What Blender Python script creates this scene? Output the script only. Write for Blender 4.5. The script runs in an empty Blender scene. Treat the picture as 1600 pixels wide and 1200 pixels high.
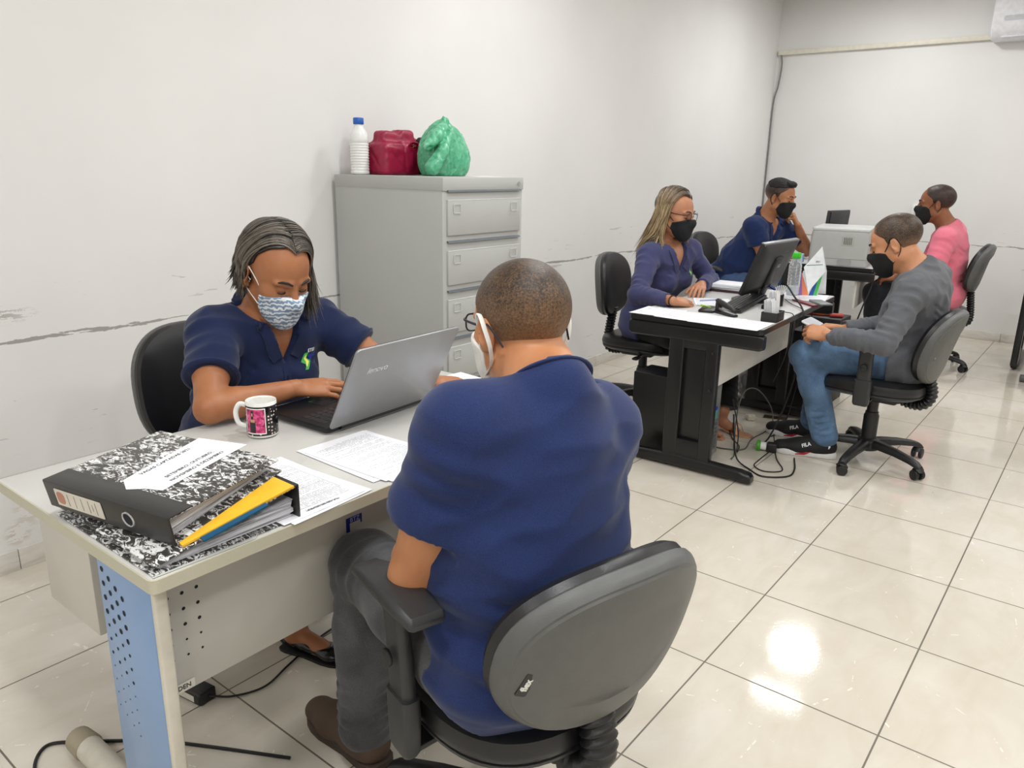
import bpy, bmesh, math, random
import numpy as np
from mathutils import Vector, Matrix
from mathutils.bvhtree import BVHTree

random.seed(7)
SC = bpy.context.scene
COL = SC.collection
PI = math.pi

# ------------------------------------------------------------------ camera
cam_d = bpy.data.cameras.new('camera')
cam = bpy.data.objects.new('camera', cam_d)
COL.objects.link(cam)
yaw, pitch, roll = 0.66595, -0.27488, -0.016945
_Rz = Matrix.Rotation(yaw, 3, 'Z'); _Rx = Matrix.Rotation(pitch, 3, 'X'); _Ry = Matrix.Rotation(roll, 3, 'Y')
_R = _Rz @ _Rx @ _Ry
cam.matrix_world = Matrix.Translation((0.7607, -1.9208, 1.4095)) @ (_R @ Matrix.Rotation(PI / 2, 3, 'X')).to_4x4()
cam_d.sensor_width = 36.0
cam_d.lens = 1198.37 / 1600 * 36.0
cam_d.clip_start = 0.05
SC.camera = cam

# ------------------------------------------------------------------ view / world
SC.view_settings.view_transform = 'Standard'
SC.view_settings.look = 'None'
SC.view_settings.gamma = 1.0
SC.view_settings.use_curve_mapping = False
SC.view_settings.exposure = 0.0
world = bpy.data.worlds.new('world'); SC.world = world
world.use_nodes = True
world.node_tree.nodes['Background'].inputs[0].default_value = (0.9, 0.95, 1, 1)
world.node_tree.nodes['Background'].inputs[1].default_value = 0.15

LAMP_POWER = 18.5
LAMP_COLOR = (0.985, 0.990, 1.0)
CEIL_Z = 3.02

# ------------------------------------------------------------------ materials
def lin(c):
    return tuple(((x / 255) / 12.92 if x / 255 <= 0.04045 else (((x / 255) + 0.055) / 1.055) ** 2.4) for x in c) + (1.0,)

class NT:
    """small helper around one material's node tree"""
    def __init__(self, name):
        self.m = bpy.data.materials.new(name); self.m.use_nodes = True
        self.t = self.m.node_tree; self.n = self.t.nodes; self.l = self.t.links
        self.b = self.n['Principled BSDF']
    def node(self, kind, **kw):
        n = self.n.new(kind)
        for k, v in kw.items():
            if k.startswith('i_'):
                key = k[2:]
                key = int(key) if key.isdigit() else key.replace('_', ' ')
                s = n.inputs[key]
                if hasattr(v, 'is_output') or isinstance(v, bpy.types.NodeSocket): self.l.new(v, s)
                else: s.default_value = v
            else: setattr(n, k, v)
        return n
    def math(self, op, a, b=None, c=None, clamp=False):
        n = self.n.new('ShaderNodeMath'); n.operation = op; n.use_clamp = clamp
        for i, v in enumerate((a, b, c)):
            if v is None: continue
            if isinstance(v, bpy.types.NodeSocket): self.l.new(v, n.inputs[i])
            else: n.inputs[i].default_value = v
        return n.outputs[0]
    def ramp(self, fac, stops, interp='LINEAR'):
        n = self.n.new('ShaderNodeValToRGB'); n.color_ramp.interpolation = interp
        e = n.color_ramp.elements
        while len(e) < len(stops): e.new(0.5)
        for i, (p, c) in enumerate(stops):
            e[i].position = p; e[i].color = c if len(c) == 4 else (*c, 1)
        self.l.new(fac, n.inputs[0]); return n.outputs[0]
    def mix(self, fac, a, b, mode='MIX'):
        n = self.n.new('ShaderNodeMix'); n.data_type = 'RGBA'; n.blend_type = mode
        for s, v in ((n.inputs[0], fac), (n.inputs[6], a), (n.inputs[7], b)):
            if isinstance(v, bpy.types.NodeSocket): self.l.new(v, s)
            else: s.default_value = v
        return n.outputs[2]
    def coord(self, kind='Object'):
        return self.n.new('ShaderNodeTexCoord').outputs[kind]
    def mapping(self, vec, scale=(1, 1, 1), loc=(0, 0, 0), rot=(0, 0, 0)):
        n = self.n.new('ShaderNodeMapping'); self.l.new(vec, n.inputs[0])
        n.inputs['Scale'].default_value = scale; n.inputs['Location'].default_value = loc; n.inputs['Rotation'].default_value = rot
        return n.outputs[0]
    def noise(self, vec, scale, detail=3, rough=0.5, dist=0.0):
        n = self.n.new('ShaderNodeTexNoise'); self.l.new(vec, n.inputs['Vector'])
        n.inputs['Scale'].default_value = scale; n.inputs['Detail'].default_value = detail
        n.inputs['Roughness'].default_value = rough; n.inputs['Distortion'].default_value = dist
        return n.outputs['Fac']
    def bump(self, h, strength=0.2, dist=0.01):
        n = self.n.new('ShaderNodeBump'); n.inputs['Strength'].default_value = strength; n.inputs['Distance'].default_value = dist
        self.l.new(h, n.inputs['Height']); self.l.new(n.outputs[0], self.b.inputs['Normal'])
    def set(self, **kw):
        for k, v in kw.items():
            s = self.b.inputs[k.replace('_', ' ')]
            if isinstance(v, bpy.types.NodeSocket): self.l.new(v, s)
            else: s.default_value = v
        return self

_mc = {}
def M(name, rgb, rough=0.5, metal=0.0, var=0.06, nscale=30, bump=0.0, bscale=200, spec=0.5, **kw):
    """plain procedural material: colour with slight noise variation and optional fine bump"""
    key = name
    if key in _mc: return _mc[key]
    t = NT(name); c = lin(rgb)
    v = t.coord()
    f = t.noise(v, nscale, 3)
    lo = tuple(x * (1 - var) for x in c[:3]) + (1,); hi = tuple(min(1, x * (1 + var)) for x in c[:3]) + (1,)
    t.set(Base_Color=t.ramp(f, [(0.3, lo), (0.7, hi)]), Roughness=rough, Metallic=metal)
    t.b.inputs['Specular IOR Level'].default_value = spec
    if bump: t.bump(t.noise(v, bscale, 2), bump, 0.002)
    if kw: t.set(**kw)
    _mc[key] = t.m
    return t.m

def skin_mat(name, rgb):
    if name in _mc: return _mc[name]
    t = NT(name); c = lin(rgb); v = t.coord()
    f = t.noise(v, 14, 4); g = t.noise(v, 160, 2)
    lo = (c[0] * .86, c[1] * .80, c[2] * .78, 1); hi = (min(1, c[0] * 1.06), c[1] * 1.08, c[2] * 1.10, 1)
    col = t.ramp(f, [(0.3, lo), (0.7, hi)])
    t.set(Base_Color=col, Roughness=0.46)
    t.b.inputs['Subsurface Weight'].default_value = 0.06
    t.b.inputs['Subsurface Radius'].default_value = (0.012, 0.005, 0.003)
    t.b.inputs['Subsurface Scale'].default_value = 0.5
    t.b.inputs['Specular IOR Level'].default_value = 0.35
    t.bump(g, 0.12, 0.001)
    _mc[name] = t.m; return t.m

def cloth_mat(name, rgb, var=0.12, weave=900, rough=0.85, streak=None, sheen=0.15):
    if name in _mc: return _mc[name]
    t = NT(name); c = lin(rgb); v = t.coord()
    f = t.noise(v, 9, 4)
    lo = tuple(x * (1 - var) for x in c[:3]) + (1,); hi = tuple(min(1, x * (1 + var)) for x in c[:3]) + (1,)
    col = t.ramp(f, [(0.25, lo), (0.75, hi)])
    w = t.noise(v, weave, 1)
    col = t.mix(0.35, col, t.ramp(w, [(0.3, (0, 0, 0, 1)), (0.75, (1, 1, 1, 1))]), 'OVERLAY') if streak is None else \
          t.mix(t.math('MULTIPLY', w, streak), col, lin((210, 214, 222)))
    t.set(Base_Color=col, Roughness=rough)
    t.b.inputs['Sheen Weight'].default_value = sheen
    t.b.inputs['Specular IOR Level'].default_value = 0.2
    t.bump(w, 0.25, 0.0008)
    _mc[name] = t.m; return t.m

def buzz_mat(name, skin, hair, scale=330):
    """short clipped hair: scalp shows between the stubble; attribute dens = how dense the hair grows"""
    t = NT(name); v = t.coord()
    a = t.node('ShaderNodeAttribute', attribute_name='dens').outputs['Fac']
    n1 = t.noise(v, scale, 3, 0.7); n2 = t.noise(v, 40, 3)
    k = t.math('ADD', t.math('MULTIPLY', t.math('SUBTRACT', n1, 0.5), 1.5), a)
    k = t.math('ADD', k, t.math('MULTIPLY', t.math('SUBTRACT', n2, 0.5), 0.4), clamp=True)
    t.set(Base_Color=t.mix(k, lin(skin), lin(hair)), Roughness=0.42)
    t.b.inputs['Specular IOR Level'].default_value = 0.4
    t.bump(n1, 0.5, 0.002)
    return t.m

def hair_mat(name, dark, light, mixpos=0.5):
    t = NT(name); v = t.coord()
    a = t.node('ShaderNodeAttribute', attribute_name='dens').outputs['Fac']
    n = t.noise(v, 60, 3)
    k = t.math('ADD', a, t.math('MULTIPLY', t.math('SUBTRACT', n, 0.5), 0.35), clamp=True)
    t.set(Base_Color=t.ramp(k, [(0.15, lin(dark)), (0.85, lin(light))]), Roughness=0.38)
    t.b.inputs['Specular IOR Level'].default_value = 0.6
    return t.m

# ------------------------------------------------------------------ mesh builders
def mesh_from(name, V, F, smooth=True):
    me = bpy.data.meshes.new(name)
    V = np.asarray(V, dtype=np.float32)
    if isinstance(F, np.ndarray) and F.ndim == 2:
        n, k = F.shape
        me.vertices.add(len(V)); me.vertices.foreach_set('co', V.ravel())
        me.loops.add(n * k); me.loops.foreach_set('vertex_index', F.astype(np.int32).ravel())
        me.polygons.add(n); me.polygons.foreach_set('loop_start', np.arange(0, n * k, k, dtype=np.int32))
        me.update(calc_edges=True)
    else:
        me.from_pydata([tuple(map(float, v)) for v in V], [], [list(map(int, f)) for f in F]); me.update()
    if smooth: me.polygons.foreach_set('use_smooth', [True] * len(me.polygons))
    return me

class MB:
    """collects shapes into one mesh"""
    def __init__(self): self.v = []; self.f = []; self.sm = []
    def add(self, V, F, smooth=True, mtx=None):
        o = len(self.v)
        for p in V:
            p = Vector(p)
            if mtx is not None: p = mtx @ p
            self.v.append(tuple(p))
        for f in F: self.f.append([i + o for i in f]); self.sm.append(smooth)
        return self
    def bm(self, b, smooth=True, mtx=None):
        b.verts.index_update()
        self.add([v.co for v in b.verts], [[v.index for v in f.verts] for f in b.faces], smooth, mtx); b.free(); return self
    def box(self, c, s, r=0.003, seg=2, mtx=None, rot=None):
        b = bmesh.new(); bmesh.ops.create_cube(b, size=1.0)
        for v in b.verts: v.co = Vector((v.co.x * s[0], v.co.y * s[1], v.co.z * s[2]))
        r = min(r, min(s) * 0.49)
        if r > 0: bmesh.ops.bevel(b, geom=list(b.edges), offset=r, segments=seg, affect='EDGES', profile=0.5)
        m = Matrix.Translation(c)
        if rot is not None: m = m @ rot.to_4x4()
        if mtx is not None: m = mtx @ m
        return self.bm(b, seg > 1 and r > 0, m)
    def bar(self, a, b, w, h, r=0.003, up=(0, 0, 1)):
        a = Vector(a); b = Vector(b); d = b - a; y = d.normalized()
        x = y.cross(Vector(up))
        if x.length < 1e-4: x = Vector((1, 0, 0))
        x.normalize(); z = x.cross(y)
        m = Matrix((x, y, z)).transposed()
        return self.box((a + b) / 2, (w, d.length, h), r, 2, rot=m)
    def loft(self, rings, cap0=True, cap1=True, smooth=True, closed=True, mtx=None):
        n = len(rings[0]); V = [p for r in rings for p in r]; F = []
        for i in range(len(rings) - 1):
            for j in range(n if closed else n - 1):
                k = (j + 1) % n
                F.append([i * n + j, i * n + k, (i + 1) * n + k, (i + 1) * n + j])
        if cap0: F.append(list(range(n))[::-1])
        if cap1: F.append([(len(rings) - 1) * n + j for j in range(n)])
        return self.add(V, F, smooth, mtx)
    def lathe(self, prof, n=32, c=(0, 0, 0), mtx=None, smooth=True, cap0=True, cap1=True):
        rings = [[(c[0] + r * math.cos(2 * PI * j / n), c[1] + r * math.sin(2 * PI * j / n), c[2] + z) for j in range(n)] for r, z in prof]
        return self.loft(rings, cap0, cap1, smooth, True, mtx)
    def tube(self, pts, r, n=10, flat=None, caps=True, closed=False):
        """tube along points; r scalar or list; flat=(fx,fy) squash of the section"""
        P = [Vector(p) for p in pts]; R = r if isinstance(r, (list, tuple)) else [r] * len(P)
        rings = []; prev = None
        for i, p in enumerate(P):
            if closed: t = P[(i + 1) % len(P)] - P[i - 1]
            else: t = P[min(i + 1, len(P) - 1)] - P[max(i - 1, 0)]
            if t.length < 1e-9: t = Vector((0, 0, 1))
            t.normalize()
            if prev is None:
                u = t.cross(Vector((0, 0, 1)));
                if u.length < 0.1: u = t.cross(Vector((1, 0, 0)))
            else: u = prev - t * prev.dot(t)
            u.normalize(); prev = u; w = t.cross(u)
            fx, fy = flat or (1, 1)
            rings.append([p + (u * math.cos(2 * PI * j / n) * fx + w * math.sin(2 * PI * j / n) * fy) * R[i] for j in range(n)])
        if closed: rings.append(rings[0])
        return self.loft(rings, caps and not closed, caps and not closed)
    def cyl(self, a, b, r, n=20, r2=None, bev=0.0):
        a = Vector(a); b = Vector(b); r2 = r if r2 is None else r2
        if bev:
            d = (b - a).normalized()
            return self.tube([a, a + d * bev * .3, a + d * bev, b - d * bev, b - d * bev * .3, b], [r - bev, r - bev * .3, r, r2, r2 - bev * .3, r2 - bev], n)
        return self.tube([a, b], [r, r2], n)
    def prism(self, poly, z0, z1, r=0.0, mtx=None, smooth=False):
        """flat outline (x,y) extruded from z0 to z1, edge rounded by r"""
        def off(k):
            n = len(poly); out = []
            for i in range(n):
                a = Vector(poly[i - 1]); b = Vector(poly[i]); c = Vector(poly[(i + 1) % n])
                d1 = (b - a).normalized(); d2 = (c - b).normalized()
                nn = Vector((-(d1.y + d2.y), d1.x + d2.x))
                if nn.length < 1e-6: nn = Vector((-d1.y, d1.x))
                nn.normalize(); cs = max(0.4, nn.dot(Vector((-d1.y, d1.x))))
                out.append(b + nn * (k / cs))
            return out
        prof = [(0, z0), (0, z1)] if r <= 0 else [(r, z0), (r * .3, z0 + r * .3), (0, z0 + r), (0, z1 - r), (r * .3, z1 - r * .3), (r, z1)]
        rings = []
        for k, z in prof:
            rings.append([(p[0], p[1], z) for p in off(k)])
        return self.loft(rings, True, True, smooth or r > 0, True, mtx)
    def mesh(self, name):
        me = bpy.data.meshes.new(name); me.from_pydata(self.v, [], self.f); me.update()
        me.polygons.foreach_set('use_smooth', self.sm)
        return me

def link(name, me, mat, parent=None, loc=None, sharp=35):
    o = bpy.data.objects.new(name, me); COL.objects.link(o)
    if mat is not None: me.materials.append(mat)
    if parent is not None: o.parent = parent
    if loc is not None: o.location = loc
    if sharp and len(me.polygons) < 60000:
        try: me.set_sharp_from_angle(angle=math.radians(sharp))
        except Exception: pass
    return o
def obj(name, mb, mat, parent=None, sharp=35, loc=None):
    return link(name, mb.mesh(name), mat, parent, loc, sharp)
def thing(name, label, cat, loc=(0, 0, 0), rz=0.0, group=None):
    o = bpy.data.objects.new(name, None); COL.objects.link(o)
    o.empty_display_size = 0.05
    o.location = loc; o.rotation_euler = (0, 0, rz); o['label'] = label; o['category'] = cat
    if group: o['group'] = group
    return o
def tag(o, label, cat, group=None, kind=None):
    o['label'] = label; o['category'] = cat
    if group: o['group'] = group
    if kind: o['kind'] = kind
    return o
def struct(name, mb, mat):
    o = obj(name, mb, mat); o['kind'] = 'structure'; return o
def text(s, size, mat, mtx, parent, name='lettering', extrude=0.0004, align='CENTER', bold=0.0, shear=0.0):
    cu = bpy.data.curves.new('txt', 'FONT'); cu.body = s; cu.size = size; cu.extrude = extrude; cu.offset = bold; cu.shear = shear
    cu.align_x = align; cu.align_y = 'CENTER'; cu.resolution_u = 3
    t = bpy.data.objects.new('txt', cu); COL.objects.link(t)
    dg = bpy.context.evaluated_depsgraph_get(); dg.update()
    me = bpy.data.meshes.new_from_object(t.evaluated_get(dg)); me.name = name
    me.transform(mtx); bpy.data.objects.remove(t); me.materials.clear()
    o = link(name, me, mat, parent, sharp=None); return o
def frame(o, x, y):
    """matrix with local x, y axes and z = x cross y at origin o"""
    x = Vector(x).normalized(); y = Vector(y); y = (y - x * y.dot(x)).normalized(); z = x.cross(y)
    m = Matrix((x, y, z)).transposed().to_4x4(); m.translation = Vector(o); return m
def spline(pts, n=8):
    """catmull-rom through points"""
    P = [Vector(p) for p in pts]; P = [P[0] * 2 - P[1]] + P + [P[-1] * 2 - P[-2]]; out = []
    for i in range(1, len(P) - 2):
        for k in range(n):
            t = k / n; a, b, c, d = P[i - 1], P[i], P[i + 1], P[i + 2]
            out.append(0.5 * ((2 * b) + (c - a) * t + (2 * a - 5 * b + 4 * c - d) * t * t + (3 * b - a - 3 * c + d) * t ** 3))
    out.append(P[-2]); return out
def rrect(w, h, r, n=6, cx=0, cy=0):
    r = min(r, w / 2 - 1e-4, h / 2 - 1e-4); out = []
    for (sx, sy, a0) in ((1, 1, 0), (-1, 1, 90), (-1, -1, 180), (1, -1, 270)):
        for k in range(n + 1):
            a = math.radians(a0 + 90 * k / n)
            out.append((cx + sx * (w / 2 - r) + r * math.cos(a), cy + sy * (h / 2 - r) + r * math.sin(a)))
    return out
# ------------------------------------------------------------------ implicit surfaces for bodies, cloth and soft goods
V3 = lambda *a: np.array(a, dtype=float)
def nrm(v): v = np.asarray(v, float); return v / (np.linalg.norm(v) + 1e-12)

class Prim:
    def __init__(self, fn, lo, hi): self.fn = fn; self.lo = np.array(lo); self.hi = np.array(hi)
def _clip(d, X, Y, Z, clips):
    for (pt, n) in clips:
        pt = np.asarray(pt); n = nrm(n)
        d = np.maximum(d, (X - pt[0]) * n[0] + (Y - pt[1]) * n[1] + (Z - pt[2]) * n[2])
    return d
def RC(a, b, ra, rb, flat=None, clips=()):
    """tapered capsule; flat=(axis, factor) squashes it along an axis"""
    a = np.asarray(a, float); b = np.asarray(b, float); ba = b - a; L2 = max(1e-9, float(ba @ ba))
    ax = None if flat is None else nrm(flat[0])
    def fn(X, Y, Z):
        px, py, pz = X - a[0], Y - a[1], Z - a[2]
        t = np.clip((px * ba[0] + py * ba[1] + pz * ba[2]) / L2, 0, 1)
        wx, wy, wz = px - t * ba[0], py - t * ba[1], pz - t * ba[2]
        if ax is not None:
            c = (wx * ax[0] + wy * ax[1] + wz * ax[2]) * (1 / flat[1] - 1)
            wx = wx + ax[0] * c; wy = wy + ax[1] * c; wz = wz + ax[2] * c
        d = np.sqrt(wx * wx + wy * wy + wz * wz) - (ra + (rb - ra) * t)
        if ax is not None: d = d * (0.5 + 0.5 * flat[1])
        return _clip(d, X, Y, Z, clips)
    r = max(ra, rb)
    return Prim(fn, np.minimum(a, b) - r, np.maximum(a, b) + r)
def EL(c, rad, R=None, clips=()):
    """ellipsoid; R = rows of local axes"""
    c = np.asarray(c, float); rad = np.asarray(rad, float); R = np.eye(3) if R is None else np.asarray(R, float)
    def fn(X, Y, Z):
        px, py, pz = X - c[0], Y - c[1], Z - c[2]
        k0 = 0; k1 = 0
        for i in range(3):
            q = px * R[i][0] + py * R[i][1] + pz * R[i][2]
            k0 = k0 + (q / rad[i]) ** 2; k1 = k1 + (q / rad[i] ** 2) ** 2
        k0 = np.sqrt(k0); k1 = np.sqrt(k1) + 1e-9
        return _clip(k0 * (k0 - 1) / k1, X, Y, Z, clips)
    e = np.sqrt(sum((R[i] * rad[i]) ** 2 for i in range(3)))
    return Prim(fn, c - e, c + e)
def BX(c, half, R=None, r=0.005, clips=()):
    c = np.asarray(c, float); half = np.asarray(half, float); R = np.eye(3) if R is None else np.asarray(R, float)
    def fn(X, Y, Z):
        px, py, pz = X - c[0], Y - c[1], Z - c[2]; s = 0; m = -1e9
        for i in range(3):
            q = np.abs(px * R[i][0] + py * R[i][1] + pz * R[i][2]) - (half[i] - r)
            s = s + np.maximum(q, 0) ** 2; m = np.maximum(m, q)
        return _clip(np.sqrt(s) + np.minimum(m, 0) - r, X, Y, Z, clips)
    e = sum(np.abs(R[i]) * half[i] for i in range(3))
    return Prim(fn, c - e, c + e)

# ops: ('u',prim,k) union  ('s',prim,k) subtract  ('i',prim,k) intersect  ('dil',r)  ('fn',callable,lo,hi)  ('plane',pt,n,k)
def evalf(ops, lo, n, h):
    ax = [lo[i] + h * np.arange(n[i]) for i in range(3)]
    f = np.full(n, 0.06, dtype=np.float32)
    def sub(plo, phi, m):
        s = []
        for i in range(3):
            a = int(max(0, math.floor((plo[i] - m - lo[i]) / h))); b = int(min(n[i], math.ceil((phi[i] + m - lo[i]) / h) + 1))
            if a >= b: return None
            s.append(slice(a, b))
        return tuple(s)
    def grids(s):
        return (ax[0][s[0]][:, None, None], ax[1][s[1]][None, :, None], ax[2][s[2]][None, None, :])
    full = tuple(slice(0, n[i]) for i in range(3))
    for op in ops:
        t = op[0]
        if t == 'u':
            k = op[2]; s = sub(op[1].lo, op[1].hi, 0.06 + k)
            if s is None: continue
            d = op[1].fn(*grids(s)); g = f[s]
            if k > 0:
                hh = np.maximum(k - np.abs(g - d), 0) / k; f[s] = np.minimum(g, d) - hh * hh * k * .25
            else: f[s] = np.minimum(g, d)
        elif t == 's':
            k = op[2]; s = sub(op[1].lo, op[1].hi, 0.06 + k)
            if s is None: continue
            d = -op[1].fn(*grids(s)); g = f[s]
            if k > 0:
                hh = np.maximum(k - np.abs(g - d), 0) / k; f[s] = np.maximum(g, d) + hh * hh * k * .25
            else: f[s] = np.maximum(g, d)
        elif t == 'i':
            f = np.maximum(f, op[1].fn(*grids(full))).astype(np.float32)
        elif t == 'dil': f = f - op[1]
        elif t == 'fn':
            s = full if len(op) < 3 else sub(op[2], op[3], 0)
            if s is None: continue
            f[s] = f[s] + op[1](*grids(s))
        elif t == 'plane':
            pt = np.asarray(op[1]); nn = nrm(op[2]); X, Y, Z = grids(full)
            d = (X - pt[0]) * nn[0] + (Y - pt[1]) * nn[1] + (Z - pt[2]) * nn[2]
            k = op[3] if len(op) > 3 else 0
            if k > 0:
                hh = np.maximum(k - np.abs(f - d), 0) / k; f = (np.maximum(f, d) + hh * hh * k * .25).astype(np.float32)
            else: f = np.maximum(f, d).astype(np.float32)
        elif t == 'poly':     # keep inside a side-view outline, op = ('poly', origin, axis_u, axis_v, pts)
            o = np.asarray(op[1]); u = np.asarray(op[2]); w = np.asarray(op[3]); X, Y, Z = grids(full)
            a = (X - o[0]) * u[0] + (Y - o[1]) * u[1] + (Z - o[2]) * u[2]
            b = (X - o[0]) * w[0] + (Y - o[1]) * w[1] + (Z - o[2]) * w[2]
            pts = op[4]; m = len(pts); dd = np.full(np.broadcast(a, b).shape, 1e9); ins = np.zeros(dd.shape, bool)
            for i in range(m):
                x1, y1 = pts[i - 1]; x2, y2 = pts[i]; ex, ey = x2 - x1, y2 - y1
                tt = np.clip(((a - x1) * ex + (b - y1) * ey) / (ex * ex + ey * ey + 1e-12), 0, 1)
                dd = np.minimum(dd, (a - x1 - tt * ex) ** 2 + (b - y1 - tt * ey) ** 2)
                if y1 != y2:
                    c = ((y1 > b) != (y2 > b)) & (a < (x2 - x1) * (b - y1) / (y2 - y1) + x1); ins ^= c
            dd = np.sqrt(dd); dd[ins] *= -1
            f = np.maximum(f, dd).astype(np.float32)
    return f
_E = [((0,0,0),(1,0,0)),((0,1,0),(1,1,0)),((0,0,1),(1,0,1)),((0,1,1),(1,1,1)),
      ((0,0,0),(0,1,0)),((1,0,0),(1,1,0)),((0,0,1),(0,1,1)),((1,0,1),(1,1,1)),
      ((0,0,0),(0,0,1)),((1,0,0),(1,0,1)),((0,1,0),(0,1,1)),((1,1,0),(1,1,1))]
def polygonise(ops, lo, hi, h, holes=()):
    lo = np.asarray(lo, float) - 2 * h * (0 if holes is None else 1); hi = np.asarray(hi, float) + 2 * h * (0 if holes is None else 1)
    n = tuple(int(x) for x in np.ceil((hi - lo) / h).astype(int) + 1)
    f = evalf(ops, lo, n, h)
    s = f < 0
    c = [s[i:n[0]-1+i, j:n[1]-1+j, k:n[2]-1+k] for i in (0,1) for j in (0,1) for k in (0,1)]
    cnt = sum(x.astype(np.int8) for x in c); act = (cnt > 0) & (cnt < 8)
    if holes:
        cx = [lo[i] + h * (np.arange(n[i]-1) + .5) for i in range(3)]
        for (a, b) in holes:
            ins = ((cx[0] > a[0] + h) & (cx[0] < b[0] - h))[:, None, None] & ((cx[1] > a[1] + h) & (cx[1] < b[1] - h))[None, :, None] & ((cx[2] > a[2] + h) & (cx[2] < b[2] - h))[None, None, :]
            act &= ~ins
    I = np.argwhere(act)
    idx = -np.ones(act.shape, dtype=np.int32); idx[act] = np.arange(len(I))
    pos = np.zeros((len(I), 3)); num = np.zeros(len(I))
    for a, b in _E:
        fa = f[I[:,0]+a[0], I[:,1]+a[1], I[:,2]+a[2]]; fb = f[I[:,0]+b[0], I[:,1]+b[1], I[:,2]+b[2]]
        m = (fa < 0) != (fb < 0); t = np.where(m, fa / np.where(m, fa - fb, 1), 0)
        aa = np.array(a); bb = np.array(b)
        pos[m] += (aa + (bb - aa) * t[:, None])[m]; num[m] += 1
    V = lo + h * (I + pos / num[:, None])
    Q = []
    for axis in range(3):
        sl0 = [slice(1, n[i]-1) for i in range(3)]; sl0[axis] = slice(0, n[axis]-1)
        sl1 = list(sl0); sl1[axis] = slice(1, n[axis])
        A = s[tuple(sl0)]; B = s[tuple(sl1)]; ch = np.argwhere(A != B)
        if len(ch) == 0: continue
        inside = A[ch[:,0], ch[:,1], ch[:,2]]
        e = ch.copy(); e[:, [i for i in range(3) if i != axis]] += 1
        u, v = [(1,2),(2,0),(0,1)][axis]
        def cell(du, dv):
            q = e.copy(); q[:, u] -= du; q[:, v] -= dv; return idx[q[:,0], q[:,1], q[:,2]]
        q = np.stack([cell(0,0), cell(1,0), cell(1,1), cell(0,1)], 1)
        ok = (q >= 0).all(1); q = q[ok]; inside = inside[ok]
        q[~inside] = q[~inside][:, ::-1]
        Q.append(q)
    if not Q: return np.zeros((0,3)), np.zeros((0,4), int)
    return V, np.concatenate(Q)
def bounds(ops, pad=0.02):
    lo = np.min([o[1].lo for o in ops if o[0] == 'u'], axis=0); hi = np.max([o[1].hi for o in ops if o[0] == 'u'], axis=0)
    return lo - pad, hi + pad
def implicit(name, ops, h, mat, parent, lo=None, hi=None, fine=(), dens=None):
    """fine = [(lo,hi,h)] boxes polygonised more finely, all parts of the one mesh"""
    if lo is None: lo, hi = bounds(ops)
    VV = []; FF = []; n = 0
    for (a, b, hh) in list(fine):
        V, F = polygonise(ops, a, b, hh, None); VV.append(V); FF.append(F + n); n += len(V)
    V, F = polygonise(ops, lo, hi, h, [(a, b) for a, b, _ in fine]); VV.append(V); FF.append(F + n)
    V = np.concatenate(VV); F = np.concatenate(FF)
    base = np.array(parent.location) if parent is not None else np.zeros(3)
    me = mesh_from(name, V - base, F)
    if dens is not None:
        at = me.attributes.new('dens', 'FLOAT', 'POINT'); at.data.foreach_set('value', np.asarray(dens(V), dtype=np.float32))
    o = link(name, me, mat, parent, sharp=None)
    return o
def wrinkle(seed, amp, wl, aniso=(1, 1, 1)):
    rs = np.random.RandomState(seed); K = []
    for i in range(7):
        d = nrm(rs.normal(size=3) * np.array(aniso)) * 2 * PI / (wl * rs.uniform(.6, 1.6)); K.append((d, rs.uniform(0, 6.28), rs.uniform(.5, 1)))
    W = [(rs.normal(size=3) * 8, rs.uniform(0, 6.28)) for _ in range(3)]
    def fn(X, Y, Z):
        wx = sum(np.sin(X * w[0] + Y * w[1] + Z * w[2] + p) for w, p in W) * 0.7
        t = 0
        for d, p, a in K: t = t + a * np.sin(X * d[0] + Y * d[1] + Z * d[2] + p + wx)
        t = t / 3.0
        return (amp * (np.abs(t) * 1.6 - 0.6)).astype(np.float32)
    return ('fn', fn)
def crease(a, b, w, amp):
    a = np.asarray(a, float); b = np.asarray(b, float); ba = b - a; L2 = float(ba @ ba)
    def fn(X, Y, Z):
        px, py, pz = X - a[0], Y - a[1], Z - a[2]
        t0 = (px * ba[0] + py * ba[1] + pz * ba[2]) / L2; t = np.clip(t0, 0, 1)
        d2 = (px - t * ba[0]) ** 2 + (py - t * ba[1]) ** 2 + (pz - t * ba[2]) ** 2
        return (amp * np.exp(-d2 / (w * w)) * np.sin(np.clip(t, 0.02, .98) * PI) ** .5).astype(np.float32)
    return ('fn', fn, np.minimum(a, b) - 3 * w, np.maximum(a, b) + 3 * w)

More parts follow.
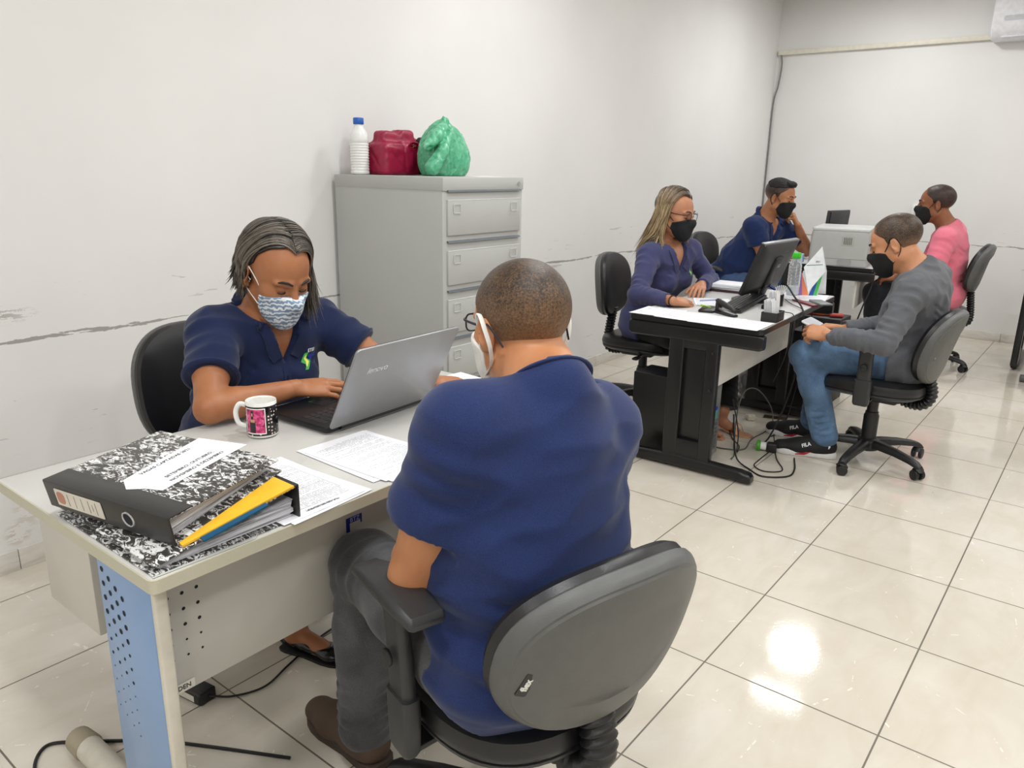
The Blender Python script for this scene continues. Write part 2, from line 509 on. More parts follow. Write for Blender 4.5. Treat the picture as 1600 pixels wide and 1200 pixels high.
def limb_folds(a, b, t0, t1, wl, amp, seed, rad=.16, twist=1.3):
    """folds running round a limb or trunk between t0 and t1 metres along a->b"""
    a = np.asarray(a, float); b = np.asarray(b, float); ax = nrm(b - a); rs = np.random.RandomState(seed)
    u = nrm(np.cross(ax, (.3, .5, .8))); v = np.cross(ax, u); ph = rs.uniform(0, 6.28, 4)
    p0 = a + ax * t0; p1 = a + ax * t1
    def fn(X, Y, Z):
        px, py, pz = X - a[0], Y - a[1], Z - a[2]
        t = px * ax[0] + py * ax[1] + pz * ax[2]; q = px * u[0] + py * u[1] + pz * u[2]; r = px * v[0] + py * v[1] + pz * v[2]
        an = np.arctan2(r, q); k = (t - t0) / (t1 - t0)
        env = np.clip(np.minimum(k, 1 - k) * 4, 0, 1) * (.55 + .45 * np.sin(2 * an + ph[3]))
        w = np.sin(2 * PI * t / wl + twist * np.sin(an + ph[0]) * 2 + .9 * np.sin(2 * an + ph[1]) + ph[2])
        w = np.where(w > 0, w, -((-w) ** .5) * .6)
        m = np.clip((rad - np.sqrt(q * q + r * r)) / .02, 0, 1)
        return (-amp * w * env * m).astype(np.float32)
    return ('fn', fn, np.minimum(p0, p1) - rad, np.maximum(p0, p1) + rad)
# ------------------------------------------------------------------ people
class Fr:
    """orthonormal frame: r = right, f = forward, u = up"""
    def __init__(self, o, f, u=(0, 0, 1)):
        self.o = V3(*o); self.f = nrm(f); u = np.asarray(u, float)
        self.r = nrm(np.cross(self.f, u)); self.u = np.cross(self.r, self.f)
    def p(self, a, b, c): return self.o + self.r * a + self.f * b + self.u * c
    def d(self, a, b, c): return self.r * a + self.f * b + self.u * c
    @property
    def R(self): return np.array([self.r, self.f, self.u])
    def local(self, V): return (V - self.o) @ self.R.T

def head_ops(H, s, nose=True, ears=True, fem=False):
    p = lambda a, b, c: H.p(a * s, b * s, c * s)
    R = H.R
    o = [('u', EL(p(0, -.014, .045), V3(.0755, .098, .082) * s, R), 0),
         ('u', EL(p(0, .022, .018), V3(.069, .074, .085) * s, R), .02 * s),
         ('u', EL(p(0, .030, -.045), V3(.055, .058, .066) * s, R), .03 * s),
         ('u', RC(p(-.047, .002, -.052), p(0, .070, -.096), .022 * s, .021 * s), .025 * s),
         ('u', RC(p(.047, .002, -.052), p(0, .070, -.096), .022 * s, .021 * s), .025 * s),
         ('u', EL(p(-.038, .058, -.02), V3(.025, .024, .022) * s, R), .02 * s),
         ('u', EL(p(.038, .058, -.02), V3(.025, .024, .022) * s, R), .02 * s)]
    # eye sockets, brow, lids
    for sd in (-1, 1):
        o += [('s', EL(p(sd * .031, .098, .007), V3(.017, .014, .010) * s, R), .014 * s),
              ('u', RC(p(sd * .014, .093, .026), p(sd * .048, .080, .024), .007 * s, .006 * s), .012 * s),
              ('u', EL(p(sd * .031, .079, .006), V3(.0125, .0105, .0095) * s, R), .004 * s)]
    if nose:
        o += [('u', RC(p(0, .094, .012), p(0, .112, -.026), .0075 * s, .0115 * s), .010 * s),
              ('u', EL(p(-.012, .100, -.030), V3(.008, .010, .007) * s, R), .006 * s),
              ('u', EL(p(.012, .100, -.030), V3(.008, .010, .007) * s, R), .006 * s),
              ('u', RC(p(-.018, .083, -.058), p(.018, .083, -.058), .0085 * s, .0085 * s, (H.f, .8)), .008 * s)]
    if ears:
        for sd in (-1, 1):
            er = np.array([nrm(H.d(sd * .88, -.48, 0)), nrm(H.d(sd * .46, .86, -.12)), nrm(H.d(0, -.1, 1))])
            o += [('u', EL(p(sd * .0795, -.008, -.002), V3(.0065, .0175, .031) * s, er), .006 * s),
                  ('s', EL(p(sd * .0875, -.003, .004), V3(.006, .0095, .018) * s, er), .004 * s),
                  ('u', EL(p(sd * .0775, -.001, -.026), V3(.006, .008, .009) * s, R), .005 * s)]
    return o

def scalp_ops(H, s, d):
    p = lambda a, b, c: H.p(a * s, b * s, c * s); R = H.R
    return [('u', EL(p(0, -.014, .045), V3(.0755, .098, .082) * s, R), 0),
            ('u', EL(p(0, .022, .018), V3(.069, .074, .085) * s, R), .02 * s), ('dil', d)]

def hand_ops(W, dirn, back, side, s=1.0, curl=None, spread=0.05, thumb=None, thumbcurl=(0.1, .3, .3)):
    """five-fingered hand. side=+1 thumb on local +x. curl = 4 x (mcp, pip, dip) in radians"""
    y = nrm(dirn); z = np.asarray(back, float); z = nrm(z - y * (z @ y)); x = np.cross(y, z)
    W = V3(*W); P = lambda a, b, c: W + (x * a + y * b + z * c) * s
    curl = curl or [(.25, .35, .2)] * 4
    R = np.array([x, y, z])
    o = [('u', EL(P(0, .048, -.001), V3(.037, .052, .0135) * s, R), .012 * s)]
    kx = [.029, .0095, -.0105, -.029]; ky = [.086, .090, .086, .078]; kz = [0, .004, .003, -.002]
    ph = [(.043, .026, .020), (.047, .030, .021), (.043, .027, .020), (.034, .020, .018)]
    rr = [(.0098, .0086, .0078, .0066), (.0100, .0088, .0078, .0066), (.0096, .0084, .0075, .0063), (.0086, .0075, .0068, .0057)]
    tips = []
    for i in range(4):
        K = P(side * kx[i], ky[i], kz[i] - .002)
        o.append(('u', RC(P(side * kx[i] * .55, .008, -.002), K, .0135 * s, .0112 * s), .010 * s))
        ang = 0; a = K; sp = -(i - 1.4) * spread * side
        for j in range(3):
            ang += curl[i][j]
            d = (y * math.cos(ang) - z * math.sin(ang)); d = nrm(d + x * sp * math.cos(ang) * (-1 if False else 1))
            b = a + d * ph[i][j] * s
            o.append(('u', RC(a, b, rr[i][j] * s, rr[i][j + 1] * s), .0035 * s)); a = b
        tips.append((a, d))
    td = nrm(thumb if thumb is not None else (.72, .68, -.28)); td = x * td[0] * side + y * td[1] + z * td[2]
    a = P(side * .018, .018, -.006); lens = (.040, .033, .026); tr = (.0135, .0108, .0095, .0078)
    inward = nrm(y * .7 - x * side * .7 - z * .15)
    d = td
    for j in range(3):
        d = nrm(d + inward * thumbcurl[j]); b = a + d * lens[j] * s
        o.append(('u', RC(a, b, tr[j] * s, tr[j + 1] * s), (.012 if j == 0 else .0035) * s)); a = b
    tips.append((a, d))
    return o, tips

def person(name, label, J, sp):
    """J joints in metres; sp: settings"""
    J = {k: V3(*v) for k, v in J.items()}
    s = sp.get('s', 1.0); fem = sp.get('fem', False)
    base = V3(J['P'][0], J['P'][1], 0)
    root = thing(name, label, 'person', tuple(base))
    root['category'] = 'person'
    up = nrm(J['C7'] - J['P'])
    B = Fr(J['P'], np.cross(up, nrm(J['RS'] - J['LS'])), up)
    if B.f @ np.asarray(sp['face']) < 0: B = Fr(J['P'], -B.f, up)
    L = np.linalg.norm(J['C7'] - J['P'])
    H = Fr(J['HD'], sp['face'], sp.get('hup', (0, 0, 1)))
    hs = sp.get('hs', 1.0) * s
    w = sp.get('w', 1.0) * s; belly = sp.get('belly', 0.0)
    skin = sp['skin']
    shr = nrm(J['RS'] - J['LS']); shc = (J['LS'] + J['RS']) / 2
    SF = Fr(shc, np.cross(up, shr), up)
    chestc = J['P'] * .30 + shc * .70
    # --- shared volumes
    def torso(d=0.0, loose=0.0):
        q = [('u', EL(B.p(0, 0, .02), V3(.168 * w + d, .120 * w + d, .115 + d), B.R), 0),
             ('u', EL(B.p(0, .012 + belly * .5, L * .36), V3(.142 * w + d + belly * .6 + loose, .105 * w + d + belly + loose, .16 + d), B.R), .06),
             ('u', EL(chestc + up * .02, V3(.152 * w + d, .108 * w + d + loose * .5, .165 + d), SF.R), .07),
             ('u', RC(shc - shr * .10 * w - up * .02 - B.f * .005, shc + shr * .10 * w - up * .02 - B.f * .005, .078 * s + d, .078 * s + d, (SF.f, .95)), .05)]
        for n in 'LR':
            q.append(('u', RC(J['C7'] - up * .05 + B.f * .02, J[n + 'S'], .062 * s + d, .056 * w + d), .035))
        q.append(('u', RC(J['C7'] - up * .015, J['C7'] - up * .085, .048 * s + d, .085 * s + d), .04))
        if fem:
            for sd in (-1, 1):
                q.append(('u', EL(chestc + SF.r * sd * .072 + SF.f * .078 + up * sp.get('bz', .0), V3(.066, .058, .064) * sp.get('bust', 1) + d, SF.R), .045))
        return q
    ar = sp.get('arm', 1.0) * s
    def arm(n, d=0.0, wrist=True):
        S, E, Wr = J[n + 'S'], J[n + 'E'], J[n + 'W']
        q = [('u', RC(S, S * .45 + E * .55, .054 * ar + d, .046 * ar + d), .03),
             ('u', RC(S * .45 + E * .55, E, .046 * ar + d, .038 * ar + d), .02),
             ('u', RC(E, E * .7 + Wr * .3, .037 * ar + d, .0395 * ar + d), .015),
             ('u', RC(E * .7 + Wr * .3, Wr, .0395 * ar + d, .0245 * ar + d), .015)]
        return q
    lg = sp.get('leg', 1.0) * s
    def leg(n, d=0.0, dk=0.0, da=0.0):
        Hh, K, A = J[n + 'H'], J[n + 'K'], J[n + 'A']
        back = nrm(np.cross(nrm(K - A), B.r)); 
        if back @ nrm(K - Hh) > 0: back = -back
        q = [('u', RC(Hh, Hh * .45 + K * .55, .092 * lg + d, .076 * lg + d), .04),
             ('u', RC(Hh * .45 + K * .55, K, .076 * lg + d, .058 * lg + d + dk), .03),
             ('u', RC(K, K * .62 + A * .38 + back * .012, .055 * lg + d + dk, .056 * lg + d + dk), .03),
             ('u', RC(K * .62 + A * .38 + back * .012, A, .056 * lg + d + dk, .037 * lg + d + da), .03)]
        return q
    nk_top = H.p(0, -.022 * hs, -.055 * hs); nk_r = sp.get('neck', .056) * s
    neckb = J['C7'] + B.f * .018 * s - up * .03
    neck = [('u', RC(neckb, nk_top, nk_r * 1.06, nk_r), .03)]
    # --- body (one mesh: head, neck, torso, arms, hands, legs)
    ops = torso(-.006) + neck
    hop = head_ops(H, hs, fem=fem)
    hop = [('u', hop[0][1], .02)] + hop[1:]
    if sp.get('nape'):
        for zz_ in (-.062, -.085): hop.append(crease(H.p(-.05, -.085 * hs, zz_), H.p(.05, -.085 * hs, zz_ + .006), .005, .005))
        hop.insert(3, ('u', EL(H.p(0, -.062 * hs, -.055 * hs), V3(.058, .032, .035) * hs, H.R), .03))
    ops += hop
    for n in 'LR': ops += arm(n)
    for n in 'LR': ops += leg(n, -.004)
    for n in 'LR':
        A, T = J[n + 'A'], J[n + 'T']; fd = nrm(V3(*(T - A)[:2], 0)); heel = V3(A[0], A[1], .050) - fd * .005
        J[n + 'F'] = fd; J[n + 'heel'] = heel
        ops += [('u', RC(A, heel, .034 * s, .026 * s), .02), ('u', RC(V3(A[0], A[1], .055), V3(T[0], T[1], .034) - fd * .04, .028 * s, .024 * s, None), .02),
                ('u', RC(V3(T[0], T[1], .030) - fd * .05, V3(T[0], T[1], .026) + fd * .01, .026 * s, .018 * s, ((0, 0, 1), .65)), .02)]
    fine = []
    hd_lo = H.o - .135 * hs; hd_hi = H.o + .135 * hs
    fine.append((hd_lo, hd_hi, sp.get('hh', .0035)))
    tips = {}
    for n, side in (('L', 1), ('R', -1)):
        hp = sp['hand' + n]
        q, tp = hand_ops(J[n + 'W'], hp['dir'], hp['back'], side, s * (.95 if fem else 1.0), hp.get('curl'), hp.get('spread', .05), hp.get('thumb'), hp.get('tc', (.1, .3, .3)))
        ops += q; tips[n] = tp
        lo, hi = bounds(q, .012); fine.append((lo, hi, sp.get('hf', .0028)))
    body = implicit('body', ops, sp.get('bh', .010), skin, root, fine=fine)
    # --- shirt
    sh = sp['shirt']; sd_ = sh.get('d', .012)
    so = torso(sd_, sh.get('loose', 0.0)); bands = []
    so.append(('u', EL(B.p(0, .0, .01), V3(.166 * w + sd_, .124 * w + sd_, .18), B.R), .04))
    for n in 'LR':
        S, E, Wr = J[n + 'S'], J[n + 'E'], J[n + 'W']
        cut = sh['cut']
        if cut <= 1:       # short sleeve ends on the upper arm
            c = S * (1 - cut) + E * cut; dd = nrm(E - S)
            r1 = .054 * ar + sd_ + .004; r2 = sh.get('flare', .060) * ar
            so.append(('u', RC(S, c + dd * .03, r1, r2, None, [(c, dd)]), .03))
            bands.append((c, dd, r2, n))
        else:
            c = E * (2 - cut) + Wr * (cut - 1); dd = nrm(Wr - E)
            so.append(('u', RC(S, E, .054 * ar + sd_, .041 * ar + sd_), .03))
            so.append(('u', RC(E, c + dd * .02, .041 * ar + sd_, .028 * ar + sd_, None, [(c, dd)]), .02))
            so.append(('s', RC(c - dd * .03, c + dd * .03, .026 * ar + sd_, .026 * ar + sd_, None, [(c - dd * .010, -dd), (c + dd * .004, dd)]), .002))
    for n in 'LR':
        fw_ = nrm(J[n + 'K'] - J[n + 'H'])
        so.append(('u', RC(J[n + 'H'] - fw_ * .02, J[n + 'H'] + fw_ * .14, .092 * lg + .022, .092 * lg + .018, None, [(J[n + 'H'] + fw_ * sh.get('lap', .05), fw_)]), .02))
    fa = sh.get('fold', 1.0); sdd = sp.get('seed', 1)
    so.append(limb_folds(J['P'] - up * .12, J['C7'], .02, .36, .085, .0048 * fa, sdd, .30, 1.6))
    so.append(limb_folds(J['P'] - up * .12, J['C7'], .26, .58, .12, .0036 * fa, sdd + 7, .30, 2.4))
    for i_, n in enumerate('LR'):
        S, E, Wr = J[n + 'S'], J[n + 'E'], J[n + 'W']; le = np.linalg.norm(E - S)
        so.append(limb_folds(S, E, -.02, .15, .05, .0036 * fa, sdd + 11 + i_, .10))
        if sh['cut'] > 1:
            so.append(limb_folds(S, E, le - .13, le + .03, .038, .0040 * fa, sdd + 13 + i_, .085))
            so.append(limb_folds(E, Wr, .0, .13, .036, .0038 * fa, sdd + 15 + i_, .075)); so.append(limb_folds(E, Wr, .13, .26, .03, .0022 * fa, sdd + 17 + i_, .07))
    for e in sh.get('extra', []): so.append(e)
    so.append(wrinkle(sp.get('seed', 1), sh.get('wr', .0022), sh.get('wl', .11), sh.get('an', (1, 1, 1))))
    # gathered folds where the arm leaves the body and across the waist
    for n in 'LR':
        S, E = J[n + 'S'], J[n + 'E']; c = chestc
        inn = nrm(shc - S)
        for k in range(4):
            q0 = S + inn * .03 - up * (.05 + .018 * k); q1 = c + (S - c) * .25 - up * (.02 + .045 * k)
            for ff in (-1, 1):
                so.append(crease(q0 + B.f * ff * .085, q1 + B.f * ff * .115, .011, .009))
    for k in range(sh.get('waist', 4)):
        z0 = .03 + .035 * k
        for ff in (-1, 1):
            so.append(crease(B.p((-.17 + .05 * (k % 2)) * w, ff * .10, z0), B.p((.10 + .05 * (k % 3)) * w, ff * .135, z0 + .04 * ((k % 3) - 1)), .011, .010))
    for cr in sh.get('creases', []): so.append(crease(*cr))
    hem = sh.get('hem', -.045)
    so.append(('plane', B.p(0, 0, hem), -up + B.f * sh.get('hemtilt', 0), .006))
    if sh.get('ride'):   # cloth follows the lap
        pass
    nb = J['C7'] + up * sh.get('ntop', .018)
    na = nrm(nk_top - neckb); nn_ = nrm(na + B.f * sh.get('nslope', .55)); c0 = neckb + na * sh.get('nh', .034)
    J['c0'] = c0; J['nn'] = nn_
    so.append(('s', RC(neckb, nk_top + na * .1, sh.get('nrad', .105) * s, sh.get('nrad', .105) * s, None, [(c0, -nn_)]), .010))
    so.append(('s', RC(neckb, nk_top, nk_r * 1.06 + sh.get('ngap', .006), nk_r + sh.get('ngap', .006), None, [(c0 - na * .016, -na)]), .004))
    if sh.get('vneck'):
        zb = (neckb - shc) @ up + .01 - sh['vneck']; J['zb'] = zb
        def vfn(X, Y, Z, o=shc, r=SF.r, f=SF.f, u=up, zb=zb):
            px, py, pz = X - o[0], Y - o[1], Z - o[2]
            a = np.abs(px * r[0] + py * r[1] + pz * r[2]); q = px * f[0] + py * f[1] + pz * f[2]; z = px * u[0] + py * u[1] + pz * u[2]
            return np.maximum(np.maximum((a - (z - zb) * .42) * .92, .02 - q), z - zb - sh['vneck'] - .06)
        so.append(('s', Prim(vfn, shc - .25, shc + .25), .003))
    so.append(('s', EL(H.o, V3(.1, .12, .14) * hs * .8, H.R), 0)) if False else None
    so = [x for x in so if x]
    shirt = implicit('shirt', so, sh.get('h', .007), sh['mat'], root)
    for (c, dd, r2, n) in bands:
        fr = Fr(c, np.cross(dd, B.u), dd); b = MB()
        b.tube([fr.p(math.cos(a) * (r2 - .0005), math.sin(a) * (r2 - .0005), -.005) - base for a in [k * PI / 20 for k in range(40)]], sh.get('band', .0075), 10, (.5, 1.0), closed=True); obj('sleeve_band', b, sh['mat'], root)
    # --- trousers
    tr = sp['pants']
    to = [('u', EL(B.p(0, .0, .01), V3(.172 * w + .006, .126 * w + .006, .125), B.R, [(B.p(0, 0, .10), up)]), 0)]
    for n in 'LR': to += leg(n, tr.get('d', .010), tr.get('dk', .004), tr.get('da', .016))
    to.append(wrinkle(sp.get('seed', 1) + 50, tr.get('wr', .002), .09))
    for n in 'LR':
        Hh, K, A = J[n + 'H'], J[n + 'K'], J[n + 'A']; fw = nrm(K - Hh); dn = nrm(A - K)
        side = nrm(np.cross(fw, dn)); lk = np.linalg.norm(A - K); lh = np.linalg.norm(K - Hh); sd2 = sp.get('seed', 1) + (60 if n == 'L' else 70); fp = tr.get('fold', 1.0)
        to.append(limb_folds(K, A, lk - .20, lk + .04, .036, .0042 * fp, sd2, .11)); to.append(limb_folds(K, A, -.02, .14, .05, .0046 * fp, sd2 + 1, .11))
        to.append(limb_folds(Hh, K, lh - .13, lh + .03, .045, .0040 * fp, sd2 + 2, .13)); to.append(limb_folds(Hh, K, .02, .22, .06, .0046 * fp, sd2 + 3, .14))
        for k in range(4):     # folds behind the knee and at the hip
            c0 = K - fw * (.03 + .02 * k) + dn * (.045); 
            to.append(crease(c0 + side * .07, c0 - side * .07 + dn * .02, .009, .010))
            c1 = Hh + fw * (.03 + .035 * k) + up * .08
            to.append(crease(c1 + side * .08, c1 - side * .08 + fw * .03, .010, .009))
        for k in range(5):     # stacked cloth above the shoe
            c2 = A - dn * (.02 + .032 * k)
            for ff in (-1, 1): to.append(crease(c2 + side * .06 * ff + fw * .02, c2 - side * .05 * ff + fw * .05 - dn * .015, .009, .008))
            to.append(crease(c2 + side * .06 - fw * .05, c2 + side * .06 + fw * .05 + dn * .012, .009, .008))
            to.append(crease(c2 - side * .06 - fw * .05, c2 - side * .06 + fw * .05 + dn * .012, .009, .008))
        cutp = A + dn * tr.get('len', .02)
        to.append(('s', RC(cutp + dn * .04, cutp + dn * .05, .13, .13, None, [(cutp, -dn)]), .0))
    pass
    trousers = implicit('trousers', to, tr.get('h', .008), tr['mat'], root)
    return root, B, H, SF, J, hs, body, shirt, tips, nk_r, neckb, nk_top, trousers

def project(me_obj, src, direction, off=0.0012, dist=0.4):
    """press the vertices of me_obj onto the surface of src along direction"""
    me = src.data; n = len(me.vertices); co = np.empty(n * 3, dtype=np.float32); me.vertices.foreach_get('co', co); co = co.reshape(-1, 3)
    tree = BVHTree.FromPolygons([tuple(c) for c in co], [tuple(p.vertices) for p in me.polygons])
    d = Vector(direction).normalized()
    for v in me_obj.data.vertices:
        hit = tree.ray_cast(v.co - d * .15, d, dist)
        if hit[0] is not None: v.co = hit[0] - d * off
    me_obj.data.update()
def subdivide(me, cuts=2):
    b = bmesh.new(); b.from_mesh(me); bmesh.ops.triangulate(b, faces=b.faces[:])
    for _ in range(cuts):
        es = [e for e in b.edges if e.calc_length() > .006]
        if not es: break
        bmesh.ops.subdivide_edges(b, edges=es, cuts=1)
    b.to_mesh(me); b.free()

def local_frame(H, root):
    """matrix from head-local metres to root-local"""
    m = Matrix(((H.r[0], H.f[0], H.u[0]), (H.r[1], H.f[1], H.u[1]), (H.r[2], H.f[2], H.u[2]))).to_4x4()
    m.translation = Vector(H.o - np.array(root.location)); return m

def brows_eyes(H, s, root, browmat, lashmat):
    m = local_frame(H, root)
    for sd in (-1, 1):
        b = MB(); b.tube([(sd * .013 * s, .1005 * s, .026 * s), (sd * .026 * s, .0985 * s, .033 * s), (sd * .040 * s, .0905 * s, .033 * s), (sd * .051 * s, .080 * s, .026 * s)],
                         [.0026 * s, .0036 * s, .0032 * s, .0012 * s], 8, (1, 1))
        for i, v in enumerate(b.v): b.v[i] = tuple(m @ Vector(v))
        obj('eyebrow', b, browmat, root)
        b = MB(); pts = []
        for k in range(9):
            a = -1 + 2 * k / 8
            pts.append((sd * (.031 + .0135 * a) * s, (.0912 - .006 * a * a) * s, (-.0010 - .0025 * (1 - a * a)) * s))
        b.tube(pts, [.0006 * s] + [.0018 * s] * 7 + [.0006 * s], 6)
        for i, v in enumerate(b.v): b.v[i] = tuple(m @ Vector(v))
        obj('eyelashes', b, lashmat, root)

def face_mask(H, s, root, mat, poly, d=.0045, bulge=.020, h=.003, holes=None, slots=()):
    o = head_ops(H, s, ears=False)
    p = lambda a, b, c: H.p(a * s, b * s, c * s)
    if bulge:
        o += [('u', RC(p(0, .098, -.024), p(0, .086, -.088), bulge * s, bulge * s), .03 * s),
              ('u', EL(p(0, .060, -.060), V3(.052, .048, .050) * s, H.R), .02 * s)]
    o.append(('dil', d))
    o.append(('poly', H.o, H.f, H.u, [(a * s, b * s) for a, b in poly]))
    for q in slots: o.append(q)
    lo, hi = H.o - .15 * s, H.o + .15 * s
    return implicit('face_mask', o, h, mat, root, lo, hi)

def loops(H, s, root, mat, parent, pts_list, r=.0015, flat=None):
    m = local_frame(H, root)
    for pts in pts_list:
        b = MB(); b.tube(spline([tuple(x * s for x in q) for q in pts], 6), r, 8, flat)
        for i, v in enumerate(b.v): b.v[i] = tuple(m @ Vector(v))
        obj('ear_loop', b, mat, parent)

def glasses(H, s, root, frame_mat, lens_mat, round_=False, w=.050, h=.032, z=.004, r=.0018, ear=-.012):
    m = local_frame(H, root)
    g = bpy.data.objects.new('glasses', None); COL.objects.link(g); g.parent = root; g.matrix_local = m
    y = .108 * s
    for sd in (-1, 1):
        cx = sd * .033 * s
        ol = [(cx + a * s, b * s) for a, b in rrect(w, h, (.0159 if round_ else .010), 6)]
        pts = [(a, y - abs(a - cx) * .18 - .0, b + z * s) for a, b in ol]
        b = MB(); b.tube(pts, r, 8, closed=True); obj('rim', b, frame_mat, g)
        b = MB(); b.add(pts, [list(range(len(pts)))], False); obj('lens', b, lens_mat, g)
        b = MB(); x0 = cx + sd * w * s / 2
        b.tube(spline([(x0, y - .004, (z + h * .25) * s), (sd * .070 * s, y - .022 * s, (z + h * .25) * s), (sd * .0755 * s, .03 * s, .014 * s), (sd * .0795 * s, ear * s, .018 * s), (sd * .0765 * s, (ear - .022) * s, .004 * s), (sd * .070 * s, (ear - .040) * s, -.020 * s)], 6), r * 1.15, 8, (.7, 1.3))
        obj('temple', b, frame_mat, g)
    b = MB(); b.tube(spline([(-.009 * s, y + .0, z * s + .004), (0, y + .003, z * s + .007), (.009 * s, y, z * s + .004)], 4), r, 8); obj('bridge', b, frame_mat, g)
    return g

def strands(name, paths, width, mat, parent, vals, thick=.45, n=5, root_dark=1.0):
    VV = []; FF = []; D = []; base = np.array(parent.location); o = 0
    ca = [(math.cos(2 * PI * j / n), math.sin(2 * PI * j / n)) for j in range(n)]
    for P, val in zip(paths, vals):
        P = np.asarray(P); m = len(P); T = np.gradient(P, axis=0); T /= np.linalg.norm(T, axis=1)[:, None] + 1e-9
        ref = np.array([0.3, 0.2, 1.0]); U = np.cross(T, ref); U /= np.linalg.norm(U, axis=1)[:, None] + 1e-9; Wd = np.cross(T, U)
        tt = np.linspace(0, 1, m); w = width * np.minimum(1, np.minimum(tt * 8 + .35, (1 - tt) * 4 + .12))
        for c, s_ in ca: VV.append(P + U * (w * c)[:, None] + Wd * (w * s_ * thick)[:, None])
        # vertex order: ring-major needed -> build index by (j*m+i)
        for j in range(n):
            k = (j + 1) % n
            i = np.arange(m - 1)
            FF.append(np.stack([o + j * m + i, o + k * m + i, o + k * m + i + 1, o + j * m + i + 1], 1))
        D.append(np.tile(val * (root_dark + (1 - root_dark) * np.clip(tt * 1.8, 0, 1)), n)); o += n * m
    V = np.concatenate(VV); F = np.concatenate(FF); me = mesh_from(name, V - base, F)
    at = me.attributes.new('dens', 'FLOAT', 'POINT'); at.data.foreach_set('value', np.concatenate(D).astype(np.float32))
    return link(name, me, mat, parent, sharp=None)

def polo_collar(root, J, B, neckb, nk_top, nk_r, mat, gap=34, flare=.028, tip=.030, stand=.026, tilt=.42, lift=.030):
    ax = nrm(J['nn'] * .8 + nrm(nk_top - neckb) * .4)
    o = J['c0'] - ax * .004; fr = Fr(o, np.cross(ax, B.r) * (1 if np.cross(ax, B.r) @ B.f > 0 else -1), ax)
    rings = [[] for _ in range(6)]; n = 40
    for k in range(n + 1):
        a = math.radians(gap / 2 + (360 - gap) * k / n); sx, fy = math.sin(a), math.cos(a)
        fr_ = max(0, fy); dip = -.016 * fr_ ** 1.5
        e = .0 if 2 < k < n - 2 else .006
        ri = nk_r + .010; ro = nk_r + .010 + flare + fr_ * .010
        P = lambda r, z: fr.p(sx * r, fy * r * 1.12, z + dip)
        tp = tip * (.55 + .75 * fr_ ** 2)
        rings[0].append(P(ri - .001, -.006)); rings[1].append(P(ri, stand)); rings[2].append(P(ri + .004, stand + .004))
        rings[3].append(P(ro, stand - tp)); rings[4].append(P(ro - .002, stand - tp - .003)); rings[5].append(P(ri + .004, stand - .003))
    V = [p - np.array(root.location) for r in rings for p in r]; F = []; m = n + 1
    for i in range(6):
        ii = (i + 1) % 6
        for k in range(n): F.append([i * m + k, i * m + k + 1, ii * m + k + 1, ii * m + k])
    F.append([i * m for i in range(6)]); F.append([i * m + n for i in range(6)][::-1])
    shirt_o = [c for c in root.children if c.name.startswith('shirt')][0]; me = shirt_o.data; nv = len(me.vertices)
    co = np.empty(nv * 3, dtype=np.float32); me.vertices.foreach_get('co', co); co = co.reshape(-1, 3)
    tree = BVHTree.FromPolygons([tuple(c) for c in co], [tuple(p.vertices) for p in me.polygons]); offs = [0, .003, .005, .008, .004, .002]; V2 = []
    for i, p in enumerate(V):
        q = Vector(p); loc, nor, _, dist = tree.find_nearest(q); need = offs[i // m]
        if loc is not None and need > 0 and (q - loc).dot(nor) < need and dist < .06: q = loc + nor * need
        V2.append(tuple(q))
    b = MB(); b.add(V2, F, True); return obj('collar', b, mat, root, sharp=60)

def collar_flaps(root, SF, J, mat, drop=.05, wide=.040):
    """two turned-down collar leaves lying on the shirt either side of the neck opening"""
    so = [c for c in root.children if c.name.startswith('shirt')][0]; me = so.data; nv = len(me.vertices)
    co = np.empty(nv * 3, dtype=np.float32); me.vertices.foreach_get('co', co); co = co.reshape(-1, 3)
    tree = BVHTree.FromPolygons([tuple(c) for c in co], [tuple(p.vertices) for p in me.polygons]); base = np.array(root.location); zb = J['zb']
    for sd in (-1, 1):
        inner = [(.010, zb + .030), (.022, zb + .055), (.036, zb + .085), (.050, zb + .112), (.060, zb + .132)]
        outer = [(.046, zb + .030 - drop * .5), (.062, zb + .045 - drop * .2), (.036 + wide, zb + .085), (.050 + wide, zb + .110), (.062 + wide * .8, zb + .126)]
        L0 = spline([(a, b, 0) for a, b in inner], 4); L1 = spline([(a, b, 0) for a, b in outer], 4); n = len(L0); m_ = 7; top = []; bot = []
        for i in range(n):
            for j in range(m_):
                q = L0[i].lerp(L1[i], j / (m_ - 1)); P = SF.p(sd * q.x, .25, q.y) - base
                h = tree.ray_cast(Vector(P), Vector(-SF.f), .4)
                w_ = h[0] if h[0] is not None else Vector(P - SF.f * .2)
                if h[0] is not None and i and (h[0] - Vector(P)).dot(Vector(-SF.f)) > .30: w_ = top[-1]
                top.append(w_ + Vector(SF.f) * .0065); bot.append(w_ + Vector(SF.f) * .0005)
        V = top + bot; N = len(top); F = []
        for i in range(n - 1):
            for j in range(m_ - 1):
                a = i * m_ + j; F.append([a, a + 1, a + m_ + 1, a + m_]); F.append([N + a, N + a + m_, N + a + m_ + 1, N + a + 1])
        bd = [j for j in range(m_)] + [i * m_ + m_ - 1 for i in range(1, n)] + [(n - 1) * m_ + j for j in range(m_ - 2, -1, -1)] + [i * m_ for i in range(n - 2, 0, -1)]
        for k in range(len(bd)): a, b_ = bd[k], bd[(k + 1) % len(bd)]; F.append([a, N + a, N + b_, b_])
        b = MB(); b.add(V, F, True); o = obj('collar_leaf', b, mat, root, sharp=60)
        bm_ = bmesh.new(); bm_.from_mesh(o.data); bmesh.ops.recalc_face_normals(bm_, faces=bm_.faces); bm_.to_mesh(o.data); bm_.free()

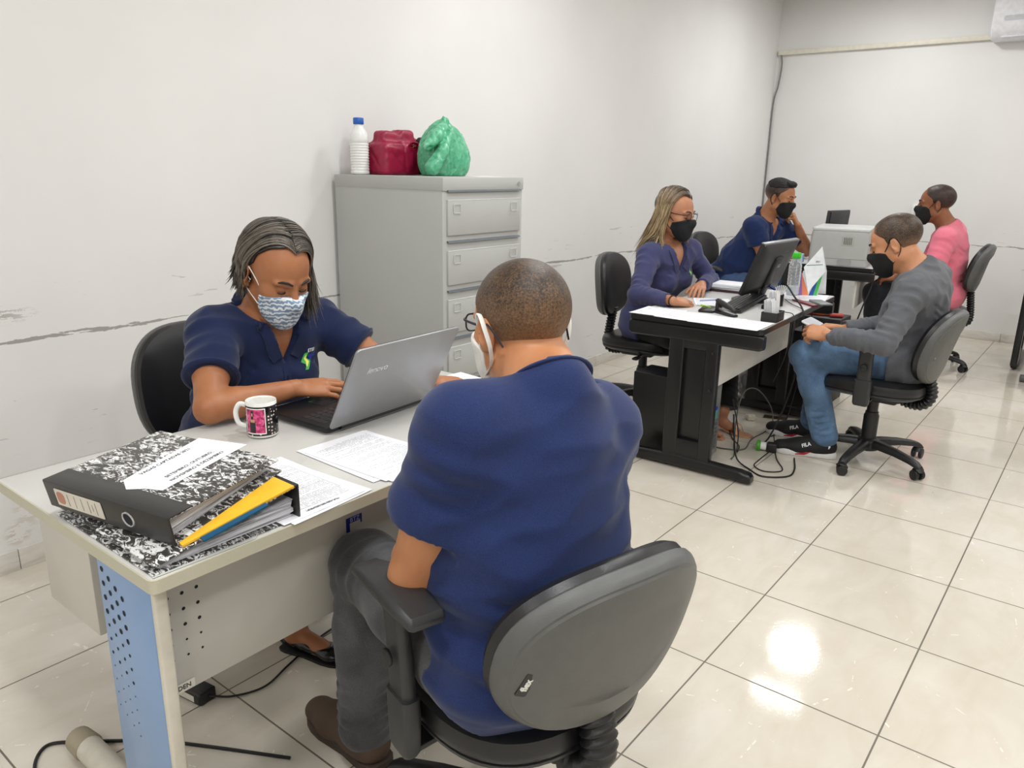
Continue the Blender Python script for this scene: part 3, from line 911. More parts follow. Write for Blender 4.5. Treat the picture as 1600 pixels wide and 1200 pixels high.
def shoe(root, J, n, upper, sole, s=1.0, kind='sneaker', mats=None):
    A, T, fd, = J[n + 'A'], J[n + 'T'], J[n + 'F']
    heel = V3(A[0], A[1], 0) - fd * (.066 if kind != 'pump' else .045); L = .290 * s if kind != 'pump' else .245
    F = Fr(heel, fd, (0, 0, 1)); p = F.p; w = s * (1 if kind != 'pump' else .85)
    if kind == 'pump':
        o = [('u', RC(p(0, .03, .040), p(0, .10, .034), .031 * w, .033 * w, ((0, 0, 1), .8)), 0),
             ('u', RC(p(0, .10, .034), p(0, .18, .026), .034 * w, .040 * w, ((0, 0, 1), .55)), .02),
             ('u', RC(p(0, .18, .026), p(0, L - .03, .022), .040 * w, .022 * w, ((0, 0, 1), .55)), .02),
             ('s', RC(p(0, .03, .075), p(0, .15, .062), .028, .026), .008), ('plane', p(0, 0, .007), (0, 0, -1), 0)]
        u = implicit('shoe', o, .0035, upper, root)
    else:
        o = [('u', RC(p(0, .045, .052), p(0, .09, .054), .039 * w, .041 * w, ((0, 0, 1), 1.0)), 0),
             ('u', RC(p(0, .09, .050), p(0, .19, .042), .041 * w, .047 * w, ((0, 0, 1), .80)), .03),
             ('u', RC(p(0, .19, .042), p(0, L - .045, .036), .047 * w, .038 * w, ((0, 0, 1), .72)), .02),
             ('u', RC(p(0, .052, .06), p(0, .064, .100), .038 * w, .040 * w), .03),
             ('u', RC(p(0, .10, .085), p(0, .17, .060), .026, .024), .03),
             ('plane', p(0, .06, .108), (0, -.25, 1), .004), ('plane', p(0, 0, .018), (0, 0, -1), 0),
             ('s', RC(p(0, .062, .13), p(0, .066, .10), .031, .029), .003)]
        u = implicit('shoe', o, .0035, upper, root)
    # sole
    hw = .043 * w
    pts = []
    prof = [(0.0, .6), (.012, .84), (.035, .95), (.07, .93), (.11, .88), (.15, .97), (.19, 1.08), (.225, 1.02), (.25, .84), (.268, .58), (.281, .25)]
    for y, k in prof: pts.append((hw * k, y * L / .285))
    pts += [(-hw * k, y * L / .285) for y, k in prof[::-1]]
    m = frame(F.o - np.array(root.location), F.r, F.f)
    b = MB()
    if kind == 'pump': b.prism(pts, 0, .008, .002, m)
    elif kind == 'chunky': b.prism(pts, 0, .034, .008, m)
    else: b.prism(pts, 0, .026, .004, m)
    so = obj('sole', b, sole, u)
    return u, F, m
# ------------------------------------------------------------------ room
TP = 0.485   # tile pitch
def floor_mat():
    t = NT('polished_floor_tile'); v = t.coord()
    br = t.node('ShaderNodeTexBrick', offset=0.0, squash=1.0)
    t.l.new(t.mapping(v, (1 / TP, 1 / TP, 1), (0, 0, 0)), br.inputs['Vector'])
    br.inputs['Scale'].default_value = 1.0; br.inputs['Brick Width'].default_value = 1.0; br.inputs['Row Height'].default_value = 1.0
    br.inputs['Mortar Size'].default_value = 0.0052; br.inputs['Mortar Smooth'].default_value = 0.1; br.inputs['Bias'].default_value = 0
    br.inputs['Color1'].default_value = (0, 0, 0, 1); br.inputs['Color2'].default_value = (1, 1, 1, 1); br.inputs['Mortar'].default_value = (0.5, 0.5, 0.5, 1)
    n1 = t.noise(v, 2.2, 5, 0.6, 0.6); n2 = t.noise(t.mapping(v, (1, .35, 1)), 9, 4, 0.6, 1.0)
    c = t.ramp(n1, [(0.30, lin((206, 199, 184))), (0.55, lin((215, 208, 195))), (0.75, lin((220, 215, 205)))])
    c = t.mix(t.ramp(n2, [(0.42, (0, 0, 0, 1)), (0.72, (0.35, 0.35, 0.35, 1))]), c, lin((196, 184, 163)))
    # faint white scratches / veins
    wv = t.node('ShaderNodeTexVoronoi', feature='DISTANCE_TO_EDGE'); t.l.new(t.mapping(v, (1.6, 1.6, 1)), wv.inputs['Vector']); wv.inputs['Scale'].default_value = 1.5
    scr = t.noise(v, 26, 3, .7)
    vein = t.math('MULTIPLY', t.math('LESS_THAN', wv.outputs['Distance'], 0.0035), t.math('GREATER_THAN', scr, 0.58))
    c = t.mix(t.math('MULTIPLY', vein, 0.7), c, lin((240, 236, 226)))
    # dirt specks
    sp = t.node('ShaderNodeTexVoronoi'); t.l.new(v, sp.inputs['Vector']); sp.inputs['Scale'].default_value = 5.0
    c = t.mix(t.math('MULTIPLY', t.math('LESS_THAN', sp.outputs['Distance'], 0.016), 0.7), c, lin((120, 104, 84)))
    c = t.mix(br.outputs['Fac'], c, lin((112, 104, 92)))
    t.set(Base_Color=c)
    r = t.math('ADD', t.math('MULTIPLY', t.noise(v, 6, 4, .6), 0.05), 0.050)
    t.set(Roughness=t.math('ADD', r, t.math('MULTIPLY', br.outputs['Fac'], 0.5)))
    t.b.inputs['Specular IOR Level'].default_value = 0.55
    hb = t.math('ADD', t.math('MULTIPLY', br.outputs['Fac'], -1.0), t.math('MULTIPLY', t.noise(v, 85, 3, .6), 0.10))
    t.bump(hb, 0.35, 0.0035)
    return t.m
def wall_mat(name, along, z0=0.81):
    """painted plaster with a rubbed scuff line at chair-back height; along = 0 (x) or 1 (y) is the direction of the wall"""
    t = NT(name); v = t.coord()
    sep = t.node('ShaderNodeSeparateXYZ', i_0=v); U = sep.outputs[along]; Z = sep.outputs[2]
    n1 = t.noise(v, 1.3, 4); base = t.ramp(n1, [(0.3, lin((225, 224, 222))), (0.7, lin((232, 231, 229)))])
    st = t.mapping(v, (1, .12, 1) if along == 1 else (.12, 1, 1))
    wob = t.noise(st, 14, 3, .6); k2 = t.noise(st, 60, 4, .7)
    d = t.math('ABSOLUTE', t.math('SUBTRACT', t.math('SUBTRACT', Z, z0), t.math('MULTIPLY', t.math('SUBTRACT', wob, .5), .055)))
    line = t.math('MULTIPLY', t.math('LESS_THAN', d, t.math('ADD', 0.001, t.math('MULTIPLY', t.math('SUBTRACT', k2, .38), .026))), t.math('GREATER_THAN', k2, .38))
    base = t.mix(t.math('MULTIPLY', line, 0.8), base, lin((140, 135, 128)))
    # scattered horizontal rub marks below and around the line
    k3 = t.noise(t.mapping(v, (1, .16, 2.2) if along == 1 else (.16, 1, 2.2)), 26, 4, .75, .8)
    m3 = t.math('MULTIPLY', t.math('GREATER_THAN', k3, .640), t.math('MULTIPLY', t.math('LESS_THAN', Z, 1.0), t.math('GREATER_THAN', t.noise(v, 2.4, 2), .53)))
    base = t.mix(t.math('MULTIPLY', m3, .42), base, lin((158, 150, 140)))
    if along == 1:
        # smudge left of the first chair and a dark patch near the skirting
        for (yc, zc, ry, rz_, cc, aa) in ((-1.0, .905, .12, .035, (140, 134, 124), .6), (-1.06, .13, .05, .05, (166, 140, 110), .5), (-1.02, .2, .05, .08, (200, 188, 170), .6)):
            e = t.math('ADD', t.math('POWER', t.math('DIVIDE', t.math('SUBTRACT', U, yc), ry), 2), t.math('POWER', t.math('DIVIDE', t.math('SUBTRACT', Z, zc), rz_), 2))
            kk = t.noise(t.mapping(v, (1, .4, 1.6)), 30, 4, .7)
            mm = t.math('MULTIPLY', t.math('MULTIPLY', t.math('SUBTRACT', 1.0, e, clamp=True), t.math('GREATER_THAN', kk, .5)), aa)
            base = t.mix(mm, base, lin(cc))
    t.set(Base_Color=base, Roughness=0.62)
    t.bump(t.math('ADD', t.noise(v, 3, 3), t.math('MULTIPLY', t.noise(v, 90, 3), .05)), .25, .01)
    return t.m
def skirt_mat():
    t = NT('skirting_tile'); v = t.coord()
    n = t.noise(t.mapping(v, (.3, .3, 1.5)), 9, 5, .6, 1.5)
    t.set(Base_Color=t.ramp(n, [(0.3, lin((200, 194, 184))), (0.55, lin((222, 218, 210))), (0.75, lin((186, 178, 166)))]), Roughness=0.25)
    return t.m

XW = lambda y: -2.135 - (y + 1.0) * 0.085 / 7.0    # left wall runs very slightly off the tile grid
YF = 5.95; Y0 = -4.2; X1 = 3.6
fm = floor_mat()
b = MB(); b.box((0.6, 0.85, -0.05), (5.9, 10.4, 0.10), 0)
struct('floor', b, fm)
b = MB(); b.box((0.6, 0.85, CEIL_Z + .05), (5.9, 10.4, 0.10), 0); struct('ceiling', b, M('ceiling_paint', (224, 222, 216), .8))
def quad_wall(name, a, bb, mat, th=.12):
    a = Vector(a); bb = Vector(bb); d = (bb - a).normalized(); n = Vector((-d.y, d.x, 0))
    m = MB(); V = []
    for z in (-.02, CEIL_Z + .02):
        V += [(a.x, a.y, z), (bb.x, bb.y, z), (bb.x + n.x * th, bb.y + n.y * th, z), (a.x + n.x * th, a.y + n.y * th, z)]
    m.add(V, [[3, 2, 1, 0], [4, 5, 6, 7], [0, 1, 5, 4], [1, 2, 6, 5], [2, 3, 7, 6], [3, 0, 4, 7]], False)
    return struct(name, m, mat)
quad_wall('wall_left', (XW(Y0), Y0, 0), (XW(YF + .1), YF + .1, 0), wall_mat('left_wall_paint', 1))
wf = wall_mat('far_wall_paint', 0, .82)
quad_wall('wall_far', (-2.4, YF, 0), (X1, YF, 0), wf)
plain = M('plain_wall_paint', (230, 228, 224), .65, var=.01, nscale=2)
quad_wall('wall_right', (X1, YF + .1, 0), (X1, Y0, 0), plain)
quad_wall('wall_back', (X1, Y0, 0), (-2.3, Y0, 0), plain)
sk = skirt_mat(); gr = M('tile_joint', (120, 112, 100), .8)
def skirting(name, a, bb, h=.078, t=.012, seg=.485, off=0.0):
    a = Vector(a); bb = Vector(bb); L = (bb - a).length; d = (bb - a) / L; n = Vector((d.y, -d.x, 0)); m = MB(); x = off
    lo = -off
    k = 0; s0 = 0.0
    cuts = [0.0]
    while True:
        c = off + k * seg; k += 1
        if c <= 0: continue
        if c >= L: break
        cuts.append(c)
    cuts.append(L)
    for i in range(len(cuts) - 1):
        p = a + d * (cuts[i] + .0012); q = a + d * (cuts[i + 1] - .0012)
        m.bar(p + n * (t / 2) + Vector((0, 0, h / 2)), q + n * (t / 2) + Vector((0, 0, h / 2)), t, h, .0015)
    return struct(name, m, sk)
skirting('baseboard_left', (XW(Y0), Y0, 0), (XW(YF), YF, 0), off=.22)
skirting('baseboard_far', (-2.2, YF, 0), (X1, YF, 0), off=.30)
# ceiling lamps: surface panels, warm-white LED
def emis(name, col, st):
    t = NT(name); t.set(Base_Color=(1, 1, 1, 1) if st > 2 else (.02, .02, .02, 1), Roughness=.5); t.b.inputs['Emission Color'].default_value = (*col, 1); t.b.inputs['Emission Strength'].default_value = st; return t.m
E_on = emis('lamp_diffuser', LAMP_COLOR, 9.0)
white_pl = M('white_plastic', (235, 235, 232), .35)
LAMPS = [('round', -1.02, 4.75), ('tube', -0.92, 3.98), ('round', -1.02, 1.55), ('round', 1.6, 4.75), ('round', 1.6, 1.55), ('round', .1, -1.5), ('round', 1.9, -1.6), ('tube', 1.0, 3.1), ('tube', 1.2, -.2), ('tube', -.4, .1), ('round', -.5, -3.2), ('round', 1.9, -3.3)]  # last two round lamps are added out of view, behind the camera, as fill
where = {0: 'nearest the far wall on the left', 1: 'crosswise in front of the far left panel', 2: 'above the middle of the left desk row', 3: 'nearest the far wall on the right', 4: 'over the middle of the right side', 5: 'just above the foreground chair', 6: 'to the right of the foreground chair', 7: 'between the two right panels', 8: 'on the right beside the first desk', 9: 'above the first desk', 10: 'at the back of the room on the left', 11: 'at the back of the room on the right'}
for i, (k, x, y) in enumerate(LAMPS):
    if k == 'round':
        r = thing('ceiling_light', 'round white ceiling lamp ' + where[i], 'ceiling light', (x, y, CEIL_Z), 0, 'round ceiling lamps')
        b = MB(); b.lathe([(.0, 0), (.19, 0), (.19, -.045), (.165, -.05)], 40, cap1=False); obj('frame', b, white_pl, r)
        b = MB(); b.lathe([(.166, -.046), (.12, -.056), (.0, -.062)], 40, cap0=False, cap1=False); obj('diffuser', b, E_on, r)
        ld = bpy.data.lights.new('lamp_light', 'AREA'); ld.shape = 'DISK'; ld.size = .38
    else:
        r = thing('ceiling_light', 'slim tube ceiling lamp ' + where[i], 'ceiling light', (x, y, CEIL_Z), 0, 'tube ceiling lamps')
        b = MB(); b.box((0, 0, -.02), (.46, .06, .04), .008); obj('frame', b, white_pl, r)
        b = MB(); b.cyl((-.21, 0, -.055), (.21, 0, -.055), .010, 16); obj('tube', b, E_on, r)
        ld = bpy.data.lights.new('lamp_light', 'AREA'); ld.shape = 'RECTANGLE'; ld.size = .40; ld.size_y = .03
    ld.energy = LAMP_POWER * (1.0 if k == 'round' else .9) * (.22 if i == 1 else 1.0); ld.color = LAMP_COLOR
    lo = bpy.data.objects.new('lamp_light', ld); COL.objects.link(lo); lo.parent = r; lo.location = (0, 0, -.075)
    lo.visible_glossy = True
# conduit trunking along far wall, AC, cables
cream = M('cream_plastic', (226, 221, 205), .5)
b = MB(); b.bar((-2.2, YF - .02, 2.512), (-.36, YF - .02, 2.512), .035, .04, .003); o = obj('cable_duct', b, cream)
tag(o, 'long cream cable duct running high along the far wall to the air conditioner', 'cable duct')
b = MB(); b.tube(spline([(-2.17, YF - .03, 2.50), (-2.155, YF - .03, 2.40), (-2.17, YF - .03, 2.22), (-2.205, YF - .022, 2.05), (-2.207, YF - .02, 1.6), (-2.207, YF - .02, .9), (-2.207, YF - .02, .12)], 8), .0075, 8)
o = obj('wall_cable', b, M('grey_cable', (120, 120, 116), .5)); tag(o, 'thin grey cable hanging down the corner of the left and far walls', 'cable')
ac = thing('air_conditioner', 'white wall air conditioner high on the far wall at the right edge', 'air conditioner', (.02, YF, 2.47))
acw = M('ac_white', (232, 232, 236), .28)
b = MB(); prof = [(-.0, 0.0), (-.14, .0), (-.19, .035), (-.215, .085), (-.205, .30), (0, .31)]
rings = [[(x, y_, z) for (y_, z) in prof] for x in (-.43, -.42, .42, .43)]
for k in (0, 3): rings[k] = [(x, y_ * .96, .155 + (z - .155) * .96) for (x, y_, z) in rings[k]]
b.loft(rings, True, True, False); obj('housing', b, acw, ac)
b = MB(); b.bar((-.36, -.166, .028), (.40, -.166, .028), .012, .034, .002, up=(0, -.8, .6)); obj('air_outlet', b, M('black_gap', (18, 16, 18), .7), ac)
b = MB(); b.bar((-.355, -.180, .020), (.40, -.180, .020), .028, .006, .002, up=(0, -.35, .9)); obj('louver', b, acw, ac)
b = MB(); b.prism(rrect(.8, .04, .019), -.001, .0015, .0, frame((0.05, -.2115, .15), (1, 0, 0), (0, .05, 1))); obj('front_strip', b, M('ac_strip', (200, 200, 206), .4), ac)
wp = thing('wall_switch', 'small white switch box on the far wall beside the head of the man in pink', 'wall switch', (-.785, YF, 1.02))
b = MB(); b.box((0, -.02, .062), (.075, .04, .125), .006); obj('plate', b, white_pl, wp)
b = MB(); b.box((0, -.042, .062), (.03, .006, .05), .002); obj('rocker', b, M('rocker', (214, 214, 210), .4), wp)
# floor socket + plugs later

# ------------------------------------------------------------------ office chairs
blk_lea = NT('black_leatherette'); _v = blk_lea.coord()
blk_lea.set(Base_Color=lin((24, 24, 26)), Roughness=.38); blk_lea.bump(blk_lea.noise(_v, 260, 2), .2, .001); blk_lea = blk_lea.m
def gplastic(name, rgb, r=.45):
    return M(name, rgb, r, bump=.25, bscale=600)
shell_gray = gplastic('charcoal_plastic_shell', (86, 87, 85), .42)
shell_dark = gplastic('dark_plastic', (44, 45, 46), .42)
black_pl = gplastic('black_plastic', (26, 26, 27), .4)
chrome = M('chrome', (200, 200, 205), .2, 1.0)

def pad_outline(w, h, k=2.6, n=56, taper=0.0):
    out = []
    for i in range(n):
        a = 2 * PI * i / n; c, s = math.cos(a), math.sin(a)
        x = math.copysign(abs(c) ** (2 / k), c) * w / 2; y = math.copysign(abs(s) ** (2 / k), s) * h / 2
        out.append((x * (1 + taper * y / h), y))
    return out
def cushion(ol, prof, fn):
    """rings from (inset, height) profile around outline; fn maps (x,y,z) to chair space"""
    def inset(k):
        mx = max(abs(p[0]) for p in ol); my = max(abs(p[1]) for p in ol)
        return [(p[0] * (mx - k) / mx, p[1] * (my - k) / my) for p in ol]
    b = MB(); rings = [[fn(x, y, z) for x, y in inset(k)] for k, z in prof]
    b.loft(rings, True, True, True); return b
def office_chair(label, loc, heading, arms=True, seat_z=.47, back_c=.70, back_w=.42, back_h=.38, tilt=.16, back_x=-.235, star=0.3, arm_h=.21, tagtxt=None, arm_drop=0.0, shell=None, k_back=2.5, group='office chairs', shift=0.0, taper=0.0, armrot=0.0):
    c = thing('office_chair', label, 'chair', loc, heading, group); shell = shell or shell_gray
    S = seat_z
    ol = pad_outline(.46, .47, 2.9)
    fn = lambda x, y, z: (y + .0, x, z - .018 * max(0, (y / .235)) ** 3 - .006 * math.cos(x * 9))
    obj('seat', cushion(ol, [(.012, S - .062), (.002, S - .05), (0, S - .035), (.006, S - .012), (.03, S), (.09, S + .004), (.16, S + .002)], fn), blk_lea, c)
    b = cushion(ol, [(.06, S - .085), (.03, S - .08), (.006, S - .066), (.004, S - .058), (.02, S - .056)], fn); obj('seat_shell', b, shell_dark, c)
    # backrest, reclined by tilt
    bo = pad_outline(back_w, back_h, k_back, taper=taper)
    ct, st = math.cos(tilt), math.sin(tilt)
    def bfn(x, y, z):
        q = z + .9 * x * x * 1.0 - .10 * y * y
        return (back_x + q * ct - y * st, x, back_c + y * ct + q * st)
    obj('backrest', cushion(bo, [(.016, .008), (.004, .014), (.002, .03), (.01, .045), (.035, .055), (.09, .058), (.15, .056)], bfn), blk_lea, c)
    bs = obj('back_shell', cushion(bo, [(.07, -.030), (.028, -.026), (.016, -.024), (.013, -.020), (.009, -.019), (.004, -.012), (0, -.002), (0, .008), (.006, .016), (.02, .016)], bfn), shell, c, sharp=28)
    # bellows
    p0 = Vector((-.10, 0, S - .10)); ctl = [p0, (-.17, 0, S - .118), (-.225, 0, S - .110), (back_x + .022, 0, S - .055), (back_x + .050, 0, back_c - back_h * .36)]
    sp_ = spline(ctl, 16); L = [0]
    for i in range(1, len(sp_)): L.append(L[-1] + (sp_[i] - sp_[i - 1]).length)
    N = int(L[-1] / .0045); pts = []; rr = []
    for i in range(N + 1):
        d = L[-1] * i / N; j = max(k for k in range(len(L)) if L[k] <= d + 1e-9); j = min(j, len(sp_) - 2)
        t = (d - L[j]) / max(1e-6, L[j + 1] - L[j]); pts.append(sp_[j].lerp(sp_[j + 1], t)); rr.append([.034, .0385, .034, .029][i % 4])
    b = MB(); b.tube(pts, rr, 20, (1.05, .72)); obj('bellows_cover', b, black_pl, c, sharp=80)
    # column and mechanism
    b = MB(); b.box((-.02, 0, S - .105), (.20, .14, .05), .012); obj('mechanism', b, black_pl, c)
    b = MB(); b.bar((.03, -.06, S - .105), (.05, -.22, S - .10), .014, .012, .003); b.box((.052, -.235, S - .10), (.035, .06, .014), .006); obj('lever', b, black_pl, c)
    b = MB(); b.lathe([(.036, .08), (.036, .24), (.031, .25), (.031, .26)], 28); b.lathe([(.026, .25), (.026, S - .10)], 24); obj('gas_column', b, black_pl, c)
    b = MB(); b.lathe([(.03, .055), (.055, .065), (.06, .085), (.052, .115), (.040, .125)], 30); obj('hub', b, black_pl, c)
    for k in range(5):
        a = star + 2 * PI * k / 5; d = Vector((math.cos(a), math.sin(a), 0)); q = Vector((-d.y, d.x, 0))
        b = MB(); rings = []
        for (r, z, w, h) in ((.02, .098, .062, .040), (.08, .100, .056, .036), (.17, .094, .048, .030), (.25, .082, .042, .026), (.285, .072, .040, .024), (.305, .060, .034, .02)):
            rings.append([tuple(d * r + q * (x * w / 2) + Vector((0, 0, z + y * h / 2))) for x, y in ((-1, -1), (-.6, -1.15), (.6, -1.15), (1, -1), (1, .3), (.55, 1), (-.55, 1), (-1, .3))])
        b.loft(rings); lg = obj('leg', b, black_pl, c, sharp=50)
        b = MB(); ce = d * .292; a2 = a + 1.1 + k * .9; f = Vector((math.cos(a2), math.sin(a2), 0)); g = Vector((-f.y, f.x, 0))
        for sd in (-1, 1): b.cyl(ce + g * sd * .008 + Vector((0, 0, .026)), ce + g * sd * .026 + Vector((0, 0, .026)), .0255, 22, bev=.004)
        b.cyl(ce + Vector((0, 0, .03)), ce + Vector((0, 0, .068)), .008, 10)
        b.tube([ce + f * .022 + Vector((0, 0, .036)), ce + f * .012 + Vector((0, 0, .051)), ce - f * .012 + Vector((0, 0, .055)), ce - f * .026 + Vector((0, 0, .044))], [.012, .017, .017, .010], 12, (1.35, .5))
        obj('caster', b, black_pl, c)
    if arms:
        arm_h0 = arm_h
        for sd in (-1, 1):
            arm_h = arm_h0 - (arm_drop if sd < 0 else 0)
            x0 = -.01 + shift; y0 = sd * .256
            b = MB(); rings = []
            for (z, w, dd) in ((S - .105, .062, .030), (S - .095, .072, .036), (S - .02, .078, .038), (S + .02, .076, .038), (S + .022, .064, .03), (S + arm_h - .045, .064, .028), (S + arm_h - .02, .070, .030)):
                rings.append([(x0 + x, y0 + y + sd * .012 * max(0, (z - S) / .2), z) for x, y in rrect(w, dd, .012, 4)])
            b.loft(rings); ar_ = obj('armrest_support', b, shell_dark, c, sharp=40)
            b = MB(); b.cyl((x0, y0 + sd * .028, S + arm_h * .45), (x0, y0 + sd * .036, S + arm_h * .45), .017, 18, bev=.002); obj('knob', b, black_pl, ar_)
            b = MB(); b.bar((x0, y0, S - .10), (x0, y0 * .4, S - .085), .05, .012, .003); obj('bracket', b, black_pl, ar_)
            b = MB(); rings = []
            for (x, w, z, h) in ((-.118, .060, -.006, .012), (-.112, .072, -.002, .024), (-.06, .080, .003, .028), (.0, .078, .004, .028), (.07, .070, .002, .026), (.112, .058, -.006, .022), (.128, .044, -.014, .012)):
                rings.append([(x0 + x, y0 + sd * .014 + p[0], S + arm_h + z + p[1]) for p in rrect(w, h, h * .45, 4)])
            b.loft(rings); obj('armrest_pad', b, shell_dark, c, sharp=50)
    if tagtxt:
        b = MB(); f0 = Vector(bfn(-(tagtxt[0]), tagtxt[1], -.0255)); ux = (Vector(bfn(-(tagtxt[0]), tagtxt[1] + .01, -.0255)) - f0).normalized(); vx = (Vector(bfn(-(tagtxt[0]) - .01, tagtxt[1], -.0255)) - f0).normalized()
        ang = tagtxt[2]; X = (vx * math.cos(ang) + ux * math.sin(ang)); Y = (ux * math.cos(ang) - vx * math.sin(ang))
        mt = frame(f0, X, Y)
        if mt.to_3x3() @ Vector((0, 0, 1)) @ Vector((1, 0, 0)) > 0: mt = frame(f0, -X, Y)
        b.prism(rrect(.048, .02, .003), -.002, .0016, 0, mt); lb = obj('brand_tag', b, black_pl, c)
        text(tagtxt[3], .017, M('tag_white', (230, 230, 224), .6), mt @ Matrix.Translation((0, 0, .0018)), c, 'tag_lettering', bold=.0006)
    return c
# ------------------------------------------------------------------ desks, cabinet and everything standing around
def lam(name, rgb, r=.38): return M(name, rgb, r, var=.02, nscale=300)
lam_gray = lam('grey_laminate', (203, 202, 197)); edge_bg = lam('beige_edge_band', (188, 184, 164), .45)
panel_gray = M('grey_panel', (196, 192, 183), .42, var=.03, nscale=6)
blue_mt = M('blue_painted_steel', (128, 158, 198), .32, var=.03, nscale=5)
strip_mt = M('pale_steel', (205, 200, 186), .35)
black_st = M('black_painted_steel', (20, 20, 21), .32)
hole_mt = M('hole_dark', (26, 30, 40), .9)

d1 = thing('office_desk', 'grey laminate desk with a blue perforated leg, nearest the camera', 'desk', (-.735, -.74, 0), 0, None)
dl = Vector((-.735, -.74, 0))
def D1(x, y, z): return (x - dl.x, y - dl.y, z)
x0, x1, y0, y1 = -1.07, -.40, -1.40, -.08
b = MB(); b.prism([D1(x, y, 0)[:2] for x, y in rrect(x1 - x0 - .004, y1 - y0 - .004, .012, 4, (x0 + x1) / 2, (y0 + y1) / 2)], .716, .740, .001); obj('tabletop', b, lam_gray, d1)
b = MB(); ol = [D1(x, y, 0)[:2] for x, y in rrect(x1 - x0, y1 - y0, .014, 5, (x0 + x1) / 2, (y0 + y1) / 2)]
il = [D1(x, y, 0)[:2] for x, y in rrect(x1 - x0 - .006, y1 - y0 - .006, .011, 5, (x0 + x1) / 2, (y0 + y1) / 2)]
b.loft([[(x, y, .7145) for x, y in il], [(x, y, .7145) for x, y in ol], [(x, y, .7395) for x, y in ol], [(x, y, .7405) for x, y in il]], False, False); obj('edge_band', b, edge_bg, d1)
def add_pattern(o, mb, mat):
    """adds punched-hole marks to a part's own mesh as a second material"""
    me = o.data; bm_ = bmesh.new(); bm_.from_mesh(me); me.materials.append(mat); k = len(me.materials) - 1
    for f in mb.f:
        q = bm_.faces.new([bm_.verts.new(mb.v[i]) for i in f]); q.material_index = k
    bm_.to_mesh(me); bm_.free()
def holes(mb, m, pts):
    for (u, v, r) in pts: mb.add([m @ Vector((u + r * math.cos(2 * PI * k / 14), v + r * math.sin(2 * PI * k / 14), 0)) for k in range(14)], [list(range(14))], False)
for yy, nm in ((-1.38, 0), (-.13, 1)):
    sg = 1 if nm == 0 else -1
    b = MB(); b.box(D1(-.555, yy + sg * .012, .39), (.205, .024, .65), .004); l = obj('leg', b, blue_mt, d1); l['label'] = 'blue perforated steel leg panel'
    b = MB(); b.box(D1(-.446, yy + sg * .012, .39), (.014, .026, .652), .005, 3); obj('edge_strip', b, strip_mt, l)
    if nm == 0:
        m = frame(D1(-.655, -1.3806, .70), (1, 0, 0), (0, 0, 1)); b = MB(); H = []
        for r_ in range(11):
            for c_ in range(4):
                rad = (.0058 if r_ < 4 else .0036 if r_ < 7 else .0017)
                H.append((.018 + c_ * .024 + .006 * (r_ % 2) * 0, -.028 - r_ * .030 - c_ * .012, rad))
        for r_ in range(5):
            for c_ in range(4): H.append((.02 + c_ * .024, -.50 - r_ * .03 - c_ * .012, .001 + .0006 * r_))
        holes(b, m, H); add_pattern(l, b, hole_mt)
    b = MB(); b.tube([D1(-1.03, yy + sg * .05, .036), D1(-1.0, yy + sg * .05, .040), D1(-.5, yy + sg * .05, .046), D1(-.42, yy + sg * .05, .040)], [.026, .030, .032, .028], 20, (1, 1.05)); ft = obj('foot', b, strip_mt, d1)
    b = MB(); b.tube([D1(-1.055, yy + sg * .05, .033), D1(-1.045, yy + sg * .05, .035), D1(-.99, yy + sg * .05, .040), D1(-.985, yy + sg * .05, .040)], [.022, .031, .034, .032], 20); obj('foot_cap', b, M('beige_cap', (160, 150, 128), .5), ft)
b = MB(); b.box(D1(-.553, -.755, .555), (.016, 1.23, .318), .002); mp = obj('modesty_panel', b, panel_gray, d1)
m = frame(D1(-.5446, -1.335, .70), (0, 1, 0), (0, 0, 1)); b = MB(); H = []
for r_ in range(6):
    for c_ in range(3):
        H.append((.026 + c_ * .030, -.056 - r_ * .034 + c_ * .0, (.0062 if r_ == 0 else .0038 if r_ < 4 else .0026)))
holes(b, m, H); add_pattern(mp, b, hole_mt)
# stickers on the desk
mt = frame(D1(-.5445, -.852, .603), (0, 1, 0), (0, 0, 1)); b = MB()
b.add([mt @ Vector(p) for p in ((-.024, -.022, 0), (-.013, -.022, 0), (-.013, -.001, 0), (.019, -.001, 0), (.019, -.009, 0), (.024, -.009, 0), (.024, .014, 0), (-.024, .014, 0))], [list(range(8))], False); obj('sticker', b, M('blue_sticker', (24, 34, 130), .5), mp)
text('BTZ', .016, M('sticker_pale', (170, 180, 225), .6), mt @ Matrix.Translation((0.002, .006, .0005)), mp, 'sticker_lettering')
mt = frame(D1(-.5445, -1.345, .408), (0, 1, 0), (0, 0, 1)); b = MB(); b.prism(rrect(.075, .02, .001), 0, .0006, 0, mt @ Matrix.Translation((.035, 0, 0))); obj('sticker', b, M('cream_sticker', (226, 222, 210), .5), mp)
text('SANDEN', .014, M('print_dark', (60, 54, 50), .6), mt @ Matrix.Translation((.037, 0, .0009)), mp, 'sticker_lettering', bold=.0002)
# hanging drawer unit under the wall side
pd = thing('drawer_unit', 'grey two-drawer unit hung under the wall side of the nearest desk', 'drawer unit', (-.86, -1.16, .47))
b = MB(); b.box((0, 0, .122), (.235, .40, .244), .003); obj('body', b, panel_gray, pd)
for z in (.062, .183):
    b = MB(); b.box((-.124, 0, z), (.012, .39, .112), .003); dr = obj('drawer', b, lam_gray, pd)
    b = MB(); b.tube([(-.13, -.05, z), (-.145, -.05, z), (-.145, .05, z), (-.13, .05, z)], .004, 8); obj('handle', b, chrome, dr)

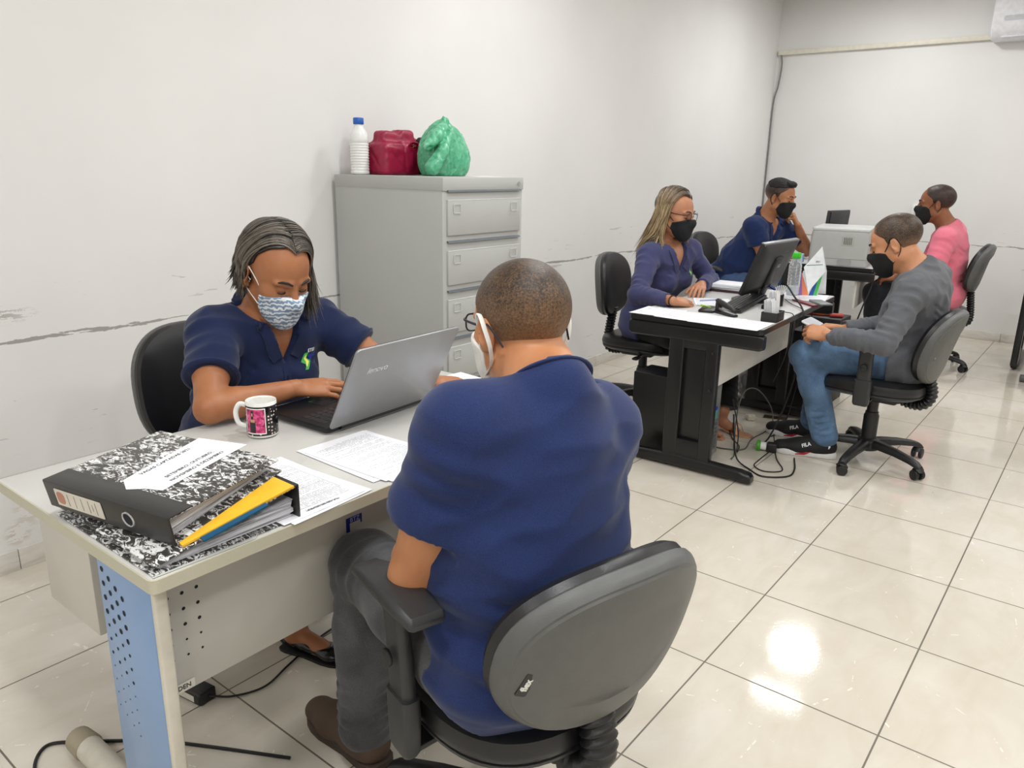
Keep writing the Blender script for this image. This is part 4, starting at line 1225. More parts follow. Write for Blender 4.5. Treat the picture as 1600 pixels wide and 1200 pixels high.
def black_desk(label, cx, cy, w, dlen, rz, posts=True, panel_x=None, post_x=.04):
    """desk with black end frames; local y runs along the length, +x is the visitor side"""
    d = thing('office_desk', label, 'desk', (cx, cy, 0), rz)
    b = MB(); b.prism(rrect(w - .004, dlen - .004, .02, 5), .722, .740, .001); obj('tabletop', b, M('pale_grey_top', (206, 206, 203), .36, var=.02), d)
    b = MB(); ol = rrect(w, dlen, .022, 5); il = rrect(w - .008, dlen - .008, .018, 5)
    b.loft([[(x, y, .7145) for x, y in il], [(x, y, .7145) for x, y in ol], [(x, y, .7385) for x, y in ol], [(x, y, .7405) for x, y in il]], False, False); obj('edge_band', b, black_st, d)
    for sg in (-1, 1):
        yy = sg * (dlen / 2 - .035)
        b = MB()
        rings = []
        for (x, h, ww) in ((-w / 2 - .004, .060, .026), (-w / 2 + .012, .076, .036), (w / 2 - .014, .076, .036), (w / 2 + .004, .060, .028)):
            rings.append([(x, yy + p[0], .676 + p[1]) for p in rrect(ww + .012, h, .014, 4)])
        b.loft(rings); obj('end_rail', b, black_st, d, sharp=40)
        b = MB(); px = post_x
        for (a, ww) in ((px - .115, .075), (px + .060, .062)):
            b.box((a, yy, .36), (ww, .045, .64), .008, 3)
        for z in (.655, .105): b.box((px - .03, yy, z), (.22, .04, .10), .006)
        b.box((px - .03, yy + .004, .36), (.18, .006, .60), .001)
        obj('leg', b, black_st, d, sharp=40)
        b = MB(); rings = []
        for (x, h, ww, z) in ((-w / 2 + .03, .03, .040, .024), (-w / 2 + .05, .05, .054, .034), (-.02, .066, .060, .042), (w / 2 - .06, .056, .058, .036), (w / 2 - .045, .054, .064, .036), (w / 2 + .0, .046, .062, .031), (w / 2 + .012, .03, .048, .026)):
            rings.append([(x, yy + p[0], z + p[1]) for p in rrect(ww, h, min(h, ww) * .35, 4)])
        b.loft(rings); obj('foot', b, black_st, d, sharp=40)
        for z in (.60, .42):
            b = MB(); b.cyl((px + .066, yy - .028 * 1, z), (px + .066, yy - .0225, z), .007, 14); obj('bolt', b, M('dark_bolt', (60, 60, 62), .3, .6), d)
    b = MB(); px_ = panel_x if panel_x is not None else .09
    b.box((px_, 0, .570), (.016, dlen - .13, .29), .002); obj('modesty_panel', b, M('pale_panel', (214, 211, 205), .4, var=.02), d)
    return d
d2 = black_desk('pale grey desk with black frames between the blonde woman and the man in grey', -.775, 1.965, .655, 1.25, .045, panel_x=.105)
d3 = black_desk('pale grey desk with black steel frame carrying the printer, nearest the far wall', -1.03, 4.74, .64, 1.30, .10, panel_x=.20, post_x=-.18)
d4 = black_desk('grey desk with black steel foot cut off by the right edge of the photo', .455, 5.13, .62, .46, PI / 2, post_x=-.20)

# filing cabinet
cab_m = M('grey_painted_steel', (176, 177, 174), .36, var=.02, nscale=4); cab_d = M('cabinet_shadow_gap', (84, 88, 92), .5)
cabx0, cabx1, caby0, caby1 = -2.125, -1.445, .415, .945; CZ = 1.368
cb = thing('filing_cabinet', 'tall grey steel filing cabinet with stacked drawers against the left wall', 'filing cabinet', ((cabx0 + cabx1) / 2, (caby0 + caby1) / 2, 0))
cw, cd = cabx1 - cabx0, caby1 - caby0
b = MB(); b.box((-.003, 0, .66), (cw - .006, cd, 1.316), .003); obj('body', b, cab_m, cb)
b = MB(); b.box((0, 0, CZ - .0275), (cw, cd + .004, .055), .004); obj('top', b, cab_m, cb)
b = MB(); b.cyl((cw / 2 - .001, cd / 2 - .035, CZ - .028), (cw / 2 + .004, cd / 2 - .035, CZ - .028), .009, 16); obj('lock', b, chrome, cb)
zt = CZ - .060
for k in range(6):
    zh = .190; z1_ = zt + .012 - k * .2065
    b = MB(); b.box((cw / 2 - .010, 0, z1_ - .042 - (zh - .045) / 2), (.028, cd - .046, zh - .045), .003)
    dr = obj('drawer', b, cab_m, cb)
    b = MB(); b.box((cw / 2 - .014, 0, z1_ - .012), (.014, cd - .046, .024), .001); obj('handle_recess', b, cab_d, dr)
    b = MB(); b.loft([[(cw / 2 - .006, y, z1_ - .002), (cw / 2 + .004, y, z1_ - .004), (cw / 2 + .006, y, z1_ - .010), (cw / 2 - .004, y, z1_ - .008)] for y in (-cd / 2 + .024, cd / 2 - .024)]); obj('handle', b, M('grip_steel', (92, 100, 106), .4), dr)
    b = MB(); b.box((cw / 2 + .0035, 0, z1_ - .0435), (.003, cd - .048, .003), .001); obj('front_lip', b, M('lip_light', (214, 215, 212), .3), dr)
    for yy in (-cd / 2 + .075, cd / 2 - .075):
        b = MB(); zc = z1_ - .078
        b.tube([(cw / 2 + .0085, yy + a, zc + c) for a, c in rrect(.042, .036, .004, 3)], .0016, 6, closed=True); obj('label_holder', b, M('label_frame', (196, 197, 193), .35), dr)

# ------------------------------------------------------------------ things on top of the cabinet
def ops_thing(name, label, cat, ops, h, mat, loc, **kw):
    r = bpy.data.objects.new('tmp', None); r.location = loc
    o = implicit(name, ops, h, mat, None, **kw)
    me = o.data; me.transform(Matrix.Translation(-Vector(loc))); o.location = loc; tag(o, label, cat); bpy.data.objects.remove(r); return o
bt = thing('milk_bottle', 'white ribbed plastic bottle with a blue cap on top of the filing cabinet', 'bottle', (-2.03, .487, CZ))
bt.scale = (1.16, 1.16, 1.13)
prof = [(.030, 0), (.0365, .004)]
z = .012
while z < .125:
    prof += [(.0365, z), (.0345, z + .003), (.0345, z + .005), (.0365, z + .008)]; z += .0105
prof += [(.0365, .135), (.0345, .152), (.027, .168), (.0185, .182), (.0165, .190), (.0165, .20)]
b = MB(); b.lathe(prof, 36); obj('body', b, M('milky_plastic', (232, 232, 230), .3), bt, sharp=60)
b = MB(); b.lathe([(.0195, .192), (.0205, .194), (.0205, .214), (.0185, .217)], 36); obj('cap', b, M('blue_cap', (28, 92, 180), .35), bt)

# red handbag
hb = thing('handbag', 'crimson leather handbag on the filing cabinet beside the white bottle', 'handbag', (-1.985, .670, CZ))
red = M('crimson_leather', (150, 18, 58), .42, var=.12, nscale=20, bump=.3, bscale=160)
hx, hy = -1.985, .670
oo = [('u', BX((hx, hy - .005, CZ + .070), (.072, .128, .072), None, .022), 0), ('u', BX((hx - .01, hy - .055, CZ + .135), (.040, .050, .060), None, .022), .022), ('u', BX((hx + .005, hy + .030, CZ + .140), (.042, .052, .062), None, .022), .018), ('u', BX((hx, hy + .095, CZ + .10), (.045, .035, .065), None, .02), .02),
      ('s', RC((hx - .08, hy - .010, CZ + .215), (hx + .08, hy - .018, CZ + .195), .013, .015), .010), ('s', RC((hx + .03, hy - .07, CZ + .215), (hx + .05, hy - .02, CZ + .185), .014, .012), .012), wrinkle(5, .0022, .07)]
for (a, c) in (((hx + .060, hy - .012, CZ + .175), (hx + .076, hy - .006, CZ + .01)), ((hx + .06, hy + .062, CZ + .15), (hx + .076, hy + .055, CZ + .02)), ((hx + .070, hy - .12, CZ + .13), (hx + .074, hy - .02, CZ + .125)), ((hx + .074, hy - .09, CZ + .10), (hx + .074, hy - .03, CZ + .03)), ((hx - .05, hy - .13, CZ + .14), (hx + .03, hy - .133, CZ + .03))): oo.append(crease(a, c, .0055, .009))
oo.append(('plane', (0, 0, CZ + .001), (0, 0, -1), 0))
_b = implicit('body', oo, .006, red, hb)
for dx in (.03,):
    b = MB(); b.tube(spline([(.066, .02, .13), (.080, .03, .145), (.086, .06, .135), (.088, .072, .10), (.084, .07, .06)], 6), .009, 8, (1.3, .6)); obj('handle', b, red, hb)
b = MB(); b.tube([(.071 + .009 * math.cos(a), .042 + .006 * math.sin(a), .135 + .011 * math.sin(a)) for a in [k * PI / 6 for k in range(12)]], .002, 6, closed=True); obj('buckle', b, M('gold', (200, 165, 90), .25, 1.0), hb)
b = MB(); b.box((.066, .04, .075), (.008, .05, .085), .003); obj('side_strap', b, red, hb)

# black bag behind
ops_b = [('u', BX((-1.90, .835, CZ + .085), (.055, .095, .085), None, .03), 0), ('u', EL((-1.90, .85, CZ + .12), (.05, .07, .09)), .03)]
bb = thing('backpack', 'black bag half hidden behind the green carrier bag on the filing cabinet', 'bag', (-1.90, .80, CZ))
implicit('body', ops_b + [wrinkle(9, .004, .08), ('plane', (0, 0, CZ + .001), (0, 0, -1), 0)], .007, M('black_nylon', (24, 22, 26), .6, bump=.3), bb)
b = MB(); b.tube(spline([(.02, .07, .17), (.03, .12, .165), (.04, .13, .10), (.03, .10, .05), (.04, .13, .03), (.05, .12, .006)], 6), .004, 8, (1.6, .6)); obj('strap', b, M('black_strap', (20, 20, 22), .6), bb)

# green carrier bag: thin translucent film
t = NT('green_film'); v = t.coord(); n = t.noise(v, 26, 4, .6, 1.2)
t.set(Base_Color=t.ramp(n, [(0.3, lin((66, 160, 118))), (0.55, lin((98, 190, 146))), (0.75, lin((150, 218, 184)))]), Roughness=.26)
t.b.inputs['Transmission Weight'].default_value = .12; t.b.inputs['Subsurface Weight'].default_value = .2; t.b.inputs['Subsurface Radius'].default_value = (.01, .02, .012)
t.bump(t.noise(v, 55, 3, .6, 1.5), .5, .004); green_film = t.m
gx, gy = -1.745, .705
def pleats(cx, cy, n, amp, z0, z1, seed):
    """vertical gathers of thin film fanning down from a gathered top"""
    rs = np.random.RandomState(seed); ph = rs.uniform(0, 6.28, 5)
    def fn(X, Y, Z):
        an = np.arctan2(Y - cy, X - cx); k = np.clip((Z - z0) / (z1 - z0), 0, 1)
        w = np.abs(np.sin(n * an * .5 + 1.2 * np.sin(2 * an + ph[0]) + 3.0 * k * np.sin(an + ph[1]) + ph[2])) + .5 * np.abs(np.sin(n * 1.3 * an + ph[3] + 4 * k))
        return (amp * (.35 + .65 * k) * (.75 - w)).astype(np.float32)
    return ('fn', fn)
oo = [('u', EL((gx - .01, gy + .045, CZ + .075), (.105, .135, .125)), 0), ('u', EL((gx, gy + .025, CZ + .145), (.075, .092, .080)), .04),
      ('u', RC((gx + .01, gy + .01, CZ + .205), (gx + .015, gy + .02, CZ + .236), .040, .018), .03),
      pleats(gx, gy + .03, 13, .0065, CZ, CZ + .24, 4),
      ('u', RC((gx + .03, gy + .00, CZ + .212), (gx + .065, gy - .085, CZ + .165), .022, .030), .010), ('u', RC((gx + .065, gy - .085, CZ + .165), (gx + .070, gy - .145, CZ + .125), .030, .020), .010),
      ('u', RC((gx + .075, gy - .01, CZ + .185), (gx + .095, gy - .075, CZ + .105), .018, .026), .008), ('u', RC((gx + .095, gy - .075, CZ + .105), (gx + .080, gy - .125, CZ + .035), .026, .034), .008),
      ('s', RC((gx + .085, gy - .165, CZ + .10), (gx + .085, gy - .135, CZ + .115), .010, .012), .006),
      wrinkle(21, .0022, .035, (1, 1, .3))]
rs = np.random.RandomState(4)
for k in range(16):
    a = rs.uniform(-1.9, 1.9); top = V3(gx + .01, gy + .02, CZ + .22); q = V3(gx + .105 * math.cos(a), gy + .04 + .13 * math.sin(a), CZ + rs.uniform(.02, .10)); m_ = top * .5 + q * .5 + V3(.035 * math.cos(a), .035 * math.sin(a), .03)
    oo.append(crease(top, m_, .005, .007)); oo.append(crease(m_, q, .005, .006))
oo.append(('plane', (0, 0, CZ + .001), (0, 0, -1), 0))
gb = ops_thing('carrier_bag', 'crumpled green plastic carrier bag on the filing cabinet', 'plastic bag', oo, .0045, green_film, (gx, gy, CZ))
b = MB(); b.prism(rrect(.10, .19, .002), 0, .0012, 0, Matrix.Translation((-1.56, .80, CZ + .0002)) @ Matrix.Rotation(.05, 4, 'Z')); pp = obj('paper_sheet', b, M('paper_white', (240, 241, 243), .6)); tag(pp, 'loose white paper strip lying on the cabinet top near its drawers', 'paper')

# ------------------------------------------------------------------ paper
def print_mat(name, seed=0.0, title=True, tint=(243, 244, 248), dens=.5, w=.21, h=.297, ink=(70, 74, 84), lh=.0062, frame_=False, form=False):
    """printed page: rows of word-like marks; object coordinates, page centred at the origin, x across, y up"""
    t = NT(name); v = t.coord(); s = t.node('ShaderNodeSeparateXYZ', i_0=v); X, Y = s.outputs[0], s.outputs[1]
    row = t.math('DIVIDE', Y, lh); fr = t.math('FRACT', t.math('ADD', row, 100.0)); ri = t.math('FLOOR', row)
    rn = t.node('ShaderNodeTexWhiteNoise', noise_dimensions='1D'); t.l.new(t.math('ADD', ri, seed * 13.7 + .5), rn.inputs['W'])
    cv = t.node('ShaderNodeCombineXYZ'); t.l.new(t.math('MULTIPLY', X, 260.0), cv.inputs[0]); t.l.new(t.math('ADD', t.math('MULTIPLY', ri, 7.31), seed), cv.inputs[1])
    word = t.noise(cv.outputs[0], 1.0, 2, .7)
    inrow = t.math('MULTIPLY', t.math('GREATER_THAN', fr, .30), t.math('LESS_THAN', fr, .68))
    ink_ = t.math('MULTIPLY', inrow, t.math('GREATER_THAN', word, .455))
    wid = t.math('ADD', -w * .42, t.math('MULTIPLY', rn.outputs['Value'], w * 1.15))
    ink_ = t.math('MULTIPLY', ink_, t.math('LESS_THAN', X, t.math('MINIMUM', wid, w * .41)))
    ink_ = t.math('MULTIPLY', ink_, t.math('GREATER_THAN', X, -w * .41)); ink_ = t.math('MULTIPLY', ink_, t.math('LESS_THAN', t.math('ABSOLUTE', Y), h * .42))
    ink_ = t.math('MULTIPLY', ink_, t.math('GREATER_THAN', rn.outputs['Value'], .5 - dens * .6))
    tot = t.math('MULTIPLY', ink_, .62)
    def bar(cx, cy, hw, hh, k=.85):
        q = t.math('MULTIPLY', t.math('LESS_THAN', t.math('ABSOLUTE', t.math('SUBTRACT', X, cx)), hw), t.math('LESS_THAN', t.math('ABSOLUTE', t.math('SUBTRACT', Y, cy)), hh))
        return t.math('MULTIPLY', q, k)
    if title: tot = t.math('MAXIMUM', tot, t.math('MULTIPLY', bar(-w * .02, h * .455, w * .20, .0035, .95), t.math('GREATER_THAN', t.noise(t.mapping(v, (300, 200, 1)), 1, 2), .42)))
    if form:
        for yy in (.30, .12, -.10, -.30): tot = t.math('MAXIMUM', tot, bar(0, h * yy, w * .42, .0006, .8))
        for xx in (-.42, .42): tot = t.math('MAXIMUM', tot, bar(w * xx, 0, .0006, h * .30, .8))
    col = t.mix(tot, lin(tint), lin(ink)); t.set(Base_Color=col, Roughness=.55); return t.m
PM = [print_mat('printed_page_a', 1, dens=.8), print_mat('printed_form', 5, dens=.5, form=True), print_mat('printed_page_b', 9, dens=.65), print_mat('printed_page_small', 3, dens=.7, lh=.0045)]
def paper(label, cx, cy, z, rz, mat, w=.21, h=.297, curl=.0, group=None, name='paper_sheet', th=.0005):
    b = MB(); nx, ny = 8, 10; V = []; F = []
    f = lambda x, y: curl * ((abs(x) / (w / 2)) ** 3 + (abs(y) / (h / 2)) ** 3) * .5
    for s_ in (0, 1):
        for j in range(ny + 1):
            for i in range(nx + 1):
                x = -w / 2 + w * i / nx; y = -h / 2 + h * j / ny; V.append((x, y, f(x, y) + th * s_))
    N = (nx + 1) * (ny + 1)
    for j in range(ny):
        for i in range(nx):
            a = j * (nx + 1) + i; F.append([N + a, N + a + 1, N + a + nx + 2, N + a + nx + 1]); F.append([a, a + nx + 1, a + nx + 2, a + 1])
    for i in range(nx): F.append([i, i + 1, N + i + 1, N + i]); a = ny * (nx + 1) + i; F.append([a + 1, a, N + a, N + a + 1])
    for j in range(ny): a = j * (nx + 1); F.append([a + nx + 1, a, N + a, N + a + nx + 1]); a += nx; F.append([a, a + nx + 1, N + a + nx + 1, N + a])
    b.add(V, F, False); o = obj(name, b, mat, loc=(cx, cy, z)); o.rotation_euler = (0, 0, rz); tag(o, label, 'paper', group); return o
DZ = .7412
HP = PI / 2
for i, (dx, dy, a) in enumerate(((.012, .015, .05), (-.006, .008, -.03), (.004, -.004, .02), (0, 0, .0))):
    nm = ['bottom sheet', 'second sheet from the bottom', 'second sheet from the top', 'top printed form'][i]
    paper(nm + ' of the loose pile beside the stacked folders', -.560 + dx, -1.035 + dy * .6, DZ + .0006 * i, -HP + .02 + a, PM[1 if i == 3 else 0], .21, .297, .0012, 'form sheets beside the folders')
for i, (dx, dy, a) in enumerate(((-.012, -.012, -.06), (.008, .004, .03), (0, 0, 0))):
    nm = ['bottom sheet', 'middle sheet', 'top printed page'][i]
    paper(nm + ' of the pile between the laptop and the man in the blue shirt', -.562 + dx, -.765 + dy, DZ + .0006 * i, -HP + .03 + a, PM[2 if i == 2 else 0], .205, .285, .001, 'pages in front of the laptop')
for i, (x, y, a) in enumerate(((-.735, -.235, -.32), (-.66, -.30, -.25), (-.80, -.17, -.1))):
    paper(['white page beside the right side of the laptop', 'small printed slip hanging behind the shoulder of the seated man', 'white page under the left hand of the woman at the laptop'][i], x, y, DZ + .0006 * i, HP + a, PM[3 if i == 1 else 2], .12 if i == 1 else .19, .20 if i == 1 else .26, .0008)

# ------------------------------------------------------------------ lever-arch folders
t = NT('marbled_paper'); v = t.coord()
n = t.noise(t.mapping(v, (1, 1.9, 1)), 42, 5, .74, 1.4); n2 = t.noise(v, 9, 2)
k = t.math('ADD', n, t.math('MULTIPLY', t.math('SUBTRACT', n2, .5), .22))
t.set(Base_Color=t.ramp(k, [(.520, lin((56, 54, 52))), (.540, lin((226, 226, 224)))]), Roughness=.32); marble = t.m
spine_blk = M('black_spine_cloth', (38, 37, 36), .34, bump=.2, bscale=500)
pages_m = NT('page_edges'); v = pages_m.coord(); s_ = pages_m.node('ShaderNodeSeparateXYZ', i_0=v)
q = pages_m.noise(pages_m.mapping(v, (3, 3, 420)), 1.0, 3, .7); pages_m.set(Base_Color=pages_m.ramp(q, [(.35, lin((120, 122, 130))), (.5, lin((206, 207, 212))), (.7, lin((236, 236, 240)))]), Roughness=.7); pages_m = pages_m.m
def folder(label, loc, rz, pitch_, L=.34, W=.285, T0=.062, T1=.035, label_front=True, spine_left=True):
    """spine along local x at y=0, covers run to +y; pitch tilts the lower cover"""
    f = thing('ring_binder', label, 'binder', loc, rz)
    f.rotation_euler = (pitch_, 0, rz)
    b = MB(); b.prism([(p[0], p[1] + W / 2) for p in rrect(L, W, .004, 3)], 0, .0028, .0006); obj('bottom_cover', b, marble, f)
    tl = math.atan2(T0 - T1, W)
    mt = Matrix.Translation((0, 0, T0)) @ Matrix.Rotation(-tl, 4, 'X')
    b = MB(); b.prism([(p[0], p[1] + W / 2) for p in rrect(L, W, .004, 3)], -.0028, 0, .0006, mt); tc = obj('top_cover', b, marble, f)
    b = MB(); b.prism([(p[0], p[1] + .024) for p in rrect(L + .0006, .054, .002, 3)], -.001, .0009, .0003, mt); obj('spine_strip', b, spine_blk, tc)
    b = MB(); b.box((0, -.0015, T0 / 2), (L + .0004, .004, T0 + .001), .0015); sp_ = obj('spine', b, spine_blk, f)
    m = frame((L * .18, -.0040, T0 * .5), (1, 0, 0), (0, 0, 1))
    b = MB(); b.tube([m @ Vector((.014 * math.cos(a), .014 * math.sin(a), 0)) for a in [k * PI / 12 for k in range(24)]], .0022, 8, closed=True); obj('finger_ring', b, chrome, sp_)
    b = MB(); b.add([m @ Vector((.0125 * math.cos(a), .0125 * math.sin(a), .0004)) for a in [k * PI / 12 for k in range(24)]], [list(range(24))], False); obj('finger_hole', b, hole_mt, sp_)
    if label_front:
        m2 = frame((-L * .215, -.0042, T0 * .5), (1, 0, 0), (0, 0, 1))
        b = MB(); b.prism(rrect(.135, .036, .002), 0, .0008, 0, m2); obj('label', b, M('label_card', (214, 208, 196), .5), sp_)
        b = MB(); b.prism(rrect(.022, .026, .008), .0008, .0011, 0, m2 @ Matrix.Translation((-.052, 0, 0))); obj('label_emblem', b, M('emblem_red', (186, 130, 112), .6), sp_)
        for q in range(9):
            b = MB(); b.box((0, 0, 0), (.0012, .026 - .012 * (q % 2), .0003), 0, mtx=m2 @ Matrix.Translation((-.030 + q * .010, .0, .0010))); obj('label_line', b, M('label_ink', (120, 116, 108), .6), sp_) if q in (0, 2, 4, 6, 7, 8) else None
    # sheaf of pages
    b = MB(); n = 7; rings = []
    for i in range(n + 1):
        k = i / n; jx = .003 * math.sin(i * 2.3); rings.append([(p[0] + jx - .006, p[1] + W / 2 + .004 * math.sin(i * 1.7) - .006, .004 + (T1 * .72) * k + (T0 * .35 - T1 * .1) * k * (1 - (p[1] + W / 2) / W)) for p in rrect(L - .040, W - .022, .002, 2)])
    b.loft(rings, smooth=False); obj('pages', b, pages_m, f)
    return f, tc, mt
f1, _, _ = folder('black and white marbled lever-arch folder at the bottom of the pile, opening toward the camera', (-.600, -1.095, DZ), PI + .0, 0.0, .375, .295, .070, .016, False)
f2, tc2, mt2 = folder('black and white marbled folder with a white title sheet, on top of the pile', (-.600, -1.366, DZ + .030), .19, .18, .345, .262, .056, .028, True)
m = mt2 @ Matrix.Translation((.01, .165, .0006)) @ Matrix.Rotation(HP + .10, 4, 'Z')
b = MB(); b.prism([(-.105, -.055), (.115, -.062), (.108, .058), (-.098, .048), (-.125, .012), (-.110, -.02)], 0, .0006, 0, m); ts = obj('title_sheet', b, M('paper_white', (240, 241, 243), .6), tc2)
ink = M('print_ink', (52, 54, 60), .6)
text('VAGAS CAPTADAS 2021', .0120, ink, m @ Matrix.Translation((-.005, .036, .0008)), ts, 'title_lettering')
text('SETEMBRO, OUTUBRO,', .0120, ink, m @ Matrix.Translation((.0, -.020, .0008)), ts, 'title_lettering')
text('NOVEMBRO E DEZEMBRO', .0120, ink, m @ Matrix.Translation((.0, -.040, .0008)), ts, 'title_lettering')
# envelope, blue folder, plastic sleeves between the folders
def slab(name, label, cat, pts, th, mat):
    c = sum((Vector(p) for p in pts), Vector()) / len(pts); P = [Vector(p) - c for p in pts]
    b = MB(); n = (P[1] - P[0]).cross(P[-1] - P[0]).normalized()
    if n.z < 0: n = -n
    b.loft([[p for p in P], [p + n * th for p in P]], smooth=False); o = obj(name, b, mat, loc=c); tag(o, label, cat); return o
slab('envelope', 'yellow envelope sticking out between the two marbled folders', 'envelope', [(-.418, -1.330, DZ + .0295), (-.408, -1.105, DZ + .0695), (-.66, -1.10, DZ + .0705), (-.70, -1.30, DZ + .0335)], .004, M('yellow_paper', (238, 184, 48), .5))
slab('paper_folder', 'dark blue card folder edge under the yellow envelope', 'folder', [(-.400, -1.300, DZ + .0335), (-.398, -1.17, DZ + .0565), (-.67, -1.14, DZ + .0620), (-.69, -1.27, DZ + .0380)], .003, M('petrol_card', (14, 78, 112), .45))
slab('plastic_sleeve', 'clear plastic sleeve with white sheets under the spine of the upper folder', 'plastic sleeve', [(-.765, -1.372, DZ + .029), (-.52, -1.355, DZ + .029), (-.505, -1.30, DZ + .030), (-.70, -1.20, DZ + .036)], .0012, M('sleeve_paper', (206, 208, 212), .15))
slab('plastic_sleeve', 'clear plastic sleeve under the lower folder at the desk corner', 'plastic sleeve', [(-.408, -1.392, DZ), (-.402, -1.20, DZ), (-.44, -1.16, DZ), (-.55, -1.35, DZ)], .0006, M('sleeve_film', (196, 198, 192), .12))

# ------------------------------------------------------------------ laptop
lt = thing('laptop', 'open grey laptop seen from behind on the nearest desk', 'laptop', (-.752, -.754, DZ), .042)
sil = M('laptop_grey', (150, 151, 154), .34, .55, var=.02); dk = M('laptop_black', (20, 20, 22), .4)
W_, Dp = .380, .255
b = MB(); b.prism([(-p[0] - Dp / 2 - .004, p[1] + W_ / 2) for p in rrect(Dp, W_, .012, 4)][::-1], .002, .019, .003); obj('base', b, dk, lt)
b = MB(); b.prism([(-p[0] - Dp / 2 - .004, p[1] + W_ / 2) for p in rrect(Dp - .002, W_ - .002, .012, 4)][::-1], .000, .004, .001); obj('base_plate', b, sil, lt)
b = MB()
for r_ in range(5):
    for c_ in range(15): b.box((-.045 - r_ * .0185, .030 + c_ * .0215, .0196), (.0155, .0185, .0024), .001, 1)
kb = obj('keyboard', b, M('key_black', (30, 30, 33), .35), lt)
b = MB(); b.box((-.19, .17, .0192), (.065, .10, .0006), 0); obj('touchpad', b, M('pad_black', (34, 34, 36), .25), lt)
tl = .473; up_ = Vector((math.sin(tl), 0, math.cos(tl)))
ml = frame((0, W_ / 2, .016), (0, 1, 0), up_)   # x = +y, y = up the lid, z outward
b = MB(); b.prism([(p[0], p[1] + .130) for p in rrect(W_, .252, .010, 4)], 0, .0075, .0025, ml); lid = obj('lid', b, sil, lt)
b = MB(); b.prism([(p[0], p[1] + .130) for p in rrect(W_ - .006, .246, .009, 4)], -.0035, .0005, .001, ml); obj('bezel', b, dk, lid)
b = MB(); b.prism([(p[0], p[1] + .134) for p in rrect(W_ - .034, .205, .002, 4)], -.0038, -.0030, 0, ml); obj('screen', b, emis('laptop_screen', (.75, .85, 1.0), .55), lid)
b = MB(); b.cyl((0, .04, .014), (0, .34, .014), .008, 14); obj('hinge', b, dk, lt)
zz = ml.to_3x3() @ Vector((0, 0, 1)); flip = ml
text('lenovo', .026, M('logo_silver', (208, 208, 212), .25, .7), ml @ Matrix.Translation((-.095, .180, .0078)), lid, 'logo_lettering', shear=.25, bold=.0004)
b = MB(); b.cyl((.006, W_ - .04, .008), (.0, W_ + .0, .010), .003, 10); 
pl = thing('charger_plug', 'black charger plug and cable at the right side of the laptop', 'charger plug', (-.80, -.33, DZ))
b = MB(); b.tube([(-.015, -.042, .010), (-.02, -.03, .010), (-.022, -.028, .010), (-.03, .012, .010), (-.034, .024, .009)], [.002, .0025, .007, .007, .003], 12); obj('plug', b, dk, pl)
b = MB(); b.tube(spline([(-.034, .02, .009), (-.05, .06, .004), (-.10, .10, .003), (-.17, .16, .003), (-.21, .20, .003)], 6), .0022, 8); obj('cable', b, dk, pl)

# mug
mg = thing('mug', 'white mug with a black dotted wrap and a pink photo, beside the laptop', 'mug', (-.885, -.855, DZ))
cer = M('white_ceramic', (240, 239, 234), .12)
b = MB(); b.lathe([(.030, .0), (.036, .002), (.0385, .006), (.0385, .090), (.0375, .093), (.0355, .092), (.0350, .088), (.0345, .010), (.0, .008)], 48, cap1=False); obj('body', b, cer, mg, sharp=60)
t = NT('dotted_wrap'); v = t.coord(); vo = t.node('ShaderNodeTexVoronoi'); t.l.new(v, vo.inputs['Vector']); vo.inputs['Scale'].default_value = 105; vo.inputs['Randomness'].default_value = .35
t.set(Base_Color=t.mix(t.math('LESS_THAN', vo.outputs['Distance'], .26), lin((22, 20, 20)), lin((222, 205, 196))), Roughness=.15)
b = MB(); b.lathe([(.0387, .008), (.0389, .0085), (.0389, .0835), (.0387, .084)], 48, cap0=False, cap1=False); obj('wrap', b, t.m, mg)
ha = math.radians(-142)
def arcpatch(mb, r, a0, a1, z0, z1, n=12):
    P = [[(r * math.cos(a0 + (a1 - a0) * i / n), r * math.sin(a0 + (a1 - a0) * i / n), z) for z in (z0, z1)] for i in range(n + 1)]
    V = [p for c in P for p in c]; mb.add(V, [[2 * i, 2 * i + 2, 2 * i + 3, 2 * i + 1] for i in range(n)], True)
c0 = math.radians(-52)
b = MB(); arcpatch(b, .0391, c0 - .86, c0 + .56, .013, .080); obj('photo_border', b, cer, mg)
t = NT('mug_photo'); v = t.coord(); n = t.noise(v, 70, 3, .6, .5); t.set(Base_Color=t.ramp(n, [(.35, lin((118, 24, 48))), (.5, lin((206, 60, 120))), (.65, lin((232, 110, 160)))]), Roughness=.15)
b = MB(); arcpatch(b, .03925, c0 - .80, c0 + .50, .016, .0775); obj('photo', b, t.m, mg)
b = MB(); arcpatch(b, .0394, c0 - .52, c0 - .10, .017, .046, 6); arcpatch(b, .0394, c0 - .40, c0 - .22, .040, .074, 4); obj('photo_figure', b, M('figure_dark', (40, 34, 40), .3), mg)
b = MB(); arcpatch(b, .03945, c0 - .44, c0 - .14, .044, .052, 6); arcpatch(b, .03945, c0 - .36, c0 - .26, .060, .068, 4); obj('photo_figure_skin', b, M('figure_skin', (196, 150, 110), .3), mg)
b = MB(); hd = Vector((math.cos(ha), math.sin(ha), 0)); b.tube(spline([hd * .037 + Vector((0, 0, .078)), hd * .055 + Vector((0, 0, .080)), hd * .066 + Vector((0, 0, .058)), hd * .060 + Vector((0, 0, .030)), hd * .037 + Vector((0, 0, .020))], 6), .0055, 12, (.8, 1.2)); obj('handle', b, cer, mg)

